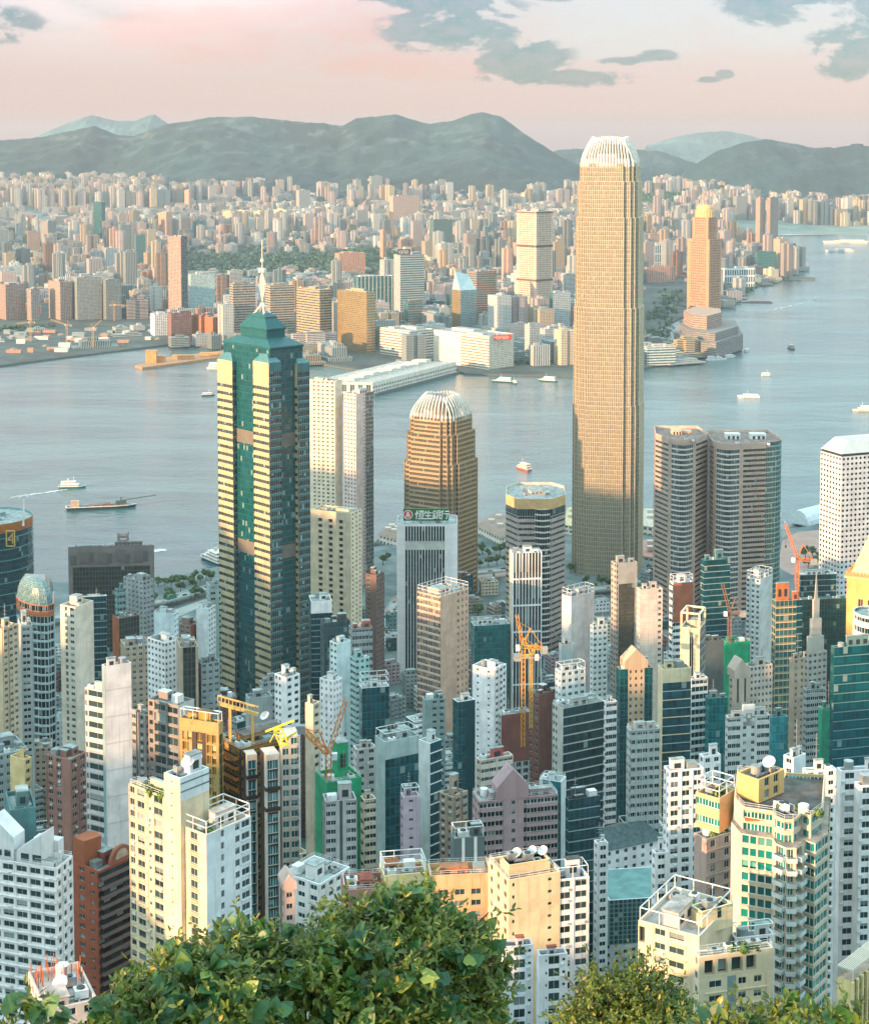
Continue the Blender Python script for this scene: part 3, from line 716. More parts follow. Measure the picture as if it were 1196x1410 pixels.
tag(grid_mesh('rising_ground', X_, Y_, Z_, paving('56716a', '8e9c93', 0.006)), 'far ground climbing from the city to the hills', 'ground', kind='structure')

# hills: skyline traced from the photograph, each ridge given its own distance and body
def hill_mat(a, b, sc=0.0016, rock=None):
    m, g = new_mat('hill_' + str(len(bpy.data.materials)))
    tc = g.n('ShaderNodeTexCoord').outputs['Object']
    n1 = g.n('ShaderNodeTexNoise', {'Vector': tc, 'Scale': sc, 'Detail': 11.0, 'Roughness': 0.72}).outputs[0]
    c = g.mix(g.step(n1, 0.38, 0.64), a, b)
    if rock:
        n2 = g.n('ShaderNodeTexNoise', {'Vector': tc, 'Scale': sc * 4, 'Detail': 9.0, 'Roughness': 0.7}).outputs[0]
        z = g.n('ShaderNodeSeparateXYZ', {0: tc}).outputs[2]
        c = g.mix(g.m('MULTIPLY', g.step(n2, 0.52, 0.62), g.step(z, 230.0, 560.0)), c, rock)
    finish(g, g.n('ShaderNodeBsdfPrincipled', {'Base Color': c, 'Roughness': 0.95})); return m
def fbm(x, y, sd, octs=6, f0=1.0):
    r = np.random.default_rng(sd); h = np.zeros_like(x); a = 1.0; f = f0
    for o in range(octs):
        for _ in range(3):
            th = r.uniform(0, 2 * pi); ph = r.uniform(0, 2 * pi); h += a / 3 * (1 - 2 * np.abs(np.sin((x * cos(th) + y * sin(th)) * f + ph)))
        a *= 0.52; f *= 1.9
    return h
def hill(name, prof, Y, front, back, foot_z, mat, label, sd, rough=1.0, terr=0):
    px = np.array([p[0] for p in prof], float); py = np.array([p[1] for p in prof], float)
    xs = np.linspace(px[0], px[-1], 420); yy = np.interp(xs, px, py)
    tops = np.array([at(a, b, Y) for a, b in zip(xs, yy)])
    v = np.concatenate([np.linspace(-1, 0, 110), np.linspace(0, 1, 14)[1:]])
    V, X = np.meshgrid(v, tops[:, 0], indexing='ij'); Tz = np.broadcast_to(tops[:, 2], V.shape)
    fall = np.where(V < 0, (1 + V) ** 1.25, (1 - V) ** 1.1)
    YY = Y + np.where(V < 0, V * front, V * back)
    spur = fbm(X / 1000.0, YY / 1000.0, sd, 7, 2.2) * (0.35 + 0.65 * np.abs(np.sin(X / 420.0 + sd)))
    damp = np.minimum(1, np.abs(V) * 9) * np.clip((1 + V) * 3, 0, 1) * np.clip((1 - V) * 3, 0, 1)
    Zz = foot_z + (Tz - foot_z) * fall + spur * 70 * rough * damp + fbm(X / 150.0, YY / 150.0, sd + 5, 5, 2.0) * 17 * rough * damp + fbm(X / 90.0, YY / 400.0, sd + 9, 4, 2.0) * 5 * rough
    if terr:
        Zt = np.round(Zz / terr) * terr; w = sstep(X, 2300, 2700); Zz = Zz * (1 - 0.8 * w) + 0.8 * w * Zt
    return tag(grid_mesh(name, X, YY, Zz, mat), label, 'hills', kind='structure')
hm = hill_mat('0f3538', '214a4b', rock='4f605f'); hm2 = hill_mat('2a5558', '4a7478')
hill('hill_ridge', [(-260, 230), (-120, 206), (0, 192), (45, 190), (90, 181), (130, 173), (160, 184), (185, 187), (230, 170), (300, 160), (345, 160), (385, 164), (450, 170), (472, 172), (490, 162), (545, 157), (560, 161), (590, 170), (620, 166), (640, 159), (662, 153),
     (690, 160), (715, 178), (745, 198), (770, 214), (800, 228), (850, 252), (900, 268), (960, 276)], 10500, 2300, 2500, 70, hm, 'long dark green ridge with a rocky dome peak behind the city', 3, 1.0)
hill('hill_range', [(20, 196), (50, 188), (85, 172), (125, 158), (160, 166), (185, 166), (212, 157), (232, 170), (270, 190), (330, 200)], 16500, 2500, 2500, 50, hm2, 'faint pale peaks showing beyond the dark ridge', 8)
hill('green_hill', [(930, 250), (955, 226), (985, 208), (1020, 197), (1052, 191), (1085, 196), (1118, 203), (1150, 203), (1180, 198), (1196, 200), (1240, 205), (1330, 190), (1420, 210), (1500, 240)], 9900, 1700, 2200, 40, hm, 'green double hill with terraced slopes above the inlet', 21, 0.8, terr=16)
hill('hill_range', [(740, 214), (770, 206), (795, 204), (830, 207), (880, 206), (910, 208), (950, 222), (1000, 240)], 13000, 1800, 2000, 50, hm, 'low dark hills seen behind the tallest tower', 13)
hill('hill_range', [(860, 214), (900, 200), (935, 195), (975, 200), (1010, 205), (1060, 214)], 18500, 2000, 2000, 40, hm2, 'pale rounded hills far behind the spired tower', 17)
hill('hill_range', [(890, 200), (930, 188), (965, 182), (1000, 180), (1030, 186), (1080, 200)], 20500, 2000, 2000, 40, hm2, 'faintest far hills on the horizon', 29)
# wooded knolls inside the far city
def knoll(px, Yc, rx, ry, h, label, sd):
    c = at(px, 400, Yc); t = np.linspace(0, 2 * pi, 40); rr = np.linspace(1, 0.02, 12); z0 = float(kz_at(c[0], Yc))
    R, Tt = np.meshgrid(rr, t, indexing='ij'); X = c[0] + rx * R * np.cos(Tt); Yy = Yc + ry * R * np.sin(Tt)
    Z = z0 - 3 + h * (1 - R ** 1.8) + fbm(X / 60, Yy / 60, sd, 4) * h * 0.10
    P = np.stack([X, Yy, Z], -1); mb = MB(); mb.quads(np.stack([P[:-1, :-1], P[:-1, 1:], P[1:, 1:], P[1:, :-1]], 2).reshape(-1, 4, 3))
    return tag(mb.build('wooded_hill', [hill_mat('1f4a40', '3b6a55', 0.02)], smooth=True), label, 'hill', kind='structure')
knoll(915, 8600, 330, 260, 70, 'low wooded knoll among the blocks behind the spired tower', 4)
knoll(450, 9300, 330, 200, 60, 'wooded knoll below the ridge among pale estates', 5)
knoll(500, 5650, 210, 260, 42, 'wooded park rise in the middle of the far city', 6)

# haze over everything
m = bpy.data.materials.new('haze_air'); m.use_nodes = True; m.node_tree.nodes.clear(); g = NT(m.node_tree)
vol = g.n('ShaderNodeVolumePrincipled', {'Color': c4((0.56, 0.67, 0.74)), 'Density': HAZE, 'Anisotropy': 0.15})
g.n('ShaderNodeOutputMaterial', {'Volume': vol.outputs[0]})
mb = MB(); mb.box(-12000, 12000, -1400, 23500, -9, 720); hz = mb.build('haze', [m]); tag(hz, 'thin pale air over the harbour and the far hills', 'haze', kind='stuff')
hz.display_type = 'WIRE'
# ------------------------------------------------------------------ the far shore: one material family, colour carried by each building
def city_mat():
    m, g = new_mat('far_city_wall')
    uv = g.n('ShaderNodeUVMap').outputs[0]; s = g.n('ShaderNodeSeparateXYZ', {0: uv}); u, v = s.outputs[0], s.outputs[1]
    a = g.n('ShaderNodeAttribute', attribute_name='col'); c = a.outputs[0]; st = a.outputs['Alpha']
    def per(x, p, w): return g.m('LESS_THAN', g.m('FRACT', g.m('DIVIDE', x, p)), w)
    win = g.m('MULTIPLY', per(u, 3.6, 0.55), per(v, 3.1, 0.5))
    hor = per(v, 3.4, 0.5)
    ver = per(u, 4.6, 0.45)
    bay = per(u, 13.0, 0.2)  # darker stripes: shade of light-well recesses painted into the wall colour
    k = g.m('ADD', g.m('MULTIPLY', win, g.m('LESS_THAN', st, 0.45)), g.m('ADD', g.m('MULTIPLY', hor, g.m('MULTIPLY', g.m('GREATER_THAN', st, 0.45), g.m('LESS_THAN', st, 0.7))), g.m('MULTIPLY', ver, g.m('GREATER_THAN', st, 0.7))), clamp=True)
    wn = g.n('ShaderNodeTexWhiteNoise', {'Vector': g.n('ShaderNodeVectorMath', {0: g.n('ShaderNodeVectorMath', {0: uv, 1: (3.6, 3.1, 1)}, operation='DIVIDE').outputs[0]}, operation='FLOOR').outputs[0]}, noise_dimensions='2D').outputs[0]
    dk = g.mix(wn, '0d3438', '38595a')
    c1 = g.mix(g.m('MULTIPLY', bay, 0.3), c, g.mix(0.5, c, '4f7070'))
    c2 = g.mix(g.m('MULTIPLY', k, 0.9), c1, dk)
    nz = g.n('ShaderNodeTexNoise', {'Vector': uv, 'Scale': 0.08, 'Detail': 3.0}).outputs[0]
    c2 = g.mix(g.m('MULTIPLY', g.step(nz, .5, .75), 0.25), c2, '6f7d7a')
    finish(g, g.n('ShaderNodeBsdfPrincipled', {'Base Color': c2, 'Roughness': g.m('SUBTRACT', 0.75, g.m('MULTIPLY', k, 0.5))})); return m
def city_roof():
    m, g = new_mat('far_city_roof'); a = g.n('ShaderNodeAttribute', attribute_name='col')
    tc = g.n('ShaderNodeTexCoord').outputs['Object']
    n1 = g.n('ShaderNodeTexNoise', {'Vector': tc, 'Scale': 0.12, 'Detail': 4.0}).outputs[0]
    c = g.mix(g.step(n1, .35, .65), '5d6f6d', '8b9793'); c = g.mix(0.25, c, a.outputs[0])
    finish(g, g.n('ShaderNodeBsdfPrincipled', {'Base Color': c, 'Roughness': .9})); return m
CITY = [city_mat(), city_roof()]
PAL = {'white': 'd6d9d4', 'cream': 'dcccae', 'pale pink': 'd8c8c2', 'peach': 'cfae9c', 'terracotta': 'a9806c', 'pale grey': 'b4bdbb', 'grey': '8f9b9a', 'blue grey': '8aa0a4', 'sandy': 'c9b18e', 'teal glass': '3f7478', 'brown': '8d6b58'}
PN = list(PAL); PW = np.array([.26, .13, .2, .10, .02, .14, .05, .05, .03, .02, .0])

def plan(kind, w, d):
    a, b = w / 2, d / 2
    if kind == 'cross':
        x, y = a * .42, b * .42
        return [(-x, -b), (x, -b), (x, -y), (a, -y), (a, y), (x, y), (x, b), (-x, b), (-x, y), (-a, y), (-a, -y), (-x, -y)]
    if kind == 'notch':
        x = a * .22; y = b * .35
        return [(-a, -b), (-x, -b), (-x, -b + y), (x, -b + y), (x, -b), (a, -b), (a, b), (x, b), (x, b - y), (-x, b - y), (-x, b), (-a, b)]
    return [(-a, -b), (a, -b), (a, b), (-a, b)]
def city_block(mb, cols, c, kind, w, d, h, yaw, col, st, r, z0, roofs=True):
    ca, sa = cos(yaw), sin(yaw)
    def put(pl, zb, zt, ofs=(0, 0), cc=col):
        pl = np.array(pl) + np.array(ofs); P = np.column_stack([c[0] + pl[:, 0] * ca - pl[:, 1] * sa, c[1] + pl[:, 0] * sa + pl[:, 1] * ca])
        n = len(P); i = np.arange(n); j = (i + 1) % n; u0 = r.uniform(0, 200)
        A, B = ring3(P, zb), ring3(P, zt); L = np.linalg.norm(A[j] - A[i], axis=1); U = np.concatenate([[0], np.cumsum(L)[:-1]]) + u0
        mb.quads(np.stack([A[i], A[j], B[j], B[i]], 1), uvr(U, U + L, 0.0, zt - zb), 0)
        cols[0].append(np.tile(np.array(list(cc) + [st]), (4 * n, 1)))
        mb.P.append((B, B[:, :2], 1)); cols[1].append(np.tile(np.array(list(cc) + [st]), (n, 1)))
    pl = plan(kind, w, d); put(pl, z0, z0 + h)
    if roofs:
        k = 1 + int(r.random() < .6)
        for _ in range(k):
            rw, rd = w * r.uniform(.18, .4), d * r.uniform(.18, .4); lim = .2 if kind == 'cross' else .28
            put(plan('box', rw, rd), z0 + h, z0 + h + r.uniform(3, 7), (r.uniform(-lim, lim) * w * .8, r.uniform(-lim, lim) * d * .6) if kind != 'cross' else (0, 0))
        if r.random() < .25: put(plan('box', w * 1.5, d * 1.4), z0, z0 + min(h * .3, r.uniform(8, 16)))
def flat_cols(cols): return np.concatenate(cols[0] + cols[1]) if cols[1] else np.concatenate(cols[0])

def Yof(y, z=kz): return atz(598, y, z)[1]
FAR = []          # (x, y, radius) of everything placed, so the fill keeps clear
def far_tower(name, label, cat, px, yt, yb, yaw, R, L, wm, gm, dmin=18, roof=None, group=None, extra=None, base=kz):
    rf = dict(units=2, tanks=1, plant=2, pipes=0, par=1.5, ph=5); rf.update(roof or {})
    o, poly, z = tower(name, label, cat, Yof(yb), px, yt, yaw, R, L, wm, gm, base=base, dmin=dmin, roof=rf, group=group, extra=extra)
    c = poly.mean(axis=0); FAR.append((c[0], c[1], max(np.linalg.norm(poly[0] - poly[2]), np.linalg.norm(poly[1] - poly[3])) / 2 + 6, label)); return o, poly, z
B = lambda **k: ('band', dict(fh=5.2, bw=2.0, rec=0.5, v=(.42, .95), **k))
Wn = lambda **k: ('win', dict(dict(fh=3.3, bw=4.0, rec=0.4, v=(.3, .8), u=(.2, .8)), **k))
Cw = lambda **k: ('cw', dict(dict(fh=3.6, bw=2.4), **k))
dg_ = glass('14434a', pl=.15, mull=False, fw=.04); tealcw = curtain('2c6a6c', '1c4c50', '6d8f8e'); goldcw = curtain('a98f5c', '55706a', 'cbb98c', metal=.5, rough=.2)
bank = [
 ('apartment_slab', 'grey slab block with a warm terracotta end above the far shore', 'apartment block', (-6, 8, 35), 392, 441, 35, Wn(), Wn(), wall('a08d83'), dg_),
 ('apartment_slab', 'narrow pinkish grey slab next to the terracotta ended slab', 'apartment block', (37, 43, 55), 398, 442, 35, Wn(), Wn(), wall('a39892'), dg_),
 ('apartment_slab', 'pale grey slab with an orange flank behind the building yard', 'apartment block', (67, 83, 99), 388, 441, 40, Wn(), Wn(), wall('b09a8e'), dg_),
 ('apartment_slab', 'widest grey slab of small square windows behind the building yard', 'apartment block', (99, 106, 140), 382, 441, 25, Wn(bw=3.2), Wn(), wall('8f9a99'), dg_),
 ('apartment_slab', 'dark green grey slab ending the row behind the yard', 'apartment block', (141, 146, 167), 386, 441, 25, Wn(bw=3.2), Wn(), wall('7d8b8a'), dg_),
 ('glass_tower', 'dark teal glass tower rising alone among pale low blocks', 'tower', (129, 140, 145), 278, 336, 50, Cw(), Cw(), wall('6f8c8c'), curtain('0f5559', '0b4044', '1d6468')),
 ('apartment_tower', 'broad white slab tower beyond the dark teal glass tower', 'apartment tower', (84, 91, 102), 272, 308, 35, Wn(), Wn(), wall('d9d5cd'), dg_),
 ('apartment_tower', 'tall isolated grey brown tower with a pale striped flank', 'apartment tower', (231, 249, 258), 326, 440, 50, Cw(), Wn(bw=5), wall('a8988c'), dg_),
 ('office_block', 'pale blue grey office with fine grid beside the isolated grey brown tower', 'office', (259, 263, 296), 378, 432, 20, Cw(), Cw(), wall('b5c2c2'), curtain('8fb0b2', '9fb9ba', 'c4d2d0')),
 ('hotel_block', 'rust coloured hotel block standing furthest inland of the lit four', 'hotel', (231, 236, 264), 431, 471, 30, Wn(fh=4), Wn(fh=4), wall('8d6c62'), dg_),
 ('hotel_block', 'orange lit box block second along the rust coloured quay row', 'hotel', (250, 264, 278), 434, 468, 40, Wn(fh=4), ('blank', {}), wall('a9714f'), dg_),
 ('hotel_block', 'orange lit box block third along the rust coloured quay row', 'hotel', (264, 277, 296), 435, 469, 40, Wn(fh=4), ('blank', {}), wall('a8704e'), dg_),
 ('hotel_block', 'orange lit box block at the pier end of the quay row', 'hotel', (279, 293, 316), 437, 471, 35, Wn(fh=4), ('blank', {}), wall('a66e4c'), dg_),
 ('waterfront_slab', 'grey waterfront slab just behind the pagoda topped tower', 'apartment block', (316, 321, 352), 391, 470, 25, B(), B(), wall('a79a8c'), dg_),
 ('waterfront_slab', 'dark banded waterfront slab with pale floor lines beside the spire', 'apartment block', (365, 372, 405), 393, 462, 25, B(), B(), wall('b5a68e'), dg_),
 ('waterfront_slab', 'bronze banded waterfront slab facing the sunset', 'apartment block', (408, 440, 457), 399, 481, 40, B(), B(), wall('b39b78'), dg_),
 ('waterfront_slab', 'bright gold mirrored slab glowing above the ocean pier', 'apartment block', (464, 505, 517), 403, 487, 40, B(), Cw(), wall('b39b78'), goldcw),
 ('hotel_block', 'small white stepped hotel on the water edge by the quay', 'hotel', (207, 213, 232), 433, 463, 25, Wn(), ('blank', {}), wall('e0e3e0'), dg_),
 ('apartment_tower', 'cream lit tower first of the bright row above the park', 'apartment tower', (307, 318, 323), 291, 327, 50, Wn(), Wn(), wall('dcc59f'), dg_),
 ('apartment_tower', 'cream lit tower second of the bright row above the park', 'apartment tower', (325, 337, 343), 290, 327, 50, Wn(), Wn(), wall('dcc59f'), dg_),
 ('apartment_tower', 'cream lit tower third of the bright row above the park', 'apartment tower', (346, 358, 365), 291, 327, 50, Wn(), Wn(), wall('dcc59f'), dg_),
 ('apartment_tower', 'pale yellow tower pair end past the bright cream row', 'apartment tower', (377, 394, 401), 289, 326, 50, Wn(), Wn(), wall('e0cfa8'), dg_),
 ('apartment_tower', 'thin peach pencil tower below the dark ridge', 'apartment tower', (254, 260, 263), 262, 312, 50, Wn(), Wn(), wall('d9a98c'), dg_),
 ('apartment_tower', 'wide pinkish tower block standing below the dark ridge', 'apartment tower', (297, 306, 325), 256, 300, 35, Wn(), Wn(), wall('cbb3a9'), dg_),
 ('apartment_tower', 'peach lit tower with shaded teal side above low roofs', 'apartment tower', (218, 229, 237), 293, 334, 45, Wn(), Wn(), wall('d8a98e'), dg_),
 ('apartment_tower', 'stepped grey tower with pink top over the low roofs', 'apartment tower', (56, 66, 76), 305, 352, 45, Wn(), Wn(), wall('94958f'), dg_),
 ('office_block', 'flat teal office with white roof slab and white columns', 'office', (487, 492, 541), 381, 438, 20, Cw(fin=.8, fd=.8, fs=4), Cw(), wall('dfe5e2'), tealcw),
 ('office_tower', 'ornate grey office tower carrying a dark rooftop board', 'office tower', (542, 551, 584), 351, 444, 25, B(), Wn(), wall('aab4b2'), tealcw),
 ('office_tower', 'grey stepped tower with rounded copper toned bands', 'office tower', (645, 656, 683), 374, 441, 30, B(), B(), wall('a58d7f'), tealcw),
 ('office_block', 'low green glass box in front of the tall stone tower', 'office', (676, 681, 713), 418, 447, 20, Cw(), Cw(), wall('7fa39f'), curtain('1f7872', '17605d', '4a9089')),
 ('stone_tower', 'tall pinkish stone tower with two dark belt floors', 'tower', (711, 738, 761), 291, 445, 42, [(.12, 'blank', {}), (.76,) + Wn(fh=5, bw=4.6, rec=.6), (.12, 'blank', {})], [(.12, 'blank', {}), (.76,) + Wn(fh=5, bw=4.6, rec=.6), (.12, 'blank', {})], wall('cdb6a2'), glass('4a4640', pl=.3, mull=False)),
 ('office_tower', 'narrow office with white box roof right beside the stone tower', 'office tower', (756, 761, 785), 403, 455, 25, Wn(bw=5, fh=4), Cw(), wall('bcc6c5'), tealcw),
 ('hotel_block', 'small grey block with pale roof near the promenade', 'hotel', (722, 729, 747), 447, 484, 30, Wn(), Wn(), wall('bfc4c0'), dg_),
 ('hotel_block', 'larger grey block with pale roof near the promenade', 'hotel', (743, 750, 778), 453, 490, 30, Wn(), Wn(), wall('c3c6c2'), dg_),
 ('apartment_block', 'peach banded housing block behind the park trees', 'apartment block', (461, 467, 503), 349, 380, 25, Wn(bw=6), Wn(), wall('c99a7e'), dg_),
 ('apartment_tower', 'slim peach tower with cream flank beyond the rooftop board', 'apartment tower', (523, 527, 532), 317, 366, 40, Wn(), Wn(), wall('d9a58a'), dg_),
 ('office_block', 'dark green grey square block in the middle of the far city', 'office', (591, 597, 623), 303, 350, 25, Wn(), Wn(), wall('4f7472'), dg_),
 ('apartment_tower', 'dark teal waterfront block beside the slim pair on the point', 'apartment tower', (1066, 1070, 1095), 336, 374, 20, Cw(), Cw(), wall('2f6f70'), curtain('1a6466', '125053', '2f7b7c')),
 ('apartment_tower', 'slender pale brown tower, first of a slim pair on the point', 'apartment tower', (1040, 1046, 1053), 273, 352, 45, Wn(bw=5), Wn(bw=5), wall('b29c8d'), dg_),
 ('apartment_tower', 'slender pale brown tower, second of a slim pair on the point', 'apartment tower', (1055, 1060, 1071), 272, 352, 40, Wn(bw=5), Wn(bw=5), wall('a3958c'), dg_),
 ('hotel_block', 'dark teal hotel block low in front of the slim pair', 'hotel', (1039, 1042, 1068), 347, 378, 15, B(), B(), wall('3b7a7b'), tealcw),
 ('office_block', 'striped white and teal office beside the tallest tower', 'office', (886, 892, 933), 338, 374, 25, ('win', dict(fh=30, bw=8, rec=.6, u=(.3, .95), v=(.05, .95))), Wn(), wall('d3dad6'), tealcw),
 ('office_block', 'pink low block with flat roof beside the tallest tower', 'office', (884, 890, 930), 368, 390, 25, Wn(bw=8), Wn(), wall('c69c8b'), dg_),
 ('mall_block', 'low white waterfront block with many roof ribs near the spired tower', 'mall', (992, 997, 1039), 370, 399, 15, ('win', dict(fh=20, bw=7, rec=.8, u=(.25, .95), v=(.05, .8))), Wn(), wall('e0e4df'), tealcw),
 ('waterfront_block', 'low grey white promenade block by the tallest tower', 'waterfront block', (884, 890, 930), 478, 503, 15, B(), B(), wall('cdd3cf'), tealcw),
 ('apartment_tower', 'broad slab with vertical peach ribs behind the twin cream towers', 'apartment tower', (536, 541, 577), 270, 318, 30, Wn(bw=8, u=(.4, .95)), Wn(), wall('cfae9c'), dg_),
 ('apartment_tower', 'tall narrow slab with bright sunlit edge below the ridge', 'apartment tower', (441, 446, 452), 266, 300, 45, Wn(), Wn(), wall('d5b7a6'), dg_),
 ('office_block', 'long peach lit hospital block across the middle city', 'hospital', (644, 650, 698), 296, 312, 15, Wn(bw=7), Wn(), wall('d7a989'), dg_),
 ('apartment_tower', 'single peach tower rising behind the long peach block', 'apartment tower', (673, 679, 684), 271, 306, 45, Wn(), Wn(), wall('d6a58b'), dg_),
 ('office_tower', 'dark stone office with gold face near the hotel corner', 'office tower', (556, 562, 582), 415, 455, 30, B(), Cw(), wall('8f8a7d'), tealcw),
 ('hotel_block', 'white hotel with curved lit side beside the ocean pier', 'hotel', (523, 566, 597), 456, 493, 42, B(), B(), wall('e3d9c9'), glass('6e5a46', pl=.4, mull=False)),
 ('hotel_block', 'longest cream hotel with red board on its white end', 'hotel', (597, 673, 707), 463, 509, 43, Wn(bw=3.5), [(.5, 'blank', dict(w=0)), (.5,) + B()], wall('e6dcc6'), glass('7a6a55', pl=.4, mull=False)),
]
for t in bank:
    o, poly, z = far_tower(*t)
    if t[0] == 'stone_tower':
        k = MB(); I3 = inset(poly, -.4)
        for yb, hh, mi in ((341, 5, 0), (388, 5, 0), (294, 3, 0)): zb = at(738, yb, Yof(445))[2]; k.rings([ring3(I3, zb), ring3(I3, zb + hh)], mi, cap=False)
        k.build('belt_course', [plain('5d564e', .7)], o)
# rooftop boards, the sloped glass tower, the spired tower and its terrace building
def board(px, Y, h, col, name, label, cat, mark):
    p = at(px[0], px[2], Y); q = at(px[1], px[2], Y); m = MB(); m.box(p[0], q[0], Y, Y + 1.2, p[2] - h, p[2], 0)
    root = thing(name, label, cat, (p[0], Y, p[2] - h - 3))
    m.build('panel', [plain(col, .6)], root); k = MB(); w = q[0] - p[0]; r = np.random.default_rng(int(px[0]))
    for i in range(7):
        x = p[0] + w * (.1 + .115 * i)
        k.box(x, x + w * .02, Y - .12, Y - .02, p[2] - h * .8, p[2] - h * .2); k.box(x, x + w * .07, Y - .12, Y - .02, p[2] - h * (.32 if i % 2 else .58), p[2] - h * (.2 if i % 2 else .46))
        if i % 3: k.box(x + w * .05, x + w * .07, Y - .12, Y - .02, p[2] - h * .8, p[2] - h * .58)
    k.build('lettering', [plain(mark, .5)], root)
    s = MB()
    for f in (.1, .5, .9): s.bar((p[0] + w * f, Y + .6, p[2] - h - 3.5), (p[0] + w * f, Y + .6, p[2] - h), .4)
    s.build('post', [sk('steel')], root)
board((547, 565, 343), Yof(444) + 10, 13, '1d2c30', 'rooftop_sign', 'dark board with pale lettering on the ornate grey office', 'sign', 'c9d3d2')
board((677, 704, 461), Yof(509) + 8, 9, 'b03428', 'rooftop_sign', 'red board with pale lettering on the long cream hotel', 'sign', 'f1ded2')

def spired():
    Y = Yof(440); poly, z, th = fit(946, 976, 993, 330, Y, 42); c = poly.mean(axis=0)
    root = thing('spired_tower', 'orange lit stone tower with domed crown and twin lattice masts', 'tower', (c[0], c[1], kz)); M = newM()
    wm = wall('b98d6e'); gm = glass('3d332c', pl=.2, mull=False)
    W1 = Wn(fh=6, bw=5.5, u=(.22, .8), v=(.22, .78), rec=.6); pl = [(.14, 'blank', {}), (.72,) + W1, (.14, 'blank', {})]
    for i in range(4): side(M, poly[i], poly[(i + 1) % 4], kz, z, pl)
    zt = at(965, 300, Y)[2]; p2 = c + (poly - c) * .72
    for i in range(4): side(M, p2[i], p2[(i + 1) % 4], z - 1, zt, pl)
    flush(root, M, [wm], [gm]); rf = MB(); rf.poly(ring3(poly, z)); rf.poly(ring3(p2, zt)); rf.build('roof', roofmat('a58d7c'), root)
    cr = MB(); R = np.linalg.norm(p2[0] - p2[2]) * .36; z2 = at(965, 283, Y)[2]
    rr = []
    for f, h in ((1, 0), (1, .55), (.92, .6), (.92, .8), (.8, 1.0)):
        a = np.arange(20) * 2 * pi / 20; rr.append(np.stack([c[0] + R * f * np.cos(a), c[1] + R * f * np.sin(a), np.full(20, zt + (z2 - zt) * h)], 1))
    cr.rings(rr); a = np.arange(20) * 2 * pi / 20
    for t in a: cr.bar((c[0] + R * 1.02 * cos(t), c[1] + R * 1.02 * sin(t), zt), (c[0] + R * 1.02 * cos(t), c[1] + R * 1.02 * sin(t), zt + (z2 - zt) * .55), 1.2)
    cr.build('crown', [wall('e8bd82')], root)
    z3 = at(965, 258, Y)[2]
    for s in (-1, 1):
        k = MB(); b = np.array([c[0] + s * 4, c[1], z2]); t = np.array([c[0] + s * 1.5 - 4, c[1], z3 - (8 if s > 0 else 0)])
        for d in ((-1, -1), (1, -1), (1, 1), (-1, 1)): k.bar(b + np.array([d[0] * 1.6, d[1] * 1.6, 0]), t + np.array([d[0] * .3, d[1] * .3, 0]), .5)
        for f in np.linspace(.1, .9, 8): q = b + (t - b) * f; w = 1.6 * (1 - f) + .3 * f; k.bar(q - [w, 0, 0], q + [w, 0, 2], .35); k.bar(q + [w, w, 0], q + [-w, w, 2], .35)
        k.build('mast', [plain('d9c0a5', .6)], root)
    FAR.append((c[0], c[1], 60, 'spired tower'))
spired()
def terrace():
    base = [(927, 476), (947, 489), (985, 494), (1022, 481), (1016, 470), (960, 462)]
    P = np.array([atz(x, y, kz)[:2] for x, y in base]); c = P.mean(axis=0)
    root = thing('terrace_building', 'grey stepped waterfront building of curved terraces below the spired tower', 'mall', (c[0], c[1], kz)); M = newM()
    wm = [wall('85827e'), wall('b5957d')]; gm = glass('3a4a4a', pl=.1, mull=False)
    for (f, z0, z1, mi) in ((1, kz, kz + 30, 0), (.86, kz + 30, kz + 46, 0), (.55, kz + 46, kz + 72, 1)):
        q = c + (P - c) * f
        if f < .6: q = q + np.array([-12, 6])
        for i in range(len(q)): side(M, q[i], q[(i + 1) % len(q)], z0, z1, ('band', dict(fh=4.2, bw=3, rec=.7, v=(.35, .85), w=mi)))
        M['facade'].poly(ring3(q, z1), mi)
    flush(root, M, wm, [gm]); FAR.append((c[0], c[1], 95, 'terrace'))
terrace()
def sloped():
    Y = Yof(455); poly, z, th = fit(622, 634, 656, 400, Y, 35); z2 = at(640, 375, Y)[2]; c = poly.mean(axis=0)
    root = thing('glass_tower', 'pale glass tower with a steeply sloped top and one gold face', 'office tower', (c[0], c[1], kz)); M = newM()
    side(M, poly[0], poly[1], kz, z, Cw(g=0) if False else ('cw', dict(fh=3.6, bw=2.4, g=0))); side(M, poly[3], poly[0], kz, z, ('cw', dict(fh=3.6, bw=2.4, g=1)))
    side(M, poly[1], poly[2], kz, z, B()); side(M, poly[2], poly[3], kz, z, B())
    A = ring3(poly, z); T = np.array([[*(poly[3] * .8 + poly[2] * .2), z2], [*(poly[2]), z2 - 8]])
    S = MB(); S.quads([[A[0], A[1], T[1], T[0]]]); S.poly([A[3], A[0], T[0]]); S.poly([A[1], A[2], T[1]]); S.quads([[A[2], A[3], T[0], T[1]]])
    flush(root, M, [wall('a7b5b5')], [curtain('7d9c9e', '8fabab', 'b5c6c4', metal=.3), goldcw]); S.build('sloped_roof', [curtain('9fb6b8', '9fb6b8', 'c4d2d0', metal=.3)], root)
    FAR.append((c[0], c[1], 40, 'sloped glass tower'))
sloped()
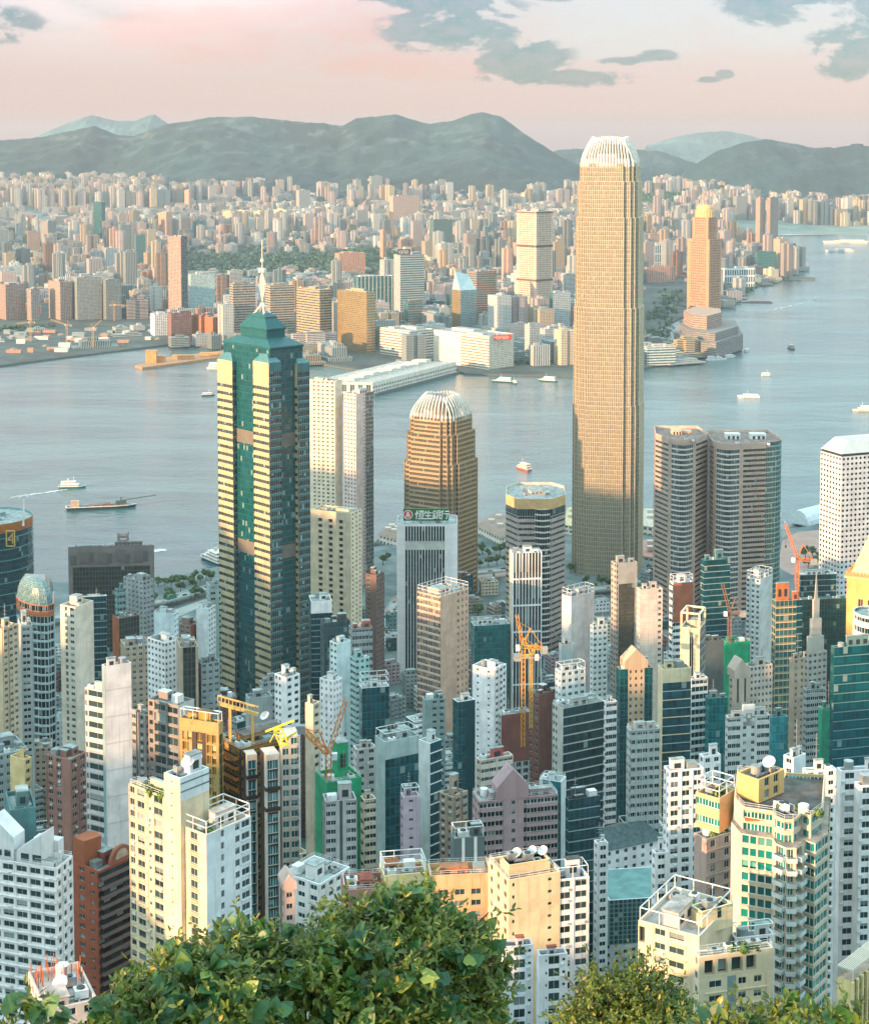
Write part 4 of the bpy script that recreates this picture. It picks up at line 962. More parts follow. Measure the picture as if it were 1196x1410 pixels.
def pierhall():
    A, Bq, C = atz(424, 541, 3), atz(513, 542, 3), atz(628, 512, 3); D = A + (C - Bq); P = np.array([A, Bq, C, D])[:, :2]; c = P.mean(axis=0); zt = 27
    zt = 21; root = thing('pier_terminal', 'long white pier terminal running out into the harbour', 'pier building', (c[0], c[1], 0)); M = newM()
    w1 = ('win', dict(fh=8, bw=9, rec=1.2, u=(.15, .85), v=(.2, .75), top=5)); ends = ('win', dict(fh=20, bw=14, rec=.6, u=(.2, .8), v=(.1, .8)))
    for i in range(4): side(M, P[i], P[(i + 1) % 4], 3, zt, ends if i in (0, 2) else w1)
    flush(root, M, [wall('dfd8c9')], [glass('4d6262', pl=.2)])
    r = MB(); r.poly(ring3(P, zt - .2)); r.build('roof', roofmat('b9b7ae'), root)
    for k in range(9):
        b = MB(); t = .06 + k * .105; q = P[0] * .62 + P[1] * .38 + (P[3] - P[0]) * t; e = (P[1] - P[0]) / np.linalg.norm(P[1] - P[0]); f = (P[3] - P[0]) / np.linalg.norm(P[3] - P[0])
        b.obox((q[0], q[1], zt), (*(e * 26), 0), (*(f * 18), 0), 4 + (k % 3)); b.build('roof_hut', [wall('d2cdc2')], root)
    q = MB(); I = inset(P, -7); q.rings([ring3(I, -4), ring3(I, 3)]); q.build('quay', [seawall], root); FAR.append((c[0], c[1], 120, 'pier'))
    for t in np.linspace(0, 1, 5): p = P[0] * (1 - t) + P[3] * t + (P[1] - P[0]) * .5; FAR.append((p[0], p[1], 75, 'pier'))
pierhall()

def inpoly(x, y, P):
    x = np.asarray(x); y = np.asarray(y); r = np.zeros(x.shape, bool); j = len(P) - 1
    for i in range(len(P)):
        xi, yi, xj, yj = P[i][0], P[i][1], P[j][0], P[j][1]
        c = ((yi > y) != (yj > y)) & (x < (xj - xi) * (y - yi) / (yj - yi + 1e-12) + xi); r ^= c; j = i
    return r
KP = [tuple(atz(x, y, kz)[:2]) for x, y in KSH] + [(1400.0, 7900.0), (-4200.0, 7900.0), (-4200.0, 3000.0)]
KPi = inset(np.array(KP)[::-1], 26)
def fill():
    r = np.random.default_rng(5); th = radians(24); ca, sa = cos(th), sin(th); sp = 53.0
    I, J = np.meshgrid(np.arange(-90, 260), np.arange(20, 290)); gx = I.ravel() * sp; gy = J.ravel() * sp * 1.05
    # streets: every fourth row left open
    keep = (J.ravel() % 5 != 0) & (I.ravel() % 7 != 0)
    X = gx * ca - gy * sa + r.normal(0, 5, gx.size); Y = gx * sa + gy * ca + r.normal(0, 5, gx.size)
    ok = keep & (Y > 2950) & (Y < 9700) & (np.abs(X) < Y * .29 + 60)
    X, Y = X[ok], Y[ok]
    land = inpoly(X, Y, KPi) | ((Y > 7950) & ~((X > 850) & (Y < 7700)))
    pxx = CX + F * X / Y; pyy = Y0 + F * (CZ - 4) / Y
    land &= ~((np.abs(X - at(500, 400, 5650)[0]) / 230) ** 2 + ((Y - 5650) / 290) ** 2 < 1)
    land &= ~((((X - at(915, 400, 8600)[0]) / 320) ** 2 + ((Y - 8600) / 250) ** 2) < 1)
    land &= ~((((X - at(450, 400, 9300)[0]) / 320) ** 2 + ((Y - 9300) / 190) ** 2) < 1)
    yard = (pxx < 235) & (pyy > 440); land &= ~(yard & (r.random(X.size) < .86))
    park = (pxx > 235) & (pxx < 470) & (pyy > 352) & (pyy < 372); land &= ~park; park3 = (pxx > 255) & (pxx < 545) & (pyy > 340) & (pyy < 378); land &= ~(park3 & (r.random(X.size) < .72))
    park2 = (pxx > 880) & (pxx < 950) & (pyy > 385) & (pyy < 475); land &= ~park2
    X, Y = X[land], Y[land]
    for fx, fy, fr, _ in FAR: k = (X - fx) ** 2 + (Y - fy) ** 2 > (fr + 14) ** 2; X, Y = X[k], Y[k]
    n = len(X); pxx = CX + F * X / Y; pyy = Y0 + F * (CZ - 4) / Y
    clus = fbm(X / 520, Y / 520, 77, 3) + r.normal(0, .35, n)
    out = []
    for i in range(n):
        y = Y[i]; yard = pxx[i] < 235 and pyy[i] > 440
        if y < 4300: h = r.uniform(14, 46) if r.random() < .8 else r.uniform(48, 85)
        elif y < 6700: h = r.uniform(18, 52) + max(0, clus[i]) * 40; h = h if r.random() < .9 else r.uniform(75, 125)
        else: h = r.uniform(30, 66) + max(0, clus[i] + .1) * 95 + (28 if y > 8300 and pxx[i] < 260 else 0)
        lowb = r.random() < (.38 if y < 6700 else .2)
        if y > 7000: h = r.uniform(82, 118) if clus[i] > .18 or (y > 8300 and pxx[i] < 230 and r.random() < .8) else r.uniform(16, 46)
        if lowb and h < 80: h = r.uniform(8, 20)
        if 235 < pxx[i] < 555 and 372 < pyy[i] < 404: h = min(h, r.uniform(10, 20))
        if pxx[i] > 900 and y > 7300 and r.random() < .6: h = r.uniform(60, 125)
        if yard: h = r.uniform(5, 16)
        h = min(h, 135); k = 'box' if h < 34 else ['box', 'cross', 'notch', 'cross'][int(r.integers(4))]
        w = r.uniform(22, 44); d = r.uniform(18, 32)
        if lowb and h < 21: w = r.uniform(30, 52); d = r.uniform(22, 36)
        if h > 60: w = r.uniform(22, 38); d = r.uniform(20, 32)
        w *= 1.18; d *= 1.12
        if y > 7200 and r.random() < .4: w *= 1.5
        if r.random() < .12 and h < 60: w *= 1.8
        pi_ = r.choice(len(PN), p=PW / PW.sum()) if y < 7000 else int(r.choice([0, 0, 2, 2, 5, 1])); st = r.random(); z0 = float(kz_at(X[i], y)) - 1
        out.append((X[i], y, k, w, d, h, th + r.choice([0, pi / 2]) + r.normal(0, .05), pi_, st, z0))
    size = np.array([o[5] * o[3] * (F / o[1]) ** 2 for o in out])
    # keep what shows: march columns front to back
    vis = np.zeros(n); top = np.full(1400, 9999.0); order = np.argsort([o[1] for o in out])
    for i in order:
        o = out[i]; a = int(CX + F * (o[0] - o[3] * .6) / o[1]) + 100; b = int(CX + F * (o[0] + o[3] * .6) / o[1]) + 101; yt = Y0 + F * (CZ - o[9] - o[5]) / o[1]; yb = Y0 + F * (CZ - o[9]) / o[1]
        a = max(a, 0); b = min(b, 1400)
        if b <= a: continue
        seg = top[a:b]; vis[i] = np.clip(np.minimum(seg, yb) - yt, 0, None).sum(); top[a:b] = np.minimum(seg, yt)
    inframe = (pxx > 4) & (pxx < 1190)
    best = set(np.argsort(-vis * inframe)[:240].tolist())
    LM = [(350, 440, 'the pagoda topped tower'), (244, 380, 'the isolated grey brown tower'), (137, 305, 'the dark teal glass tower'), (490, 445, 'the gold mirrored slab'), (736, 370, 'the tall pinkish stone tower'), (640, 420, 'the sloped glass tower'),
          (562, 395, 'the ornate office'), (845, 380, 'the tallest tower'), (968, 380, 'the spired tower'), (1055, 310, 'the slim tower pair'), (650, 482, 'the long cream hotel'), (335, 308, 'the bright cream row'), (500, 345, 'the wooded park rise'),
          (35, 415, 'the terracotta ended slab'), (120, 410, 'the widest grey slab'), (661, 160, 'the rocky dome peak'), (670, 303, 'the long peach block'), (607, 325, 'the dark green grey block'), (1130, 325, 'the open strip across the inlet'), (555, 295, 'the slab with peach ribs'), (275, 450, 'the rust coloured quay row')]
    seen = {}
    mb = MB(); cols = [[], []]
    for i, o in enumerate(out):
        col = np.array(lin(PAL[PN[o[7]]])) * r.uniform(.5, .95)
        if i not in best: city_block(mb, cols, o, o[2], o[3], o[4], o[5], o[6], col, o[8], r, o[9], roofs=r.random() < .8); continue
        m1 = MB(); c1 = [[], []]; city_block(m1, c1, o, o[2], o[3], o[4], o[5], o[6], col, o[8], r, o[9])
        nm = 'apartment_tower' if o[5] > 62 else ('apartment_block' if o[5] > 34 else 'low_block')
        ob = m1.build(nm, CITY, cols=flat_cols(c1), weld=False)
        x, yt = pxx[i], Y0 + F * (CZ - o[9] - o[5]) / o[1]
        lm = sorted(LM, key=lambda q: (q[0] - x) ** 2 + ((q[1] - yt) * 1.6) ** 2)
        shape = {'box': 'square', 'cross': 'cross plan', 'notch': 'deep notched'}[o[2]]
        surf = 'small windows' if o[8] < .45 else ('floor bands' if o[8] < .7 else 'upright ribs')
        def rel(q): return 'beyond' if yt < q[1] - 25 else ('before' if yt > q[1] + 25 else ('west of' if x < q[0] else 'east of'))
        lab = None
        for v in range(6):
            t = f"{PN[o[7]]} {nm.split('_')[1]} with {surf}, {rel(lm[0])} {lm[0][2]}"
            if v == 1: t = f"{PN[o[7]]} {shape} {nm.split('_')[1]} {rel(lm[0])} {lm[0][2]}, {'tall' if o[5] > 80 else 'middling' if o[5] > 45 else 'short'}"
            if v == 2: t = f"{PN[o[7]]} {shape} {nm.split('_')[1]}, {surf}, {rel(lm[1])} {lm[1][2]}"
            if v == 3: t = f"{'wide' if o[3] > 27 else 'slim'} {PN[o[7]]} {shape} {nm.split('_')[1]} {rel(lm[1])} {lm[1][2]}"
            if v == 4: t = f"{'wide' if o[3] > 27 else 'slim'} {PN[o[7]]} {nm.split('_')[1]} with {surf}, {rel(lm[2])} {lm[2][2]}"
            if v == 5: t = f"{'tall' if o[5] > 80 else 'middling' if o[5] > 45 else 'short'} {PN[o[7]]} {nm.split('_')[1]} {rel(lm[2])} {lm[2][2]}, {surf}"
            if t not in seen: lab = t; break
        seen[lab or t] = 1
        tag(ob, lab or t, nm.replace('_', ' '), group='blocks of the far city')
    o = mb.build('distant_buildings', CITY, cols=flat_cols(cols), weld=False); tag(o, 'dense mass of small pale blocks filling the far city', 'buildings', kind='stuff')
    print('FILL', n, len(best))
fill()
# ------------------------------------------------------------------ island landmarks with plans of their own
def planpx(pts, yref): return np.array([at(x, yref, Y)[:2] for x, Y in pts])
def start(name, label, cat, poly, z0): c = np.asarray(poly).mean(axis=0); return thing(name, label, cat, (c[0], c[1], z0)), c
def stepped(half, c, yaw, k=1.0, face=.56, s1=.78, s2=.90):
    h = half * k; a, b, d = half * face * min(1, k * 1.02), half * s1 * k, half * s2 * k
    q = [(-a, -h), (a, -h), (a, -d), (b, -d), (b, -b), (d, -b), (d, -a), (h, -a)]
    pts = []
    for i in range(4):
        ca, sa = [(1, 0), (0, 1), (-1, 0), (0, -1)][i]
        pts += [(x * ca - y * sa, x * sa + y * ca) for x, y in q[1:]]
    ca, sa = cos(yaw), sin(yaw); p = np.array(pts); return np.column_stack([c[0] + p[:, 0] * ca - p[:, 1] * sa, c[1] + p[:, 0] * sa + p[:, 1] * ca])
def ifc(name, label, cxpx, ytop, Y, half, yaw, levels, gmat, fmat, bw, fin, bands=None, crown_n=9, crownh=1.0):
    top = at(cxpx, ytop, Y); c = top[:2] * (1 + half / Y); root = thing(name, label, 'skyscraper', (c[0], c[1], 3))
    M = newM(); zprev = 2.0; last = None
    for zt, k in levels:
        P = stepped(half, c, yaw, k); n = len(P)
        for i in range(n):
            e = P[(i + 1) % n] - P[i]; out = np.array([e[1], -e[0]])
            if np.linalg.norm(e) < .4: continue
            big = np.linalg.norm(e) > half * .5
            kk = dict(fh=4.2, bw=bw, fin=fin if out.dot(-c) > -5 else None, fd=.55, fp='fin', g=0)
            if bands and big: kk.update(hb=bands, hd=.5, hs=1)
            side(M, P[i], P[(i + 1) % n], zprev, zt, ('cw', kk))
        M['facade'].poly(ring3(P, zt)); zprev = zt; last = P
    flush(root, M, [fmat], [gmat], fm=fmat)
    # crown: a ring of curved claws over a smaller drum
    zc = levels[-1][0]; zt = top[2]; kt = levels[-1][1]; D = MB(); P1 = stepped(half, c, yaw, kt * .86); P2 = stepped(half, c, yaw, kt * .60)
    D.rings([ring3(P1, zc), ring3(P2, zc + (zt - zc) * .72)]); D.build('crown_drum', [gmat], root)
    K = MB(); H = half * kt
    for i in range(4):
        ca, sa = [(1, 0), (0, 1), (-1, 0), (0, -1)][i]
        for j in range(crown_n):
            t = (j / (crown_n - 1) - .5) * 2; pr = None; ends = .62 - .14 * abs(t)
            for f in np.linspace(0, 1, 8):
                out = H * (1.0 - (1 - ends) * f ** 2.0) * (1 - .10 * abs(t) ** 3); lat = t * H * .78 * (1 - .30 * f ** 1.6); hgt = zc - 3 + (zt - zc + 3) * f * (1 - .10 * abs(t) ** 2)
                x, y = lat, -out; x, y = x * ca - y * sa, x * sa + y * ca; q = np.array([c[0] + x * cos(yaw) - y * sin(yaw), c[1] + x * sin(yaw) + y * cos(yaw), hgt])
                if pr is not None: K.bar(pr, q, half * .026, 0, half * .06)
                pr = q
    K.build('crown_claws', [plain('e9e6da', .45)], root)
    return root
gl2 = curtain('8d8a74', '555e5a', 'b9b199', mu=.16, sv=.3, line=.1, lcol='cfc7b2', rough=.2, metal=.1, jit=.03, var=.3, pl=.02)
wf = plain('e0d3b8', .4, .05)
zz = lambda y, Y: at(840, y, Y)[2]
ifc('skyscraper', 'tallest pale tower with vertical fins and a clawed crown by the harbour', 840, 188, 1480, 31.0, radians(-14), [(zz(560, 1480), 1.0), (zz(425, 1480), .975), (zz(300, 1480), .935), (zz(250, 1480), .89), (zz(225, 1480), .835)], gl2, wf, 1.75, .26, None, 15)
gl1 = curtain('2f3f40', 'a5947a', '6f6a5c', mu=.14, sv=.42, line=.05, rough=.2,  metal=.2, jit=.02, var=.35, pl=.05)
ifc('office_tower', 'shorter bronze banded tower with white claws on its crown', 607, 548, 1400, 27.5, radians(-32), [(zz(640, 1400), 1.0), (zz(600, 1400), .93), (zz(577, 1400), .84)], gl1, wall('b09a78'), 1.9, .3, .9, 11)

def center_tower():
    Y = 1050; poly, z, th = fit(299, 370, 426, 482, Y, 42); c = poly.mean(axis=0); z0 = gz(*c) - 1
    root = thing('office_tower', 'teal glass tower with gold banded corner piers, pagoda roof and spire', 'skyscraper', (c[0], c[1], z0)); M = newM()
    core = inset(poly, 3.2); gi = dict(fh=4.0, bw=1.7, g=0)
    for i in range(4): side(M, core[i], core[(i + 1) % 4], z0, z, ('cw', gi))
    a = (poly[1] - poly[0]); b = (poly[3] - poly[0]); fr = .30
    hts = {0: at(370, 500, Y)[2], 1: at(370, 505, Y)[2], 3: at(370, 506, Y)[2], 2: at(370, 505, Y)[2]}
    org = {0: poly[0], 1: poly[1] - a * fr, 2: poly[2] - (a + b) * fr, 3: poly[3] - b * fr}
    CAP = MB()
    for i in range(4):
        q = np.array([org[i], org[i] + a * fr, org[i] + (a + b) * fr, org[i] + b * fr]); zt = hts[i]
        for j in range(4): side(M, q[j], q[(j + 1) % 4], z0, zt, ('band', dict(fh=5.2, bw=1.7, rec=.35, v=(.5, .96), g=1, top=16)) if j == 3 else ('band', dict(fh=5.2, bw=1.7, rec=.2, v=(.3, .96), g=1, w=2, top=6)))  # sun-side pier faces coloured gold, the others dark teal to carry their shade
        m = q.mean(axis=0); CAP.rings([ring3(q, zt), ring3(m + (q - m) * .12, zt + 7)])
    # belt floors on the core
    for zb in (at(370, 620, Y)[2], at(370, 775, Y)[2]):
        I = inset(poly, 3.1); M['facade'].rings([ring3(I, zb), ring3(I, zb + 9)], 1, cap=False)
    flush(root, M, [wall('bfb08c', rough=.35), wall('6d6a60'), wall('3b6f72', rough=.3)], [curtain('0c4c50', '0a4044', '17605f', mu=.1, sv=.2,  pl=.05, jit=.05), glass('2b3a34', pl=.1, mull=False, fw=.04, rough=.1)])
    CAP.build('pier_cap', [curtain('2f7275', '24585b', '6d9c9a', pl=0)], root)
    R = MB(); lv = [(484, 1.0), (482, 1.03), (480, 1.03), (471, .66), (470, .56), (460, .56), (459, .60), (457, .60), (444, .36), (442, .36), (437, .2)]
    m = core.mean(axis=0); R.rings([ring3(m + (core - m) * k, at(370, y, Y)[2]) for y, k in lv])
    R.build('pagoda_roof', [curtain('125459', '0d4347', '4a9090', mu=.06, sv=.3, rough=.35, ior=1.35, pl=0)], root)
    S = MB(); zb, zt = at(362, 446, Y)[2], at(362, 424, Y)[2]; cc = m
    for q in core: S.bar((*(m + (q - m) * .36), zb - 2), (*m, zt), 1.1)
    S.build('roof_frame', [plain('e3d9c4', .5)], root)
    K = MB(); zm = at(362, 335, Y)[2]; z1 = at(362, 398, Y)[2]; z2 = at(362, 376, Y)[2]
    K.bar((*m, zt), (*m, zm), .45)
    for t in range(6):
        d = np.array([cos(t * pi / 3), sin(t * pi / 3)]); K.bar((*m, zt), (*(m + d * 2.2), z1), .3); K.bar((*(m + d * 2.2), z1), (*m, z2), .3)
        K.bar((*(m + d * 2.2), z1), (*(m + np.array([cos((t + 1) * pi / 3), sin((t + 1) * pi / 3)]) * 2.2), z1), .25)
    for t in range(4): d = np.array([cos(t * pi / 2 + .5), sin(t * pi / 2 + .5)]) * 1.7; K.cyl((m[0] + d[0], m[1] + d[1], z2 - 2), .9, 2.6, 8)
    K.cyl((*m, z2 + 5), 1.1, 2, 8); K.build('spire', [plain('efe7d6', .5)], root)
center_tower()

def hang():
    Y = 1200; x0, x1 = at(546, 722, Y), at(630, 722, Y); z = x0[2]; w = x1[0] - x0[0]; r = 5.5; d = 34; P = []
    cx0 = x0[0]
    for (cx, cyy, a0) in ((cx0 + r, Y + r, pi), (cx0 + w - r, Y + r, 1.5 * pi), (cx0 + w - r, Y + d - r, 0), (cx0 + r, Y + d - r, .5 * pi)):
        for t in np.linspace(0, pi / 2, 5): P.append((cx + r * cos(a0 + t), cyy + r * sin(a0 + t)))
    P = np.array(P); root, c = start('bank_tower', 'white bank tower with dark upright window slots under a green sign', 'office tower', P, 4); M = newM(); n = len(P)
    bl = ('blank', dict(w=0)); z0 = gz(*c) - 1; zb = at(590, 757, Y)[2]; zc = at(590, 745, Y)[2]; zl = at(590, 925, Y)[2]
    for i in range(n):
        if i == 4:
            p, q = P[4], P[5]; e = (q - p); m0, m1 = p + e * .02, p + e * .88
            side(M, p, m0, z0, z, bl); side(M, m1, q, z0, z, bl)
            rib = ('cw', dict(fh=3.5, bw=e[0] * .86 / 14, fin=.5, fd=.7, g=0)); side(M, m0, m1, zl, zb, rib); side(M, m0, m1, zc, z - 1.5, rib); side(M, m0, m1, zb, zc, ('blank', dict(w=1))); side(M, m0, m1, z - 1.5, z, bl); side(M, m0, m1, z0, zl, ('blank', dict(w=1)))
        else: side(M, P[i], P[(i + 1) % n], z0, z, bl)
    flush(root, M, [wall('e6e3e1', .06, .06, .45, .2, 4, 3.0), wall('c3c6bd')], [curtain('0b3c42', '0b3c42', '0b3c42', mu=0, sv=.1, line=0, pl=.03)])
    roof_kit(root, P, z, seed=4, plant=2, units=5, par=1.0, wallm=wall('cfd2cf'), pipes=3)
    # rooftop sign
    a, b = at(555, 717, Y + 3), at(617.5, 717, Y + 3); hz_ = at(555, 700.5, Y + 3)[2] - a[2]; m = MB(); m.box(a[0], b[0], Y + 3, Y + 4.5, a[2], a[2] + hz_)
    s = thing('rooftop_sign', 'green board with red round emblem and white characters on the white bank tower', 'sign', (a[0], Y + 3, z)); m.build('panel', [plain('1f6a3c', .5)], s)
    yy = Y + 2.9; H = hz_; W_ = b[0] - a[0]; D = MB()
    def disc(cx, cz, r0, r1, mb, dy):
        t = np.arange(28) * 2 * pi / 28
        if r0 <= 0: mb.P.append((np.stack([cx + r1 * np.cos(t), np.full(28, yy - dy), cz + r1 * np.sin(t)], 1), np.zeros((28, 2)), 0)); return
        A = np.stack([cx + r0 * np.cos(t), np.full(28, yy - dy), cz + r0 * np.sin(t)], 1); Bq = np.stack([cx + r1 * np.cos(t), np.full(28, yy - dy), cz + r1 * np.sin(t)], 1)
        mb.rings([Bq, A], 0, cap=False)
    ex, ez, er = a[0] + W_ * .105, a[2] + H * .5, H * .40
    disc(ex, ez, 0, er, D, .02); D.build('emblem', [plain('c8202c', .5)], s)
    L = MB(); disc(ex, ez, er * .84, er * .97, L, .06)
    def st(p, q, w=None):      # a stroke in sign coordinates 0..1
        L.bar((p[0], yy - .08, p[1]), (q[0], yy - .08, q[1]), w or H * .075)
    for sx in (-1, 1): st((ex + sx * er * .45, ez - er * .6), (ex + sx * er * .08, ez + er * .62), er * .16)
    st((ex, ez - er * .55), (ex, ez + er * .1), er * .2)
    def glyph(i, strokes):
        gx = a[0] + W_ * (.25 + .187 * i); gs = H * .72; g0 = a[2] + H * .14; sl_ = .10
        for (u0, v0, u1, v1) in strokes: st((gx + (u0 + sl_ * v0) * gs, g0 + v0 * gs), (gx + (u1 + sl_ * v1) * gs, g0 + v1 * gs))
    glyph(0, [(.2, 0, .2, 1), (.05, .5, .1, .72), (.3, .78, .34, .6), (.42, .92, 1, .92), (.5, .72, .95, .72), (.5, .72, .5, .25), (.95, .72, .95, .25), (.5, .48, .95, .48), (.5, .25, .95, .25), (.4, .05, 1.04, .05)])
    glyph(1, [(.3, .95, .1, .6), (.22, .72, .92, .72), (.55, 1, .55, .05), (.2, .4, .88, .4), (.05, .05, 1.02, .05)])
    glyph(2, [(.25, 1, .02, .72), (.25, 1, .46, .76), (.1, .66, .4, .66), (.06, .46, .42, .46), (.25, .66, .25, .1), (.05, .06, .45, .12), (.1, .34, .15, .2), (.4, .34, .35, .2), (.56, .96, .9, .96), (.9, .96, .9, .5), (.56, .73, .9, .73), (.56, .5, .9, .5), (.56, .96, .56, .05), (.56, .05, .72, .18), (.95, .42, .74, .3), (.66, .5, 1.02, .02)])
    glyph(3, [(.3, 1, .05, .76), (.32, .7, .03, .42), (.18, .55, .18, 0), (.48, .9, .95, .9), (.42, .62, 1.02, .62), (.76, .62, .76, .04), (.76, .04, .62, .1)])
    L.build('lettering', [plain('f2f4ef', .5)], s)
    F_ = MB()
    for f in np.linspace(.04, .96, 6): F_.bar((a[0] + W_ * f, Y + 4.6, z - .8), (a[0] + W_ * f, Y + 4.6, a[2] + H * .9), .4); F_.bar((a[0] + W_ * f, Y + 9, z - .8), (a[0] + W_ * f, Y + 4.6, a[2] + H * .8), .3)
    F_.build('support_frame', [sk('steel')], s)
hang()

def octagon_tower():
    Y = 1250; P = planpx([(712, Y), (760, Y), (778, Y + 16), (776, Y + 50), (758, Y + 64), (714, Y + 64), (697, Y + 50), (696, Y + 18)], 686); z = at(735, 687, Y)[2]
    root, c = start('office_tower', 'brown and white striped chamfered tower with a sunlit crown band', 'office tower', P, 4); M = newM(); z0 = gz(*c) - 1; zb = at(735, 701, Y)[2]; zd = at(735, 711, Y)[2]
    bd = ('band', dict(fh=4.6, bw=2, rec=.8, v=(.5, .98)))
    for i in range(8):
        p, q = P[i], P[(i + 1) % 8]
        if i == 0:
            n = 6; a, b = p + (q - p) * .5, p + (q - p) * .94; side(M, p, a, z0, zd, bd); side(M, b, q, z0, zd, bd); arc = [a + (b - a) * t + np.array([0, 1.0]) * (-2.6 * sin(pi * t)) for t in np.linspace(0, 1, n + 1)]
            for u, v in zip(arc, arc[1:]): side(M, u, v, z0, zb, ('band', dict(fh=4.6, bw=2, rec=.3, v=(.2, .96), w=1)))
            M['facade'].poly(ring3(np.array(arc), zb), 1)
        else: side(M, p, q, z0, zd, bd)
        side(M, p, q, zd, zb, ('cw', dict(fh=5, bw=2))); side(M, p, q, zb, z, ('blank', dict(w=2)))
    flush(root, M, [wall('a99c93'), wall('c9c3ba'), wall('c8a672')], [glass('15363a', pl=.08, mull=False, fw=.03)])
    roof_kit(root, P, z, seed=12, plant=2, units=4, par=2.0, wallm=wall('c9c0b0'), pipes=4, ph=3)
octagon_tower()

def exchange(name, label, front, Y, ztopy, depth, seed):
    """front: list of (x0,x1,bulge,kind) across the seen side"""
    P = []; K = []
    for (xa, Ya, xb, Yb, bul, kind) in front:
        p, q = at(xa, ztopy, Ya)[:2], at(xb, ztopy, Yb)[:2]; n = 9 if bul else 1; d = (q - p) / np.linalg.norm(q - p); o = np.array([d[1], -d[0]])
        for t in np.arange(n) / n: P.append(p + (q - p) * t + o * bul * sin(pi * t)); K.append(kind)
    e = at(front[-1][2], ztopy, front[-1][3])[:2]; P.append(e); K.append('x'); P.append(e + np.array([-3, depth])); K.append('x'); P.append(P[0] + np.array([4, depth])); K.append('x'); P = np.array(P)
    z = at(front[0][0], ztopy, Y)[2]; root, c = start(name, label, 'office tower', P, 4); M = newM(); z0 = gz(*c) - 1; n = len(P)
    S = {'b': ('band', dict(fh=4.3, bw=1.6, rec=.7, v=(.42, .95), w=0, top=5)), 'c': ('band', dict(fh=4.3, bw=1.6, rec=.35, v=(.22, .97), w=1, g=1, top=5, tw=0)), 'p': ('blank', dict(w=0)), 'x': ('band', dict(fh=4.3, rec=.2, top=5)), 'g': ('band', dict(fh=4.3, bw=1.6, rec=.3, v=(.14, .98), w=2, g=1))}
    for i in range(n): side(M, P[i], P[(i + 1) % n], z0, z, S[K[i]])
    flush(root, M, [wall('b59f90', rough=.5), wall('cfc9be', rough=.4), wall('7fb0a8')], [glass('1b3438', pl=.06, mull=False, fw=.03), glass('123a40', pl=.1, mull=True, fw=.05)])
    roof_kit(root, P, z, seed=seed, plant=0, units=2, tanks=0, par=2.5, wallm=wall('c9b5a6'), pipes=3, col='8b7f78'); return root, P, z
r1, P1, z1 = exchange('office_tower', 'curved front brown banded tower, slimmer of the twin harbour towers', [(902, 1362, 920, 1340, 0, 'b'), (920, 1340, 924, 1340, 0, 'p'), (924, 1340, 954, 1340, 7, 'c'), (954, 1340, 958, 1340, 0, 'p'), (958, 1340, 974, 1362, 0, 'b')], 1350, 600, 38, 3)
r2, P2, z2 = exchange('office_tower', 'curved front brown banded tower, broader of the twin harbour towers', [(977, 1360, 982, 1345, 0, 'b'), (982, 1345, 986, 1340, 0, 'p'), (986, 1340, 1018, 1335, 6, 'c'), (1018, 1335, 1023, 1335, 0, 'p'), (1023, 1335, 1054, 1340, 0, 'b'), (1054, 1340, 1075, 1362, 5, 'g')], 1350, 606, 40, 5)
def hut(root, x, y, Y, w, d, h, mat='e2e4e0'):
    p = at(x, y, Y); m = MB(); m.box(p[0], p[0] + w, Y, Y + d, p[2], p[2] + h); m.box(p[0] - .3, p[0] + w + .3, Y - .3, Y + d + .3, p[2] + h, p[2] + h + .3)
    for f in (.12, .45, .75): m.box(p[0] + w * f, p[0] + w * (f + .16), Y - .08, Y, p[2] + h * .25, p[2] + h * .75, 1)
    m.build('plant_room', [plain(mat, .6), sk('dark')], root)
for (rt, x, y, Y, w) in ((r2, 999, 607, 1368, 12), (r2, 1033, 607, 1368, 13), (r1, 925, 601, 1368, 8), (r1, 940, 603, 1372, 7)): hut(rt, x, y, Y, w, 9, 5.5, 'e2e4e0' if rt is r2 else 'd9b89a')

def jardine():
    Y = 1270; poly, z, th = fit(1129, 1158, 1232, 629, Y, 22); c = poly.mean(axis=0); root = thing('office_tower', 'pale grey tower pierced by rows of round windows', 'office tower', (c[0], c[1], 4)); M = newM(); z0 = gz(*c) - 1
    for i in range(4): side(M, poly[i], poly[(i + 1) % 4], z0, z, ('round', dict(fh=4.1, bw=4.0, r=.25)) if i in (0, 3) else ('blank', {}))
    flush(root, M, [wall('cfd2d2', panel=4, fh=4.1, line=.12)], [glass('16262a', pl=.05, mull=False, fw=0)])
    r = MB(); zt = at(1165, 604, Y + 15)[2]; g = inset(poly, .6); r.rings([ring3(g, z), ring3(g, z + 2)], 1, cap=False); r.rings([ring3(poly, z + 2), ring3(c + (poly - c) * .62, zt)], 0, cap=False); q = c + (poly - c) * .62; r.rings([ring3(q, zt), ring3(c + (poly - c) * .58, zt - 1)], 0)
    r.build('sloped_roof', [wall('b9c6c8', .05, .05, .5), sk('dark')], root)
jardine()
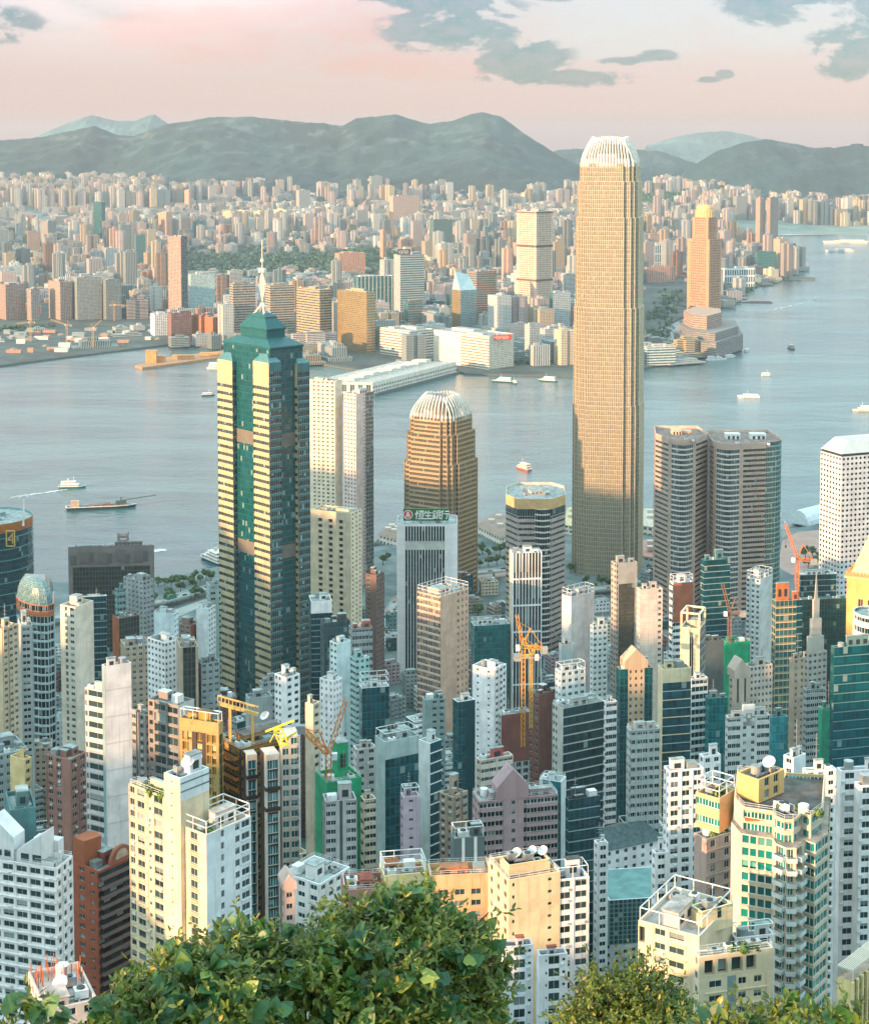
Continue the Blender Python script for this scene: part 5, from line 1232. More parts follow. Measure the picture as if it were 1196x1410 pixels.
def pyramid():
    Y = 930; poly, z, th = fit(1165, 1232, 1262, 800, Y, 62); c = poly.mean(axis=0); root = thing('office_tower', 'golden stone tower with a pyramid roof catching the last sun', 'office tower', (c[0], c[1], 10)); M = newM(); z0 = gz(*c) - 1
    sp = [(.2, 'blank', dict(w=0)), (.6, 'win', dict(fh=17, bw=6, u=(.22, .72), v=(.25, .8), rec=.6, top=10)), (.2, 'blank', dict(w=0))]
    for i in range(4): side(M, poly[i], poly[(i + 1) % 4], z0, z, sp)
    flush(root, M, [wall('d7b26c')], [glass('5a3f28', pl=.1, mull=True)])
    r = MB(); g = inset(poly, -1.2); r.rings([ring3(g, z - 1.5), ring3(g, z)], 0, cap=True); r.rings([ring3(inset(poly, 1.5), z), ring3(c + (poly - c) * .1, z + 34)]); r.build('pyramid_roof', [wall('e0c795')], root)
    k = MB(); i4 = inset(poly, -.6)
    for i in range(4):
        p, q = i4[i], i4[(i + 1) % 4]
        for t in np.linspace(.03, .97, 14): s = p + (q - p) * t; k.box(s[0] - .6, s[0] + .6, s[1] - .6, s[1] + .6, z, z + 2.2)
    k.rings([ring3(inset(poly, -1.3), z - .4), ring3(inset(poly, -1.3), z + .25)], cap=False)
    k.build('cornice_trim', [wall('d9a765')], root)
pyramid()

def round_glass():
    Y = 1100; c = at(-14, 726, Y + 30)[:2]; R = 30; t = np.linspace(0, 2 * pi, 25)[:-1]; P = np.stack([c[0] + R * np.cos(t), c[1] + R * np.sin(t)], 1); z = at(10, 737, Y)[2]; z0 = gz(*c) - 1
    root = thing('office_tower', 'round dark teal glass tower with an orange crown band and gold emblem', 'office tower', (*c, z0)); M = newM(); zt = at(10, 724, Y)[2]
    for i in range(24): side(M, P[i], P[(i + 1) % 24], z0, z, ('cw', dict(fh=4, bw=2, hb=.5, hd=.3, hs=2))); side(M, P[i], P[(i + 1) % 24], z, zt, ('blank', dict(w=1)))
    flush(root, M, [wall('5f9ba0', rough=.4), wall('a8672f', rough=.4)], [curtain('0a3f48', '0a3138', '14555c', pl=.05, jit=.05)])
    roof_kit(root, P, zt, seed=2, plant=2, units=4, wallm=wall('7fa3a6'), mast=0, par=1.5, tanks=2)
    m = MB(); b = at(33, 724, Y + 14); m.bar(b, at(33, 688, Y + 14), .8); m.bar(b + [-.9, 0, 0], at(33, 708, Y + 14), .5); m.build('antenna', [sk('white')], root)
    e = MB(); q = at(15, 752, Y - 3.5); s = 5.6
    for (u0, v0, u1, v1) in ((-.5, 0, -.5, 1.9), (-.5, 1.9, .5, 1.9), (.5, 1.9, .5, 0), (.5, 0, -.5, 0), (.25, .3, .25, 1.6), (.25, 1.6, -.3, .75), (-.3, .75, .42, .75)): e.bar(q + [u0 * s, 0, v0 * s], q + [u1 * s, 0, v1 * s], .8)
    e.build('emblem', [plain('d9b060', .35, .4)], root)
round_glass()
def curved_dome():
    Y = 860; z = at(50, 848, Y)[2]; P = [at(23 + 52 * f, 848, Y + g)[:2] for f, g in ((0, 16), (.08, 9), (.22, 4), (.42, 0), (.62, -2), (.84, -2), (1.0, 2), (1.02, 26), (.1, 30))]; P = np.array(P)
    root, c = start('apartment_tower', 'curved dark tower with white balcony lines under a glass vault roof', 'apartment tower', P, 20); M = newM(); z0 = gz(*c) - 1; zt = at(50, 832, Y)[2]
    for i in range(len(P)):
        side(M, P[i], P[(i + 1) % len(P)], z0, z, ('band', dict(fh=4.6, bw=2.2, rec=.6, v=(.15, .98))) if i < 6 else ('band', dict(fh=4.6, rec=.2)))
        side(M, P[i], P[(i + 1) % len(P)], z, zt, ('band', dict(fh=5, v=(.4, .9), rec=.6, w=1)))
    flush(root, M, [wall('9fb3b5'), wall('b0683c')], [glass('10333a', pl=.12, mull=False)])
    R = MB(); m = P.mean(axis=0); R.poly(ring3(P, zt), 0); R.rings([ring3(m + (P - m) * k, zt + 13 * h) for k, h in ((.94, 0), (.9, .35), (.78, .65), (.55, .88), (.2, 1))], 0); R.build('vault_roof', [curtain('4f7476', '456a6c', '93a9a8', mu=.12, sv=.05, line=.06)], root)
curved_dome()

def gold_complex():
    Y = 520; root = None; gold = wall('a8905c', rough=.4); dk = wall('3b2f28', rough=.5); cr = wall('c9c0b2')
    P, z, th = fit(300, 331, 411, 1032, Y + 12, 40); c = P.mean(axis=0); z0 = gz(*c) - 1
    root = thing('apartment_tower', 'black and gold luxury tower with fluted bays and a cluttered gilded roof', 'apartment tower', (c[0], c[1], z0)); M = newM()
    dkg = ('band', dict(fh=3.6, bw=2, rec=.5, v=(.3, .95), w=1)); bal = ('balc', dict(fh=3.6, bw=2, rec=.5, v=(.25, .95), w=1, dp=1.4, b=0))
    for i in range(4): side(M, P[i], P[(i + 1) % 4], z0, z, dkg if i != 3 else bal)
    Q, zq, _ = fit(247, 301, 307, 996, Y, 68)
    for i in range(4): side(M, Q[i], Q[(i + 1) % 4], z0, zq, [(.07, 'blank', dict(w=0)), (.28, 'win', dict(fh=3.6, bw=2.2, u=(.12, .94), v=(.1, .92), rec=.4, w=0, top=4, tw=0)), (.1, 'blank', dict(w=1, top=4, tw=0)), (.2, 'win', dict(fh=3.6, bw=2.2, u=(.12, .94), v=(.1, .92), rec=.4, w=1, top=4, tw=0)), (.1, 'blank', dict(w=1, top=4, tw=0)), (.28, 'win', dict(fh=3.6, bw=2.2, u=(.12, .94), v=(.1, .92), rec=.4, w=0, top=4, tw=0)), (.07, 'blank', dict(w=0))])
    for (a, b, c_, yt, dY) in ((335, 340, 354, 1040, 4), (358, 366, 385, 1040, -6)):
        S, zs, _ = fit(a, b, c_, yt, Y + dY, 22); side(M, S[0], S[1], z0, zs, [(.12, 'blank', dict(w=2)), (.76, 'band', dict(fh=3.6, bw=2, rec=.4, v=(.12, .97), w=1, g=1, top=2, tw=2)), (.12, 'blank', dict(w=2))]); side(M, S[3], S[0], z0, zs, [(.7, 'blank', dict(w=1)), (.3, 'blank', dict(w=2))]); side(M, S[1], S[2], z0, zs, ('blank', dict(w=1))); side(M, S[2], S[3], z0, zs, ('blank', dict(w=1))); M['facade'].poly(ring3(S, zs), 2)
        for yb in (1080, 1108): zb = at(b, yb, Y)[2]; I = inset(S, -.25); M['facade'].rings([ring3(I, zb), ring3(I, zb + 1.2)], 1, cap=True, cap0=True)
    S, zs, _ = fit(384, 388, 411, 1015, Y + 8, 12); side(M, S[0], S[1], z0, zs, ('win', dict(fh=3.6, bw=3.2, u=(.08, .86), v=(.2, .85), rec=.4, w=2, g=1))); side(M, S[1], S[2], z0, zs, dkg); side(M, S[3], S[0], z0, zs, ('blank', dict(w=2))); M['facade'].poly(ring3(S, zs), 2)
    flush(root, M, [gold, dk, cr], [glass('6b5a2a', light='e8d69a', pl=.45, frame='a5853c', fw=.08), glass('0e666c', light='79b5b5', pl=.2, frame='c4cccb')], bm=[plain('b9752f', .5)])
    roof_kit(root, Q, zq, seed=31, plant=2, units=4, wallm=gold, col='7c6a4c', par=2, garden=3, plantcol='b98e45', frame=3.0); roof_kit(root, P, z, seed=33, plant=2, units=7, wallm=wall('a98245'), col='6d6660', par=1.5, plantcol='a58552', pipes=5, rail=1)
    dish((*(P[0] * .3 + P[2] * .7), z + 3), 1.7, radians(235), root)
    g_ = MB(); a = at(300, 968, Y + 20); b = at(356, 984, Y + 20); g_.bar(a, b, 1.1); g_.bar(a + [0, 0, 2.6], b + [0, 0, 2.6], .5)
    for f in np.linspace(0, 1, 12): p = a + (b - a) * f; g_.bar(p, p + [0, 0, 2.6], .25)
    for f in (.3, .85): p = a + (b - a) * f; g_.bar(p, (p[0], p[1], z - 1), .9)
    g_.build('window_cleaning_crane', [plain('d8b06a', .5)], root)
    # yellow access cradle
    k = MB(); o = at(377, 1006, Y); u = at(388, 1003, Y) - o; v = at(386, 1027, Y) - o
    for f in (0, 1): k.bar(o + u * f, o + v + u * f, .5); k.bar(o + v * f, o + u + v * f, .5)
    for f, s in ((.12, .2), (.45, .8), (.78, .2)): k.bar(o + v * f + u * .2, o + v * (f + .2) + u * .8, .35); k.bar(o + v * (f + .2) + u * .8, o + v * (f + .3) + u * .2, .35)
    k.bar(at(366, 1007, Y + 6), at(405, 992, Y + 2), .6); k.bar(at(392, 1018, Y + 2), at(408, 1008, Y + 4), .5); k.bar(at(383, 1002, Y), at(372, 1022, Y + 6), .4)
    k.build('access_cradle', [plain('d9cf3a', .5)], root)
gold_complex()
# ------------------------------------------------------------------ island towers, from the shore down to the slope under the lookout
def bd(fh=4.0, v=(.4, .95), rec=.5, **k): return ('band', dict(fh=fh, bw=2.0, rec=rec, v=v, **k))
def wn(bw=3.2, u=(.22, .78), v=(.3, .78), fh=3.2, rec=.3, **k): return ('win', dict(fh=fh, bw=bw, u=u, v=v, rec=rec, **k))
def cw(bw=2.0, fh=3.8, **k): return ('cw', dict(fh=fh, bw=bw, **k))
def bl(**k): return ('blank', k)
def mix_(*s): return [(a,) + b for a, b in s]
res = lambda ac=.45, **k: wn(bw=3.4, u=(.2, .74), v=(.3, .8), fh=3.0, ac=ac, bay=.4, **k)
G1 = glass(); Gd = glass('12343a', pl=.12); Gn = glass('16494f', pl=.2, mull=False, fw=.05); Gt = glass('117d7a', light='7fd0c4', pl=.3, frame='d4dcd9')
T1 = curtain('0b4a52', '093c43', '2f6f73', jit=.05); T2 = curtain('0a3d46', '0a343c', '17585e', line=.09, lcol='9fb6b4', jit=.05); T3 = curtain('11686c', '0d555a', '2f8687', jit=.05); T4 = curtain('0c4650', '0b3a43', '0f4f58', mu=.03, line=.08, lcol='b4c8c5', jit=.06); T5 = curtain('2b3a38', '26322f', '5b5f55', mu=.12, jit=.04)
w_white = wall('ecedec'); w_pale = wall('d6dfde'); w_grey = wall('939e9d'); w_dark = wall('465355'); w_cream = wall('dccfb4'); w_beige = wall('b3a28d'); w_brick = wall('8a5240', line=.15, fh=3.0); w_pink = wall('ab9698'); w_brown = wall('7c5a4c'); w_teal = wall('6b9493'); w_green = wall('16a070', rough=.6, var=.18)
AT, OT = 'apartment_tower', 'office_tower'; ac_, oc_ = 'apartment tower', 'office tower'
RICH = dict(plant=2, units=7, tanks=2, pipes=3)
I = [
 # ---- western shore group
 (AT, 'beige tower with orange lit edge ending the row beside the dark vaulted tower', ac_, 720, (-10, 3, 26), 866, 55, res(0), mix_((.4, wn()), (.6, bl())), wall('cbb597'), G1, dict(units=3)),
 (AT, 'grey tower of deep dark window slots against the vaulted tower', ac_, 735, (25, 29, 45), 862, 20, wn(bw=5, u=(.1, .8), v=(.2, .7)), bl(), wall('aab0ad'), Gd, dict(units=3)),
 (AT, 'slim white tower with a sunlit orange bay at its top', ac_, 760, (83, 104, 129), 836, 62, bl(), mix_((.25, bl()), (.3, wn(bw=2.4, v=(.15, .85))), (.45, wn(bw=3))), wall('dccfbb'), G1, dict(units=3, par=2)),
 (OT, 'dark teal glass slab with a pale plant filled roof', oc_, 950, (99, 102, 147), 823, 12, cw(), cw(), w_pale, T2, dict(plant=2, units=9, par=2.5, frame=0), 46),
 (OT, 'wide dark grey slab in a concrete frame with a roof lattice', oc_, 1250, (88, 94, 212), 754, 6, mix_((.05, bl()), (.9, cw(bw=2.5, top=16, tw=0)), (.05, bl())), bl(), wall('7d7672'), T5, dict(plant=3, units=5, rail=1)),
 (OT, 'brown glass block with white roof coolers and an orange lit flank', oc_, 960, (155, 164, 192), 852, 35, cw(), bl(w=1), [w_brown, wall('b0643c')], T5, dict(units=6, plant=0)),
 (OT, 'grey office with tall windows stepped behind the brown glass block', oc_, 1010, (170, 197, 212), 801, 50, wn(), wn(bw=4, u=(.3, .7)), w_grey, Gd, RICH),
 (OT, 'lower teal banded wing stepped against the grey office', oc_, 1005, (158, 161, 173), 812, 30, bd(), bd(), w_teal, Gd, dict(units=2)),
 (AT, 'pale blue tower with a blank windowless flank by the shore road', ac_, 930, (212, 240, 246), 845, 75, wn(), bl(), wall('cfe0e2'), G1, dict(units=5, rail=1)),
 ('low_building', 'low brown red block beside the shore road', 'building', 1000, (240, 262, 276), 862, 60, bl(w=1), wn(bw=5), [wall('8f7a72'), w_brick], Gd, dict(units=3)),
 (AT, 'grey wedge with slanting roof next to the gold pier tower', ac_, 1000, (270, 287, 297), 838, 70, wn(), bl(), w_pale, G1, dict(units=3)),
 (OT, 'pale green office with square windows touching the gold pier tower', oc_, 1090, (284, 288, 310), 806, 20, wn(bw=4.5, fh=4, u=(.2, .8), v=(.3, .75)), wn(), wall('a9bfbc'), Gd, dict(units=2)),
 ('low_building', 'low beige building with cluttered roof before the brown glass block', 'building', 850, (166, 172, 207), 891, 20, wn(), wn(), w_beige, G1, RICH),
 (AT, 'white tower of square windows next to a beige one', ac_, 800, (203, 227, 248), 885, 48, wn(bw=2.6, u=(.2, .7)), wn(bw=3), w_white, Gd, RICH),
 (AT, 'beige tower with one dark gridded window panel', ac_, 780, (243, 248, 273), 892, 15, mix_((.15, bl()), (.7, cw()), (.15, bl())), bl(), w_beige, T5, RICH),
 (AT, 'narrow grey tower hard against the gold pier tower foot', ac_, 790, (271, 277, 303), 914, 25, wn(bw=2.8), wn(), w_grey, G1, RICH),
 (AT, 'brown pink housing tower with a taller lift shaft', ac_, 560, (64, 97, 120), 1046, 62, wn(bw=4, ac=.5), mix_((.7, res(.6)), (.3, bl())), wall('9c7468'), Gd, dict(units=4, tanks=2)),
 (AT, 'small cream tower with one glowing yellow flank', ac_, 560, (14, 34, 44), 1046, 58, wn(), bl(), wall('dcc48e'), G1, dict(units=3)),
 ('low_building', 'grey blue block with a white satellite dish on top', 'building', 430, (8, 14, 50), 1116, 20, bl(), bl(), wall('4f7d80'), G1, dict(plant=1, units=5, dishes=1, tanks=1)),
 (AT, 'grey tower with weathered roof behind the small glowing cream tower', ac_, 590, (-20, -4, 40), 1040, 30, wn(), wn(), w_grey, G1, RICH),
 # ---- middle of the slope, under the gold pier tower
 (AT, 'white tower with cluttered green stepped roof before the gold pier tower', ac_, 690, (378, 394, 413), 933, 45, wn(bw=4), mix_((.6, wn(bw=3)), (.4, bl())), w_white, Gn, RICH),
 (AT, 'grey tower standing behind the cluttered white tower', ac_, 710, (357, 361, 381), 940, 25, wn(), wn(), w_grey, G1, RICH),
 ('low_building', 'blocky grey concrete building below the gold pier tower', 'building', 670, (338, 343, 375), 962, 20, bl(), bl(), wall('8f9b9a'), G1, dict(units=5)),
 (AT, 'pencil thin tower with cream sunlit edge and rounded cap', ac_, 600, (420, 431, 441), 970, 55, wn(bw=3), bl(), wall('d3c4ac'), Gn, dict(units=1, plant=1)),
 (AT, 'white stepped tower with dark window columns', ac_, 760, (440, 459, 471), 938, 55, wn(bw=2.5, u=(.2, .6)), wn(bw=3, u=(.3, .6)), w_white, Gd, RICH),
 (AT, 'tall blank pale blue slab over the white stepped tower', ac_, 800, (454, 464, 483), 886, 40, bl(), wn(bw=3), wall('cfe3e3'), Gd, RICH),
 (AT, 'teal and white tower with stepped terraces beside the blank pale slab', ac_, 790, (482, 489, 509), 908, 30, wn(), bd(fh=3.2), wall('9fc4c2'), Gd, RICH),
 (OT, 'squat teal glass block under a white roof frame', oc_, 720, (494, 498, 536), 948, 14, cw(), cw(), w_pale, T1, dict(frame=5.5, plant=1, units=5)),
 (OT, 'dark slab with a white top band beside the gold pier tower', oc_, 1010, (425, 428, 457), 828, 10, cw(top=8, tw=0), cw(), w_white, T2, dict(units=1, plant=1, tanks=1)),
 (OT, 'dim grey office with rounded shoulders behind the blank pale slab', oc_, 940, (441, 446, 482), 858, 20, cw(), cw(), w_dark, curtain('2f4c50', '27444a', '3c5c5f'), RICH),
 (OT, 'dark brown tower with an orange lit upper corner', oc_, 1060, (503, 518, 529), 792, 60, wn(), mix_((.5, wn()), (.5, bl())), wall('6f5a52'), Gd, dict(units=2)),
 (OT, 'striped grey office with a reddish plant roof', oc_, 900, (480, 484, 513), 866, 15, bd(fh=4.2), bd(), w_grey, Gd, dict(units=4, plantcol='8d5f52', plant=2)),
 (OT, 'pale hotel slab with a broad sunlit cream front by the water', oc_, 1450, (425, 461, 471), 525, 66, bl(), mix_((.12, bl()), (.5, wn(bw=4.2, fh=3.6, u=(.3, .75), v=(.25, .75))), (.38, wn(bw=4.2, fh=3.6, u=(.3, .75), v=(.25, .75)))), wall('e2d3b8'), Gd, dict(units=3, par=2), 20),
 (OT, 'taller pale hotel slab with a pink flank by the water', oc_, 1440, (473, 490, 514), 543, 50, mix_((.42, bl()), (.12, wn(bw=3)), (.46, cw())), wn(bw=4.2, fh=3.6, u=(.3, .75), v=(.25, .75)), wall('d9c6bd'), [Gd, T2], dict(units=3, par=2), 20),
 (OT, 'cream stone tower with dark red slot windows under a stepped top', oc_, 1150, (427, 483, 498), 707, 66, wn(bw=6, u=(.35, .7)), mix_((.12, bl()), (.76, wn(bw=9.5, fh=4.4, u=(.3, .7), v=(.25, .85), top=5, rec=.8)), (.12, bl())), wall('e0d0b2'), glass('4a3a30', pl=.05, mull=False), dict(units=3, plant=2, par=3)),
 (AT, 'peach sunlit tower with open glazed corner before the bank tower', ac_, 950, (574, 606, 645), 822, 48, mix_((.58, bl()), (.14, wn(bw=3, fh=4, u=(.1, .6))), (.28, wn(bw=4, fh=4, u=(.25, .6)))), bd(fh=4, v=(.2, .95)), wall('d3b29a'), glass('5c4a3c', light='c9a27c', pl=.4), dict(units=3, plant=1, frame=4, par=1)),
 (OT, 'teal framed tower with white grid face and a dish on its roof', oc_, 1000, (701, 705, 746), 762, 8, mix_((.03, bl()), (.94, cw(bw=1.9, fh=18, fin=.4, fd=.5, hb=.9, hd=.7)), (.03, bl())), bl(w=1), [w_white, w_cream], curtain('3a4548', '2b4348', '6f8486', mu=0, line=0, pl=.2), dict(units=6, plant=2, dishes=1, rail=1, mast=1), 34),
 # ---- centre
 (AT, 'slim grey tower with two stepped roofs before the peach tower', ac_, 760, (581, 585, 613), 964, 15, mix_((.3, bl()), (.7, wn())), bl(), wall('8fa6a4'), Gd, RICH),
 (OT, 'narrow dark teal glass tower with a white roof corner', oc_, 680, (623, 630, 654), 967, 25, mix_((.45, cw()), (.55, bl(w=1))), cw(), [w_pale, wall('17474d', rough=.3)], T1, dict(units=2, plant=1)),
 (AT, 'white tower dotted with tiny windows and a stacked roof', ac_, 740, (650, 680, 697), 922, 55, res(.3), wn(bw=5, u=(.4, .6), v=(.35, .65)), w_white, Gd, dict(units=8, plant=3, tanks=2, pipes=3)),
 ('building_under_construction', 'bare concrete frame with rusty formwork under the yellow crane', 'construction site', 700, (685, 690, 729), 985, 20, wn(bw=3.6, u=(.15, .85), v=(.1, .9), rec=.8, top=22, tw=1), wn(), [wall('a7b0ac'), wall('7d4f47')], glass('1a2c2e', pl=.05), dict(units=6, plant=0, rail=1, tanks=0)),
 (AT, 'dark brown brick tower with pale roof beside the concrete frame', ac_, 725, (726, 742, 762), 957, 42, bl(), wn(bw=4), wall('7a5248', line=.1, fh=3), Gd, dict(units=4, col='b9c6c6')),
 (OT, 'broad dark glass office ruled with pale floor lines', oc_, 640, (760, 775, 831), 976, 28, cw(hb=.35, hs=1, hd=.3), mix_((.5, wn(bw=2.4)), (.5, bl())), wall('b4b6ae'), curtain('1c3d42', '17343a', '28484c', mu=.03, line=0, jit=.05), dict(units=6, plant=2, rail=1)),
 (OT, 'white banded office slab peeking past the broad dark glass office', oc_, 690, (829, 833, 849), 967, 20, bd(fh=3.6, v=(.3, .9)), bd(), w_white, Gd, dict(units=2)),
 (AT, 'cream stepped flats with a red penthouse roof', ac_, 600, (655, 661, 706), 1047, 25, bd(fh=3.3, v=(.35, .85), pier=7), wn(), wall('d3c6b8'), Gd, dict(units=6, plantcol='b5605a', plant=3)),
 (AT, 'large mauve pink flats with a gabled centre', ac_, 520, (650, 660, 768), 1104, 14, mix_((.3, ('balc', dict(fh=3.2, bw=2.4, rec=.5, v=(.2, .85), dp=1.2))), (.06, bl()), (.14, wn(bw=5, u=(.35, .65))), (.06, bl()), (.44, ('balc', dict(fh=3.2, bw=2.4, rec=.5, v=(.2, .85), dp=1.2)))), wn(), w_pink, Gd, dict(units=9, plant=2, tanks=2, rail=1)),
 (OT, 'teal glass tower thin as a blade behind the mauve flats', oc_, 565, (742, 772, 779), 1077, 68, bl(), mix_((.15, bl()), (.85, cw())), w_pale, T3, dict(units=3, plant=1, rail=1)),
 (OT, 'dark smoked glass block in the shade of the broad dark office', oc_, 555, (778, 783, 826), 1102, 20, cw(), cw(), w_dark, T2, RICH),
 ('low_building', 'grey block with white upright stripes and a big pale dish', 'building', 470, (620, 625, 667), 1155, 12, mix_((.25, bl()), (.1, bl(w=1)), (.3, bl()), (.1, bl(w=1)), (.25, bl())), bl(), [wall('5f7274'), w_white], G1, dict(units=4, plant=1, frame=3, tanks=0)),
 (AT, 'beige stepped flats crowned by small turrets', ac_, 560, (605, 624, 644), 1098, 45, res(.5), res(.5), w_beige, Gd, dict(units=3, plant=3, ph=6)),
 (OT, 'low glazed hall with stair roof behind the white dotted tower', 'office', 1000, (648, 653, 702), 862, 12, cw(), cw(), w_pale, T3, dict(units=8, plant=1, frame=3), 40),
 (AT, 'white slab with an orange lit shoulder at the crane foot', ac_, 900, (773, 786, 818), 822, 40, bl(), bl(), wall('d3cdc9'), G1, dict(units=3, frame=4, plant=1)),
 ('low_building', 'small grey shaft in front of the white shouldered slab', 'building', 820, (769, 773, 790), 888, 20, bl(), bl(), wall('a3b1b0'), G1, dict(units=1, plant=1)),
 (AT, 'pale cluttered block with a stacked roof below the small grey shaft', ac_, 720, (764, 772, 806), 925, 25, wn(), wn(), w_pale, G1, dict(units=9, plant=3, tanks=2, frame=3)),
 (OT, 'pale office full of window units behind the white shouldered slab', oc_, 880, (812, 816, 836), 862, 20, wn(ac=.6), wn(), w_pale, G1, RICH),
 # ---- east of centre
 (OT, 'brown grey tower with a white roof hut by the tallest tower', oc_, 900, (841, 848, 877), 776, 18, mix_((.12, wn(bw=3)), (.76, cw(bw=1.6, top=12)), (.12, bl())), wn(), wall('a9a59c'), curtain('4d4a3c', '3d4440', '5d5a4a', jit=.05), dict(units=4, plant=2)),
 (AT, 'blank cream slab with a jumble of gilded roof tanks', ac_, 850, (876, 881, 912), 812, 14, mix_((.75, bl()), (.25, wn(bw=3))), wn(bw=2), wall('d6c9bb', panel=5), Gd, dict(units=7, plant=2, tanks=3)),
 (OT, 'white banded tower with a brick red top floor', oc_, 870, (921, 926, 954), 803, 15, mix_((1, bd(fh=3.6, top=22, tw=1))), bd(), [w_white, wall('a8664c')], Gn, dict(units=5, plant=1, frame=4)),
 (OT, 'teal glass tower with an orange reflecting patch before the twin towers', oc_, 990, (964, 969, 1005), 772, 15, cw(), cw(), w_teal, T4, dict(units=4, plant=2, ph=7, plantcol='4f8486')),
 ('building_under_construction', 'unfinished tower wrapped in green netting with a bristling top', 'construction site', 850, (992, 998, 1032), 886, 18, bl(), bl(), w_green, G1, dict(units=8, plant=1, rail=1, col='6a7d70')),
 (AT, 'grey white flats with scaffold roof by the netted tower', ac_, 900, (1027, 1046, 1063), 798, 50, bl(), res(.5), wall('c3cccb'), Gd, dict(units=6, plant=2, frame=4)),
 (OT, 'cream gridded glass tower under an orange roof frame', oc_, 860, (1062, 1067, 1104), 828, 12, mix_((.78, cw(bw=2.4, fh=4, hb=.35, hd=.25)), (.22, cw(g=1))), cw(), wall('dcc9a2'), [curtain('2c5b5c', '8b7f63', 'b9a67f', mu=.1, sv=.3), T2], dict(units=5, plant=2, plantcol='c2703f', ph=9)),
 (OT, 'dark glass box with white roof plant above a wider podium', oc_, 1050, (1098, 1102, 1151), 792, 8, cw(), cw(), w_pale, T2, dict(units=9, plant=2, rail=1), 40),
 (OT, 'wider dark teal podium below the dark glass box', 'office', 1005, (1098, 1102, 1167), 826, 8, cw(), cw(), w_teal, T1, dict(units=3, plant=0), 45),
 (OT, 'large teal glass slab with fine pale lines at the frame edge', oc_, 640, (1143, 1148, 1215), 892, 14, cw(hb=.3, hd=.25), cw(), w_teal, curtain('0a4f58', '0a444c', '1a6a70', mu=.03, line=0, jit=.06), dict(units=3, plant=1), 40),
 (AT, 'beige setback tower topped by a needle spire', ac_, 800, (1105, 1112, 1138), 900, 25, wn(bw=3), wn(), wall('a8a49a'), Gd, dict(units=0, plant=0, tanks=0)),
 (OT, 'bright cream tower with one dark slot and open crown', oc_, 760, (936, 963, 971), 866, 68, cw(), mix_((.45, bl(top=0)), (.25, wn(bw=9, fh=40, u=(.1, .9), v=(.4, .95))), (.3, bl())), wall('e3d2ac'), [Gd, T3], dict(units=2, plant=1)),
 (OT, 'deep teal glass tower with a cream parapet and pale lines', oc_, 680, (905, 912, 951), 922, 12, mix_((1, cw(hb=.35, hs=2, hd=.25, top=6))), bl(), wall('d9c9a4'), T4, dict(units=3, plant=1)),
 (OT, 'beige gabled tower with green glass flanks', oc_, 720, (848, 853, 898), 922, 12, mix_((.25, cw(g=1)), (.5, wn(bw=2.6, u=(.3, .7))), (.25, cw(g=1))), cw(g=1), wall('c2ab8e'), [Gd, T1], dict(units=3, plant=2, ph=7, plantcol='c2ab8e')),
 (OT, 'grey office of close ribbon windows before the gabled tower', oc_, 600, (862, 868, 908), 1006, 12, bd(fh=3.5, v=(.4, .9), pier=2.4, pw=.35), wn(), wall('aeb6b3'), Gd, dict(units=4, plant=2, rail=1)),
 (AT, 'cream gabled flats with dark slot windows', ac_, 760, (1003, 1008, 1033), 934, 20, mix_((.2, bl()), (.2, wn(bw=3, fh=16, v=(.1, .95))), (.2, bl()), (.2, wn(bw=3, fh=16, v=(.1, .95))), (.2, bl())), wn(), wall('c9b8a8'), Gd, dict(units=2, plant=2, ph=6)),
 (OT, 'cream office of many small square windows with a white drum roof', oc_, 785, (1024, 1032, 1063), 918, 20, wn(bw=2.2, u=(.25, .75), fh=3.3), wn(bw=2.4), wall('cfc3b6'), Gd, RICH),
 (OT, 'white office with square emblem between dark striped wings', oc_, 640, (998, 1002, 1059), 988, 10, mix_((.3, bd(fh=3.6)), (.4, wn(bw=3, u=(.3, .7))), (.3, bd(fh=3.6))), wn(), wall('c6cac6'), Gd, dict(units=3, plant=2)),
 (OT, 'flat teal glass block next to the white emblem office', oc_, 665, (1058, 1062, 1084), 988, 12, cw(), cw(), w_teal, curtain('3a8c94', '338288', '4f9fa4', jit=.05), dict(units=2)),
 (AT, 'slim beige tower with pilasters beside the spire tower', ac_, 750, (1086, 1092, 1108), 908, 30, wn(bw=4, u=(.3, .6)), bl(), w_beige, Gd, dict(units=2)),
 (AT, 'grey tower with dark strips and rounded corner below the spire tower', ac_, 735, (1105, 1110, 1133), 950, 15, bd(fh=3.3), wn(), wall('9aa3a0'), Gd, RICH),
 ('building_under_construction', 'slim tower sheathed in green netting by the teal glass slab', 'construction site', 665, (1127, 1131, 1146), 978, 20, bl(), bl(), wall('2f9a78', var=.15), G1, dict(units=3, plant=1, rail=1)),
 (OT, 'teal and white narrow tower beneath the bright cream tower', oc_, 735, (947, 952, 974), 935, 18, bd(fh=3.6, v=(.2, .9)), bl(), w_pale, T3 and Gn, RICH),
 (OT, 'plain teal glass block between two pale towers', oc_, 725, (970, 975, 1001), 962, 12, cw(), cw(), w_teal, T3, dict(units=3)),
 (AT, 'brown shaded tower behind the netted tower foot', ac_, 800, (962, 967, 996), 884, 20, bl(), bl(), wall('5f6a68'), Gd, dict(units=3)),
 (AT, 'white flats with many tiny windows at the court edge', ac_, 520, (817, 822, 837), 1162, 15, res(.4), wn(), w_white, Gd, dict(units=3)),
 (AT, 'low white wing beside the tall white flats', ac_, 470, (897, 902, 920), 1175, 15, res(.4), wn(), w_white, Gd, dict(units=3, rail=1)),
 (AT, 'white tower with a dish roof behind the tall white flats', ac_, 520, (962, 968, 992), 1042, 20, wn(ac=.3), wn(), w_white, Gd, dict(units=3, dishes=1, plant=1)),
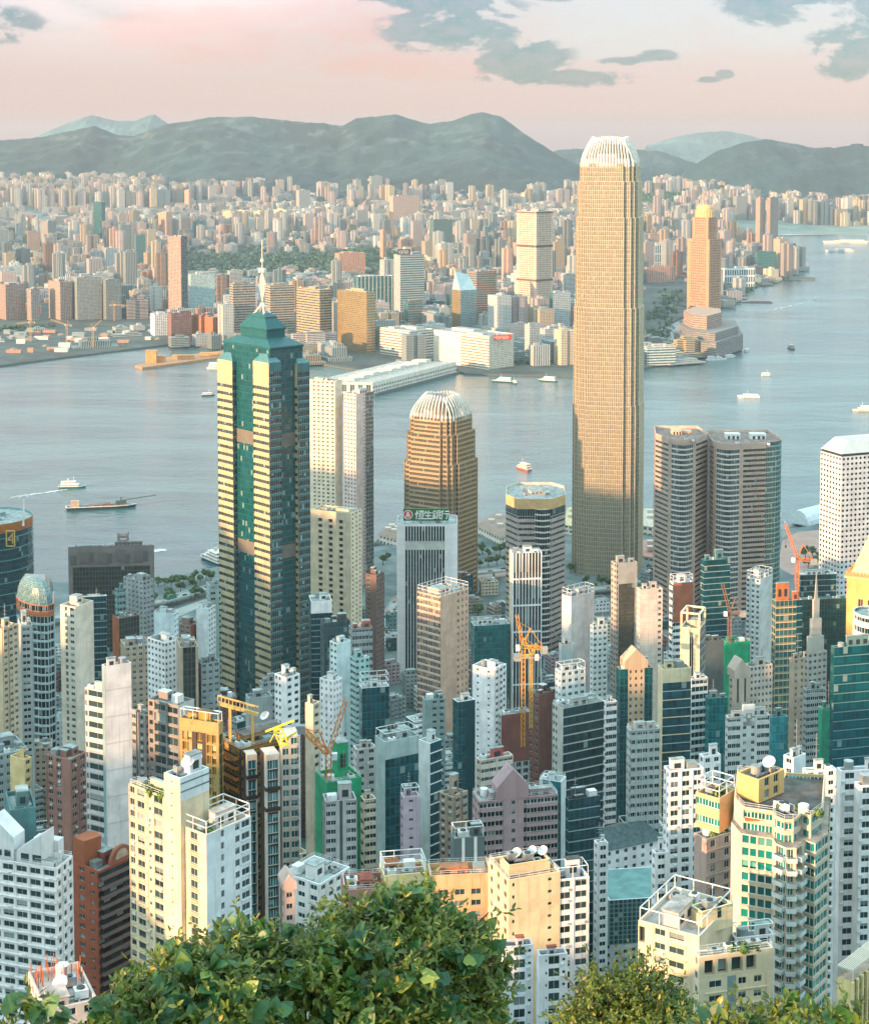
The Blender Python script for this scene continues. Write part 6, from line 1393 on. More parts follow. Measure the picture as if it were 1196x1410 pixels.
 (AT, 'white shaft with open top beside the orange topped tower', ac_, 500, (1078, 1092, 1109), 1044, 40, bl(), wn(), w_pale, Gd, dict(units=4)),
 (AT, 'white flats stacked with window units past the white shaft', ac_, 490, (1106, 1110, 1151), 1062, 12, res(.6), wn(), w_white, Gd, RICH),
 (AT, 'grey twin fronted flats before the green netting', ac_, 520, (444, 448, 491), 1104, 12, mix_((.35, bd(fh=3.1, v=(.3, .85), pier=6)), (.1, bl()), (.1, bl(w=1)), (.1, bl()), (.35, bd(fh=3.1, v=(.3, .85), pier=6))), wn(), [wall('b3b4b4'), w_dark], Gd, dict(units=3, plant=2, ph=6)),
 ('building_under_construction', 'tower wrapped in bright green netting under the orange crane', 'construction site', 575, (434, 450, 498), 1078, 25, bl(), bl(), w_green, G1, dict(units=6, plant=1, rail=1, ph=11, plantcol='16a070')),
 (AT, 'white flats of staggered windows beside the green netting', ac_, 620, (486, 491, 518), 1032, 20, wn(bw=3.4, u=(.25, .75), ac=.3), wn(), wall('cfcac6'), Gd, RICH),
 (AT, 'cream striped flats close behind the teal glass box', ac_, 570, (496, 501, 518), 1102, 20, bd(fh=3.2), bd(), w_cream, Gd, RICH),
 (OT, 'teal glass box office with pale columns and a stepped roof', oc_, 600, (516, 530, 577), 1022, 30, mix_((1, cw(top=7, tw=0))), bl(), wall('a9bcbb'), T1, dict(units=6, plant=3, frame=3)),
 (AT, 'pale lilac blank tower dotted with small windows', ac_, 540, (551, 555, 578), 1098, 14, wn(bw=4, u=(.35, .6), v=(.35, .65)), wn(), wall('c6b6c2'), Gd, dict(units=2, frame=3)),
 (OT, 'teal curved glass tower with pale floor ribs', oc_, 575, (576, 592, 608), 1024, 45, cw(hb=.3, hs=1), bl(), w_pale, T4, dict(units=2, plant=1)),
 ('low_building', 'white low house with slanted roofs and a round dish', 'building', 450, (390, 440, 482), 1218, 55, wn(bw=4), wn(bw=4), w_white, G1, dict(units=6, dishes=1, plant=2, rail=1)),
 (AT, 'pinkish ornate gabled flats beside the white low house', ac_, 420, (388, 391, 404), 1226, 15, wn(), wn(), wall('d0b5ac'), Gd, dict(units=1, plant=1)),
]
BUILT = []
def add(row):
    nm, lab, cat, Y, px, yt, yaw, R, L, wm, gm, rf = row[:12]; dm = row[12] if len(row) > 12 else 16
    rf = dict(rf); rf.setdefault('mast', int(px[1]) % 3 == 0)
    o, p, z = tower(nm, lab, cat, Y, px, yt, yaw, R, L, wm, gm, dmin=dm, roof=rf, group={AT: 'apartment towers of the near shore', OT: 'office towers of the near shore'}.get(nm))
    BUILT.append((p.mean(axis=0), max(np.linalg.norm(p[0] - p[2]), np.linalg.norm(p[1] - p[3])) / 2)); return o, p, z
ROOTS = {}
for row in I: ROOTS[row[1]] = add(row)
# pieces that single towers carry
def gable(key, w, h, mat, off=.5):
    o, p, z = ROOTS[key]; m = MB(); e = (p[1] - p[0]); L = np.linalg.norm(e); e = e / L; n = np.array([-e[1], e[0]]); a = p[0] + e * (L * off - w / 2) - n * .15; b = a + e * w; c = (a + b) / 2
    A = np.array([[*a, z], [*b, z], [*b, z + h * .4], [*c, z + h], [*a, z + h * .4]]); Bk = A + np.array([*(n * 7), 0])
    m.poly(A); m.poly(Bk[::-1]); i = np.arange(5); j = (i + 1) % 5; m.quads(np.stack([A[j], A[i], Bk[i], Bk[j]], 1)); m.build('gable', [mat], o)
gable('large mauve pink flats with a gabled centre', 11, 10, wall('a58d90'), .42); gable('beige gabled tower with green glass flanks', 11, 9, wall('c2ab8e')); gable('cream gabled flats with dark slot windows', 8, 9, wall('c9b8a8')); gable('pinkish ornate gabled flats beside the white low house', 4, 4, wall('d0b5ac'))
o, p, z = ROOTS['beige setback tower topped by a needle spire']; c = p.mean(axis=0); m = MB(); zz0 = z - 1.2
for k, h in ((.72, 9), (.5, 9), (.3, 10)): m.rings([ring3(c + (p - c) * k, zz0), ring3(c + (p - c) * k, zz0 + h)]); zz0 += h
m.rings([ring3(c + (p - c) * .16, zz0), ring3(c + (p - c) * .02, zz0 + 14)]); m.build('spire', [wall('b5b1a6')], o)
o, p, z = ROOTS['white office with square emblem between dark striped wings']; m = MB(); e = (p[1] - p[0]); a = p[0] + e * .36; b = p[0] + e * .64; m.obox((*a, z - 4), (*(b - a), 0), (*((p[3] - p[0]) * .5), 0), 8.5); m.build('tower_head', [wall('cfd1cc')], o)
m = MB(); n = np.array([e[1], -e[0]]) / np.linalg.norm(e)
for k, mi in ((.30, 0), (.20, 1)):
    ce = (a + b) / 2 + n * (.08 + (.3 - k)); q = e * k * .22; s_ = np.linalg.norm(q)
    m.quads([[(*(ce - q), z - s_), (*(ce + q), z - s_), (*(ce + q), z + s_), (*(ce - q), z + s_)]], None, mi)
m.build('emblem', [plain('8c8f88', .6), plain('d8d4c6', .6)], o)
o, p, z = ROOTS['bright cream tower with one dark slot and open crown']; m = MB(); f = inset(p, .4)
for i in range(4): m.bar((*f[i], z - .5), (*f[i], z + 7), .8); m.bar((*f[i], z + 7), (*f[(i + 1) % 4], z + 7), .8)
m.build('crown_frame', [plain('e6d7b4', .6)], o)
o, p, z = ROOTS['wide dark grey slab in a concrete frame with a roof lattice']; m = MB(); q = P4(p, .58, .4); zt = at(163, 737, 1250)[2]
for d in ((0, 0), (7, 0), (7, 6), (0, 6)): m.bar((q[0] + d[0], q[1] + d[1], z - 1), (q[0] + d[0], q[1] + d[1], zt), .7)
for h in (.35, .7, 1): m.box(q[0] - .4, q[0] + 7.4, q[1] - .4, q[1] + 6.4, z + (zt - z) * h - .6, z + (zt - z) * h)
m.build('roof_lattice', [plain('8a7a74', .7)], o)
for i in range(9):
    s = P4(p, .03 + i * .105, .01); k = MB(); k.obox((s[0], s[1] - .9, z - 13.5 + (i % 3)), (7.5 if i % 2 else 4, .6, 0), (-.1, .85, 0), 9 if i % 2 else 7); k.build('shade_panel', [wall('6d6763' if i % 2 else '59605f')], o)
# round pod tower at the edge and the low court houses
def pod():
    Y = 690; c = at(1204, 880, Y)[:2]; R = 9.5; z0 = gz(*c) - 1; z = at(1200, 842, Y)[2]; t = np.arange(20) * 2 * pi / 20; P = np.stack([c[0] + R * np.cos(t), c[1] + R * np.sin(t)], 1)
    root = thing('office_tower', 'round grey banded turret rising behind the large teal glass slab', 'office tower', (*c, z0)); M = newM()
    for i in range(20): side(M, P[i], P[(i + 1) % 20], z0, z, bd(fh=5))
    flush(root, M, [w_pale], [Gd]); roof_kit(root, P, z, seed=9, plant=1, units=2, wallm=w_pale)
pod()
def house(label, px, Y, yt, w, d, yaw, wallc, roofc, hr=5):
    P0 = at(px, yt, Y); th = radians(yaw); P = rectpoly(P0[:2], th, w, d); c = P.mean(axis=0); z0 = gz(*c) - 2; z = P0[2]; root = thing('low_house', label, 'house', (*c, z0)); M = newM()
    for i in range(4): side(M, P[i], P[(i + 1) % 4], z0, z, wn(bw=3.5, u=(.3, .7)))
    flush(root, M, [wallc], [Gd]); r = MB(); O = inset(P, -.6); a, b = (O[0] + O[3]) / 2, (O[1] + O[2]) / 2; v = b - a; a = a + v * .18; b = b - v * .18; A = ring3(O, z); T = np.array([[*a, z + hr], [*b, z + hr]])
    r.quads([[A[0], A[1], T[1], T[0]], [A[2], A[3], T[0], T[1]]]); r.poly([A[3], A[0], T[0]]); r.poly([A[1], A[2], T[1]]); r.build('hip_roof', [roofc], root); BUILT.append((c, max(w, d) / 2))
tr = plain('4c5f60', .85, 0, .2, .8)
house('grey hip roofed house beside the teal court', 832, 585, 1172, 26, 16, 25, w_white, tr); house('brownish hip roofed house behind the grey one', 862, 600, 1176, 20, 15, 65, wall('a89a92'), plain('6d6763', .85, 0, .2, .8))
def court():
    Y = 545; a = at(838, 1240, Y); P = rectpoly(a[:2], radians(8), 32, 24); c = P.mean(axis=0); z = a[2]; root = thing('sports_hall', 'low hall with a flat teal roof and dark mesh front', 'sports hall', (*c, z - 16)); M = newM()
    for i in range(4): side(M, P[i], P[(i + 1) % 4], z - 16, z, ('cw', dict(fh=1.6, bw=1.6)) if i == 0 else ('blank', {}))
    flush(root, M, [wall('9db8b8')], [curtain('2f4a4c', '5d7a7a', '6f8f8e', mu=.25, sv=.2, line=.2, rough=.5, ior=1.4)])
    r = MB(); r.poly(ring3(P, z - .2)); r.build('roof', [plain('6f9a97', .85, 0, .14, .15)], root); k = MB(); k.rings([ring3(P, z), ring3(inset(P, .5), z), ring3(inset(P, .5), z - .3)], cap=False); k.build('parapet', [w_pale], root); BUILT.append((c, 24))
court()

# ------------------------------------------------------------------ nearest towers: windows modelled one by one
NWH = glass('33494c', light='aebfbe', pl=.3, fw=.0, mull=False)
def nw(bw, u=(.2, .8), v=(.3, .8), fh=3.1, own=1, **k): return wn(bw=bw, u=(max(.03, u[0] - .05), min(.97, u[1] + .05)), v=(v[0] - .03, v[1] + .04), fh=fh, own=own, **k)
near = [
 (AT, 'white flats with rows of wide windows at the frame edge, under a sloping penthouse', ac_, 415, (-34, 78, 101), 1196, 72, wn(bw=3.2, fh=3.1, u=(.3, .8), ac=.8), nw(4.3, (.12, .78), (.28, .72), ledge=.35, ac=.15), wall('ebe7e6'), NWH, dict(units=8, plant=3, tanks=2, rail=1, dishes=0), 15),
 (AT, 'red brick tower with dark balcony side and a curved gable', ac_, 480, (100, 136, 180), 1200, 52, ('balc', dict(fh=3.05, bw=2.4, rec=.7, v=(.1, .85), dp=1.0, bi=1)), mix_((.22, bl()), (.28, nw(4.6, (.2, .75), (.3, .75), fh=3.05, hood=.3)), (.16, bl()), (.18, nw(3.4, (.2, .8), (.35, .7), fh=3.05, hood=.5)), (.16, bl())), [wall('9a5238', line=.2, fh=1.5), wall('6f6a66')], NWH, dict(units=4, plant=1, tanks=1, col='8fa0a0'), 16),
 (AT, 'pale stone tower with a tall blank panel and ribbon windows', ac_, 520, (141, 144, 181), 918, 28, bl(), bl(w=1), [wall('e9e2de', panel=9, fh=9, line=.3), wall('7f9a9a')], G1, dict(units=2, dishes=1, plant=1), 16),
 (AT, 'ribbon windowed wing against the pale stone tower', ac_, 530, (117, 146, 150), 952, 62, bl(), mix_((.15, nw(3, (.2, .8), (.3, .75), fh=3.6)), (.85, nw(5.5, (.03, .97), (.3, .8), fh=3.6, ledge=.25))), wall('c9c4c0'), NWH, dict(units=4, plant=1, mast=0), 16),
 (AT, 'grey flats of big framed windows behind the pale stone tower', ac_, 530, (204, 246, 268), 972, 58, bl(w=1), mix_((.2, wn(bw=3)), (.8, nw(5.4, (.08, .88), (.15, .85), fh=3.7, rec=.5))), [wall('8d8782'), wall('aebcbc')], NWH, dict(units=4, plant=1, col='b4c6c6'), 16),
 (AT, 'narrow recessed flats linking pale stone tower and grey flats', ac_, 545, (182, 200, 210), 985, 50, res(.8), res(.8), wall('a8a39f'), Gd, dict(units=2), 16),
 (AT, 'tall white flats covered in small windows and units', ac_, 480, (913, 921, 968), 1062, 14, nw(3.6, (.2, .75), (.3, .8), fh=3.0, ac=.6), wn(bw=3), wall('eceded'), NWH, dict(units=6, plant=2, dishes=1), 18),
 (AT, 'pinkish stone flats with thin upright windows under an orange terrace', ac_, 440, (955, 972, 1010), 1156, 32, nw(5.2, (.36, .6), (.25, .75), fh=3.6, ledge=.3), bl(), wall('b8a296'), NWH, dict(units=2, plant=1, garden=4), 16),
 (AT, 'tall white flats beside the teal balcony tower at the frame edge', ac_, 430, (1152, 1157, 1250), 1062, 8, nw(4.6, (.3, .75), (.3, .78), fh=3.1, ac=.5), bl(), wall('ecebeb'), NWH, dict(units=3), 18),
 (AT, 'slim white flats in front of the tall white edge flats', ac_, 415, (1178, 1182, 1240), 1082, 8, nw(4.2, (.3, .75), (.3, .78), fh=3.1, ac=.5), bl(), wall('efecec'), NWH, dict(units=3), 12),
 (AT, 'white flats of paired windows behind the yellow stair tower', ac_, 410, (757, 766, 811), 1212, 14, nw(4.4, (.2, .8), (.3, .8), fh=3.1, ac=.4), wn(bw=3), wall('e3e3e7'), NWH, dict(units=4, plant=1, frame=3, col='4a5556'), 16),
]
for row in near:
    nm, lab, cat, Y, px, yt, yaw, R, L, wm, gm, rf, dm = row; rf = dict(rf)
    o, p, z = tower(nm, lab, cat, Y, px, yt, yaw, R, L, wm, gm, dmin=dm, roof=rf, group='apartment towers under the lookout', cap=90); ROOTS[lab] = (o, p, z); BUILT.append((p.mean(axis=0), 20))
# sloping penthouse on the white flats, brick gable, orange penthouse
o, p, z = ROOTS['white flats with rows of wide windows at the frame edge, under a sloping penthouse']
def prism_on(o, pts_lo, pts_hi, mat, name): m = MB(); m.rings([pts_lo, pts_hi]); return m.build(name, [mat], o)
for (a0, a1, b0, b1, h0, h1, nm) in ((.1, .62, .15, .5, 9, 3, 'penthouse'), (.15, .8, .55, .8, 6, 11, 'penthouse'), (.62, .95, .1, .4, 5, 5, 'stair_hut')):
    lo = np.array([P4(p, a0, b0), P4(p, a1, b0), P4(p, a1, b1), P4(p, a0, b1)]); hi = ring3(lo, z); hi[:, 2] += [h0, h0, h1, h1]; prism_on(o, ring3(lo, z - 1.2), hi, wall('dcdcdc'), nm)
    m = MB(); mlo = ring3(lo, z); e3 = (mlo[0] - mlo[3]); L = np.linalg.norm(e3); e3 = e3 / L; n3 = np.array([e3[1], -e3[0], 0]); boxes(m, mlo[3], e3, n3, np.array([L * .15, L * .55]), np.array([L * .42, L * .85]), np.array([.6, .6]), np.array([2.4, 2.4]), .02, .1, 0); m.build('window', [NWH], o)
o, p, z = ROOTS['red brick tower with dark balcony side and a curved gable']
m = MB(); e = p[1] - p[0]; L = np.linalg.norm(e); e = e / L; c0 = p[0] + e * L * .74; n = np.array([-e[1], e[0]]); t = np.linspace(0, pi, 13); A = np.column_stack([c0[0] + e[0] * 4.6 * np.cos(t), c0[1] + e[1] * 4.6 * np.cos(t), z - .2 + 5.2 * np.sin(t)]) + np.array([*(n * .1), 0]); m.rings([A + np.array([*(n * 1.2), 0]), A], cap=True, cap0=True)
m.build('curved_gable', [wall('9a5a42')], o)
m = MB(); A2 = A[:, :].copy(); cc = A.mean(axis=0); A2 = cc + (A - cc) * .55 - np.array([*(n * .08), 0]); m.poly(A2); m.build('gable_panel', [plain('c9a890', .7)], o)
m = MB(); Q = [P4(p, .02, .55), P4(p, .5, .5), P4(p, .6, .75), P4(p, .5, .98), P4(p, .02, .98)]; m.rings([ring3(Q, z - 1.2), ring3(Q, z + 7.5)]); m.build('penthouse', [wall('a05a3a', line=.2, fh=1)], o)

def yellow_tower():
    Y = 390; A, zA, _ = fit(226, 248, 288, 1072, Y, 50); c = A.mean(axis=0); z0 = gz(*c) - 2; root = thing('apartment_tower', 'yellow sunlit tower with a blank core, roof gardens and bluish far side', 'apartment tower', (*c, z0), 'apartment towers under the lookout'); M = newM(); M['_zvis'] = at(248, 1330, Y)[2]
    bV, zB, _ = fit(178, 228, 236, 1106, Y + 9, 50); zB = at(228, 1098, Y + 9)[2]; C, zC, _ = fit(246, 284, 346, 1150, Y - 4, 50)
    dots = wn(bw=4.6, u=(.42, .52), v=(.42, .55), fh=3.1, rec=.15)
    zcut = at(248, 1104, Y)[2]
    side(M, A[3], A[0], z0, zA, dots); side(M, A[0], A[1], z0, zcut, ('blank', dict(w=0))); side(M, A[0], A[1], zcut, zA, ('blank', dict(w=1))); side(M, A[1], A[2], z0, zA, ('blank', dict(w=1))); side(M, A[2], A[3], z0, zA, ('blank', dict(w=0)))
    side(M, bV[3], bV[0], z0, zB, mix_((.2, nw(3.4, (.2, .75), ac=.4, sill=.3)), (.3, nw(4.2, (.15, .7), ledge=.5, sill=.3)), (.18, nw(2.4, (.3, .6), (.4, .65), ac=.3)), (.32, nw(3.4, (.1, .7), (.28, .82), ac=.3, sill=.3)))); side(M, bV[0], bV[1], z0, zB, bl()); side(M, bV[1], bV[2], z0, zB, bl()); side(M, bV[2], bV[3], z0, zB, wn())
    side(M, C[3], C[0], z0, zC, mix_((.3, nw(4, (.2, .75), ac=.6)), (.1, bl()), (.35, nw(4.4, (.15, .75), (.25, .8), sill=.5, ledge=.4)), (.25, bl()))); side(M, C[0], C[1], z0, zC, mix_((.3, bl(w=1)), (.12, nw(3, (.2, .7), ac=.5, w=1)), (.2, bl(w=1)), (.14, nw(2.2, (.2, .8), w=1)), (.24, nw(4.2, (.15, .8), w=1, sill=.4)))); side(M, C[1], C[2], z0, zC, wn()); side(M, C[2], C[3], z0, zC, wn())
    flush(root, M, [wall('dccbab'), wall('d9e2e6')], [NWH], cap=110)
    roof_kit(root, A, zA, seed=61, plant=1, units=3, tanks=0, wallm=wall('d9e2e6'), par=1.0, col='8d9a9c'); p = P4(A, .5, .35); dish((p[0], p[1], zA), 1.9, radians(235), root)
    roof_kit(root, bV, zB, seed=62, plant=1, units=2, tanks=1, garden=12, wallm=wall('dccbab'), rail=1, par=1.4); roof_kit(root, C, zC, seed=63, plant=1, units=3, garden=6, wallm=wall('dcd6cc'), frame=3.2, par=2.2, col='b9b1a8')
    m = MB(); q0, q1 = A[0] + (A[1] - A[0]) * .02, A[1]; n_ = np.array([(q1 - q0)[1], -(q1 - q0)[0]]); n_ /= np.linalg.norm(n_)
    for f in (.36, .72): zz_ = zcut + (zA - zcut) * f; m.obox((*(q0 + n_ * .06), zz_), (*(q1 - q0), 0), (*(-n_ * .05), 0), .35)
    m.build('joint_band', [plain('5d7277', .7)], root); BUILT.append((c, 28))
yellow_tower()

def balcony_tower():
    Y = 395; z = at(1060, 1152, Y)[2]; P = np.array([at(x, 1152, y_)[:2] for x, y_ in ((1006, 404), (1020, 397), (1064, 394), (1068, 391), (1082, 388.5), (1096, 388.5), (1104, 391), (1108, 393), (1122, 391), (1140, 397), (1142, 420), (1010, 424))])
    root, c = start('apartment_tower', 'tall tower of teal windows and curved balconies under an orange topped penthouse', 'apartment tower', P, 0); z0 = gz(*c) - 2; root.location.z = z0; root['_w'] = [c[0], c[1], z0]; root['group'] = 'apartment towers under the lookout'; M = newM(); M['_zvis'] = at(1060, 1400, Y)[2]
    tw_ = nw(4.0, (.08, .92), (.26, .86), fh=3.25, sill=.25); bb = ('balc', dict(fh=3.25, bw=2, rec=.9, v=(.06, .86), dp=1.5, pr=1.0, ba=0.0))
    sp = [bl(), nw(4.6, (.1, .9), (.28, .86), fh=3.25, sill=.3), bl(), bb, bb, bb, bl(), tw_, tw_, wn(), wn(), wn()]
    for i in range(12): side(M, P[i], P[(i + 1) % 12], z0, z, sp[i])
    # setback penthouse storeys
    P2 = c + (P - c) * .92 + np.array([0, 2.5]); z2 = at(1060, 1122, Y + 2)[2] + 1
    for i in range(12): side(M, P2[i], P2[(i + 1) % 12], z - 1, z2, bd(fh=4, v=(.15, .8)) if i not in (0, 2) else bl())
    flush(root, M, [wall('d5c7b0'), w_pale], [Gt, NWH], bm=[plain('cfd6d3', .5)], cap=100)
    r = MB(); r.poly(ring3(inset(P, .2), z - .1)); r.build('roof', roofmat('a79c90'), root)
    roof_kit(root, P2, z2, seed=71, plant=0, units=5, tanks=1, garden=4, wallm=wall('d6b98c'), par=1.2, col='5f5c58', rail=1)
    T, zT, _ = fit(1014, 1044, 1079, 1074, Y + 9, 42); N = newM()
    side(N, T[0], T[1], z2 - 1, zT, mix_((.2, bl()), (.26, wn(bw=4, fh=2.6, u=(.1, .8), v=(.15, .9))), (.1, bl()), (.26, wn(bw=4, fh=2.6, u=(.1, .8), v=(.15, .9))), (.18, bl()))); side(N, T[3], T[0], z2 - 1, zT, bl()); side(N, T[1], T[2], z2 - 1, zT, bl()); side(N, T[2], T[3], z2 - 1, zT, bl())
    N['facade'].build('penthouse', [wall('e2b878')], root); N['glazing'].build('grille', [Gd], root, weld=False)['kind'] = 'stuff'
    roof_kit(root, T, zT, seed=72, plant=0, units=4, dishes=0, wallm=wall('e2b878'), par=.8, col='776c62'); p = P4(T, .75, .4); dish((*p, zT - .5), 1.8, radians(225), root)
    # orange awning terrace, pergola and green glass rail
    a = at(1030, 1140, Y - 1); m = MB(); m.box(a[0], a[0] + 5.5, a[1] + 4, a[1] + 8, a[2], a[2] + .25); m.build('awning', [plain('d2703c', .7)], root)
    m = MB()
    for f in np.linspace(0, 1, 7): m.box(a[0] + 6.5 + f * 6, a[0] + 6.7 + f * 6, a[1] + 3, a[1] + 9, a[2] + .8, a[2] + 1.1)
    for x_ in (6.5, 12.5): m.box(a[0] + x_, a[0] + x_ + .3, a[1] + 3, a[1] + 3.3, a[2] - 3, a[2] + .8)
    m.build('pergola', [plain('b98a55', .7)], root)
    # stone wing on the near side of the core
    Wg, zW, _ = fit(957, 990, 1012, 1100, Y + 14, 50); K = newM(); z0w = at(990, 1180, Y)[2]
    for i in range(4): side(K, Wg[i], Wg[(i + 1) % 4], z0w, zW, [(1.0,) + bd(fh=4, v=(.3, .75), w=0)] if i == 3 else bl())
    K['facade'].build('terrace_wing', [wall('dcb488')], root); K['glazing'].build('wing_window', [Gt], root, weld=False); roof_kit(root, Wg, zW, seed=73, plant=0, units=1, tanks=0, garden=2, wallm=wall('dcb488'), frame=3.5); BUILT.append((c, 30))
balcony_tower()

def cream_block():
    Y = 355; root = None; A, zA, _ = fit(878, 962, 1008, 1290, Y, 58); c = A.mean(axis=0)
    F0, zF, _ = fit(955, 962, 1064, 1318, Y - 8, 14); z0 = gz(*c) - 3; root = thing('apartment_block', 'cream sunlit block with pergola terraces and pale rounded wings', 'apartment block', (*c, z0), 'apartment towers under the lookout'); M = newM(); M['_zvis'] = at(960, 1410, Y)[2]
    wall_f = mix_((.08, bl()), (.3, nw(4.8, (.25, .7), (.35, .75), fh=3.3, ledge=.3)), (.12, bl(w=1)), (.42, nw(4.4, (.2, .6), (.35, .75), fh=3.3, ledge=.3)), (.08, bl()))
    top = mix_((.06, bl()), (.16, wn(bw=9, fh=7, u=(.08, .92), v=(.12, .8), rec=1.5)), (.02, bl()), (.16, wn(bw=9, fh=7, u=(.08, .92), v=(.12, .8), rec=1.5)), (.02, bl()), (.18, wn(bw=9, fh=7, u=(.08, .92), v=(.12, .8), rec=1.5)), (.02, bl()), (.16, wn(bw=9, fh=7, u=(.08, .92), v=(.12, .8), rec=1.5)), (.22, bl()))
    zt = zF - 5.2; side(M, F0[0], F0[1], z0, zt, wall_f); side(M, F0[0], F0[1], zt, zF, top); side(M, F0[3], F0[0], z0, zF, nw(4, (.3, .7), (.3, .75), fh=3.3)); side(M, F0[1], F0[2], z0, zF, wn()); side(M, F0[2], F0[3], z0, zF, wn())
    side(M, A[3], A[0], z0, zA, mix_((.14, wn(bw=6, fh=6.6, u=(.1, .8), v=(.2, .8), rec=1)), (.1, bl()), (.26, nw(4.2, (.2, .75), (.35, .75), fh=3.3, ac=.3)), (.3, nw(5.4, (.1, .8), (.35, .75), fh=3.3, ledge=.5)), (.2, bl()))); side(M, A[0], A[1], z0, zA, bl()); side(M, A[1], A[2], z0, zA, wn()); side(M, A[2], A[3], z0, zA, wn())
    flush(root, M, [wall('dac9ab'), wall('7f9096')], [NWH], cap=90)
    roof_kit(root, F0, zF, seed=81, plant=0, units=5, tanks=0, garden=3, wallm=wall('e6d7c0'), par=1.0, col='b39a86', rail=1); roof_kit(root, A, zA, seed=82, plant=1, units=4, tanks=0, wallm=wall('e2d6c4'), par=1.0, frame=3, col='a9a7a2', garden=1)
    T, zT, _ = fit(950, 966, 1008, 1262, Y + 6, 30); m = MB(); m.rings([ring3(T, zF - 2), ring3(T, zT)]); m.build('penthouse', [wall('ead9b0')], root); roof_kit(root, T, zT + 1, seed=83, plant=0, units=4, tanks=0, wallm=wall('ead9b0'), par=1.0, col='6f6a66', pipes=4)
    k = MB(); E = MB(); e = (T[1] - T[0]); n = np.array([e[1], -e[0]]) / np.linalg.norm(e); q = T[0] + e * .5 + n * .05; k.obox((*q, zF + 1), (*(e * .12), 0), (*(-n * .1), 0), 2.2); k.build('window', [NWH], root)
    W2, zW2, _ = fit(1006, 1012, 1066, 1292, Y + 14, 12); N = newM()
    for i in range(4): side(N, W2[i], W2[(i + 1) % 4], z0, zW2, nw(4, (.2, .7), (.3, .8), own=0, ac=.3))
    N['facade'].build('rear_wing', [wall('d6dad9')], root); N['glazing'].build('wing_glazing', [NWH], root, weld=False); roof_kit(root, W2, zW2, seed=84, plant=1, units=4, wallm=wall('d6dad9'), col='7fa8a8', frame=2.5); BUILT.append((c, 26))
cream_block()

def stair_block():
    Y = 405; A, zA, _ = fit(672, 700, 771, 1212, Y, 20); c = A.mean(axis=0); z0 = gz(*c) - 3; root = thing('apartment_block', 'yellow sunlit stair tower over white flats with brick red roofs', 'apartment block', (*c, z0), 'apartment towers under the lookout'); M = newM(); M['_zvis'] = at(700, 1400, Y)[2]
    sm = mix_((.2, wn(bw=3, u=(.35, .6), v=(.4, .7))), (.4, bl()), (.4, wn(bw=5, u=(.4, .6), v=(.4, .65))))
    side(M, A[0], A[1], z0, zA, sm); side(M, A[3], A[0], z0, zA, wn(bw=4, u=(.3, .7))); side(M, A[1], A[2], z0, zA, bl()); side(M, A[2], A[3], z0, zA, bl())
    for (xa, xb, xc, yt, dY) in ((690, 694, 734, 1304, -14), (738, 742, 781, 1316, -17)):
        Q, zq, _ = fit(xa, xb, xc, yt, Y + dY, 10); side(M, Q[0], Q[1], z0, zq, mix_((.18, bl(w=1)), (.14, wn(bw=2, u=(.3, .7), v=(.4, .65), w=1)), (.42, nw(4.2, (.08, .9), (.22, .85), fh=3.2, w=1)), (.26, wn(bw=2.2, u=(.3, .7), v=(.4, .65), w=1, ac=.6)))); side(M, Q[3], Q[0], z0, zq, bl(w=1)); side(M, Q[1], Q[2], z0, zq, bl(w=1)); side(M, Q[2], Q[3], z0, zq, bl(w=1))
        roof_kit(root, Q, zq, seed=int(xa), plant=1, units=4, tanks=1, wallm=wall('c9cbd2'), col='9c4f3c', par=1.2, ph=2.5)
    flush(root, M, [wall('dfcda6'), wall('e3e5ea')], [NWH], cap=70)
    roof_kit(root, A, zA, seed=91, plant=0, units=2, tanks=0, wallm=wall('dfcda6'), col='a5603c', par=1.0, rail=1); H, zH, _ = fit(688, 700, 757, 1196, Y + 3, 20); m = MB(); m.rings([ring3(H, zA - 1), ring3(H, zH)]); m.build('stair_hut', [wall('dfcda6')], root); roof_kit(root, H, zH + .8, seed=92, plant=0, units=2, tanks=0, wallm=wall('dfcda6'), col='b5683c', par=.8)
    for (a, b) in ((.35, .75), (.72, .7), (.95, .55)): p = P4(H, a, b); dish((*p, zH), 1.4, radians(230), root)
    BUILT.append((c, 24))
stair_block()
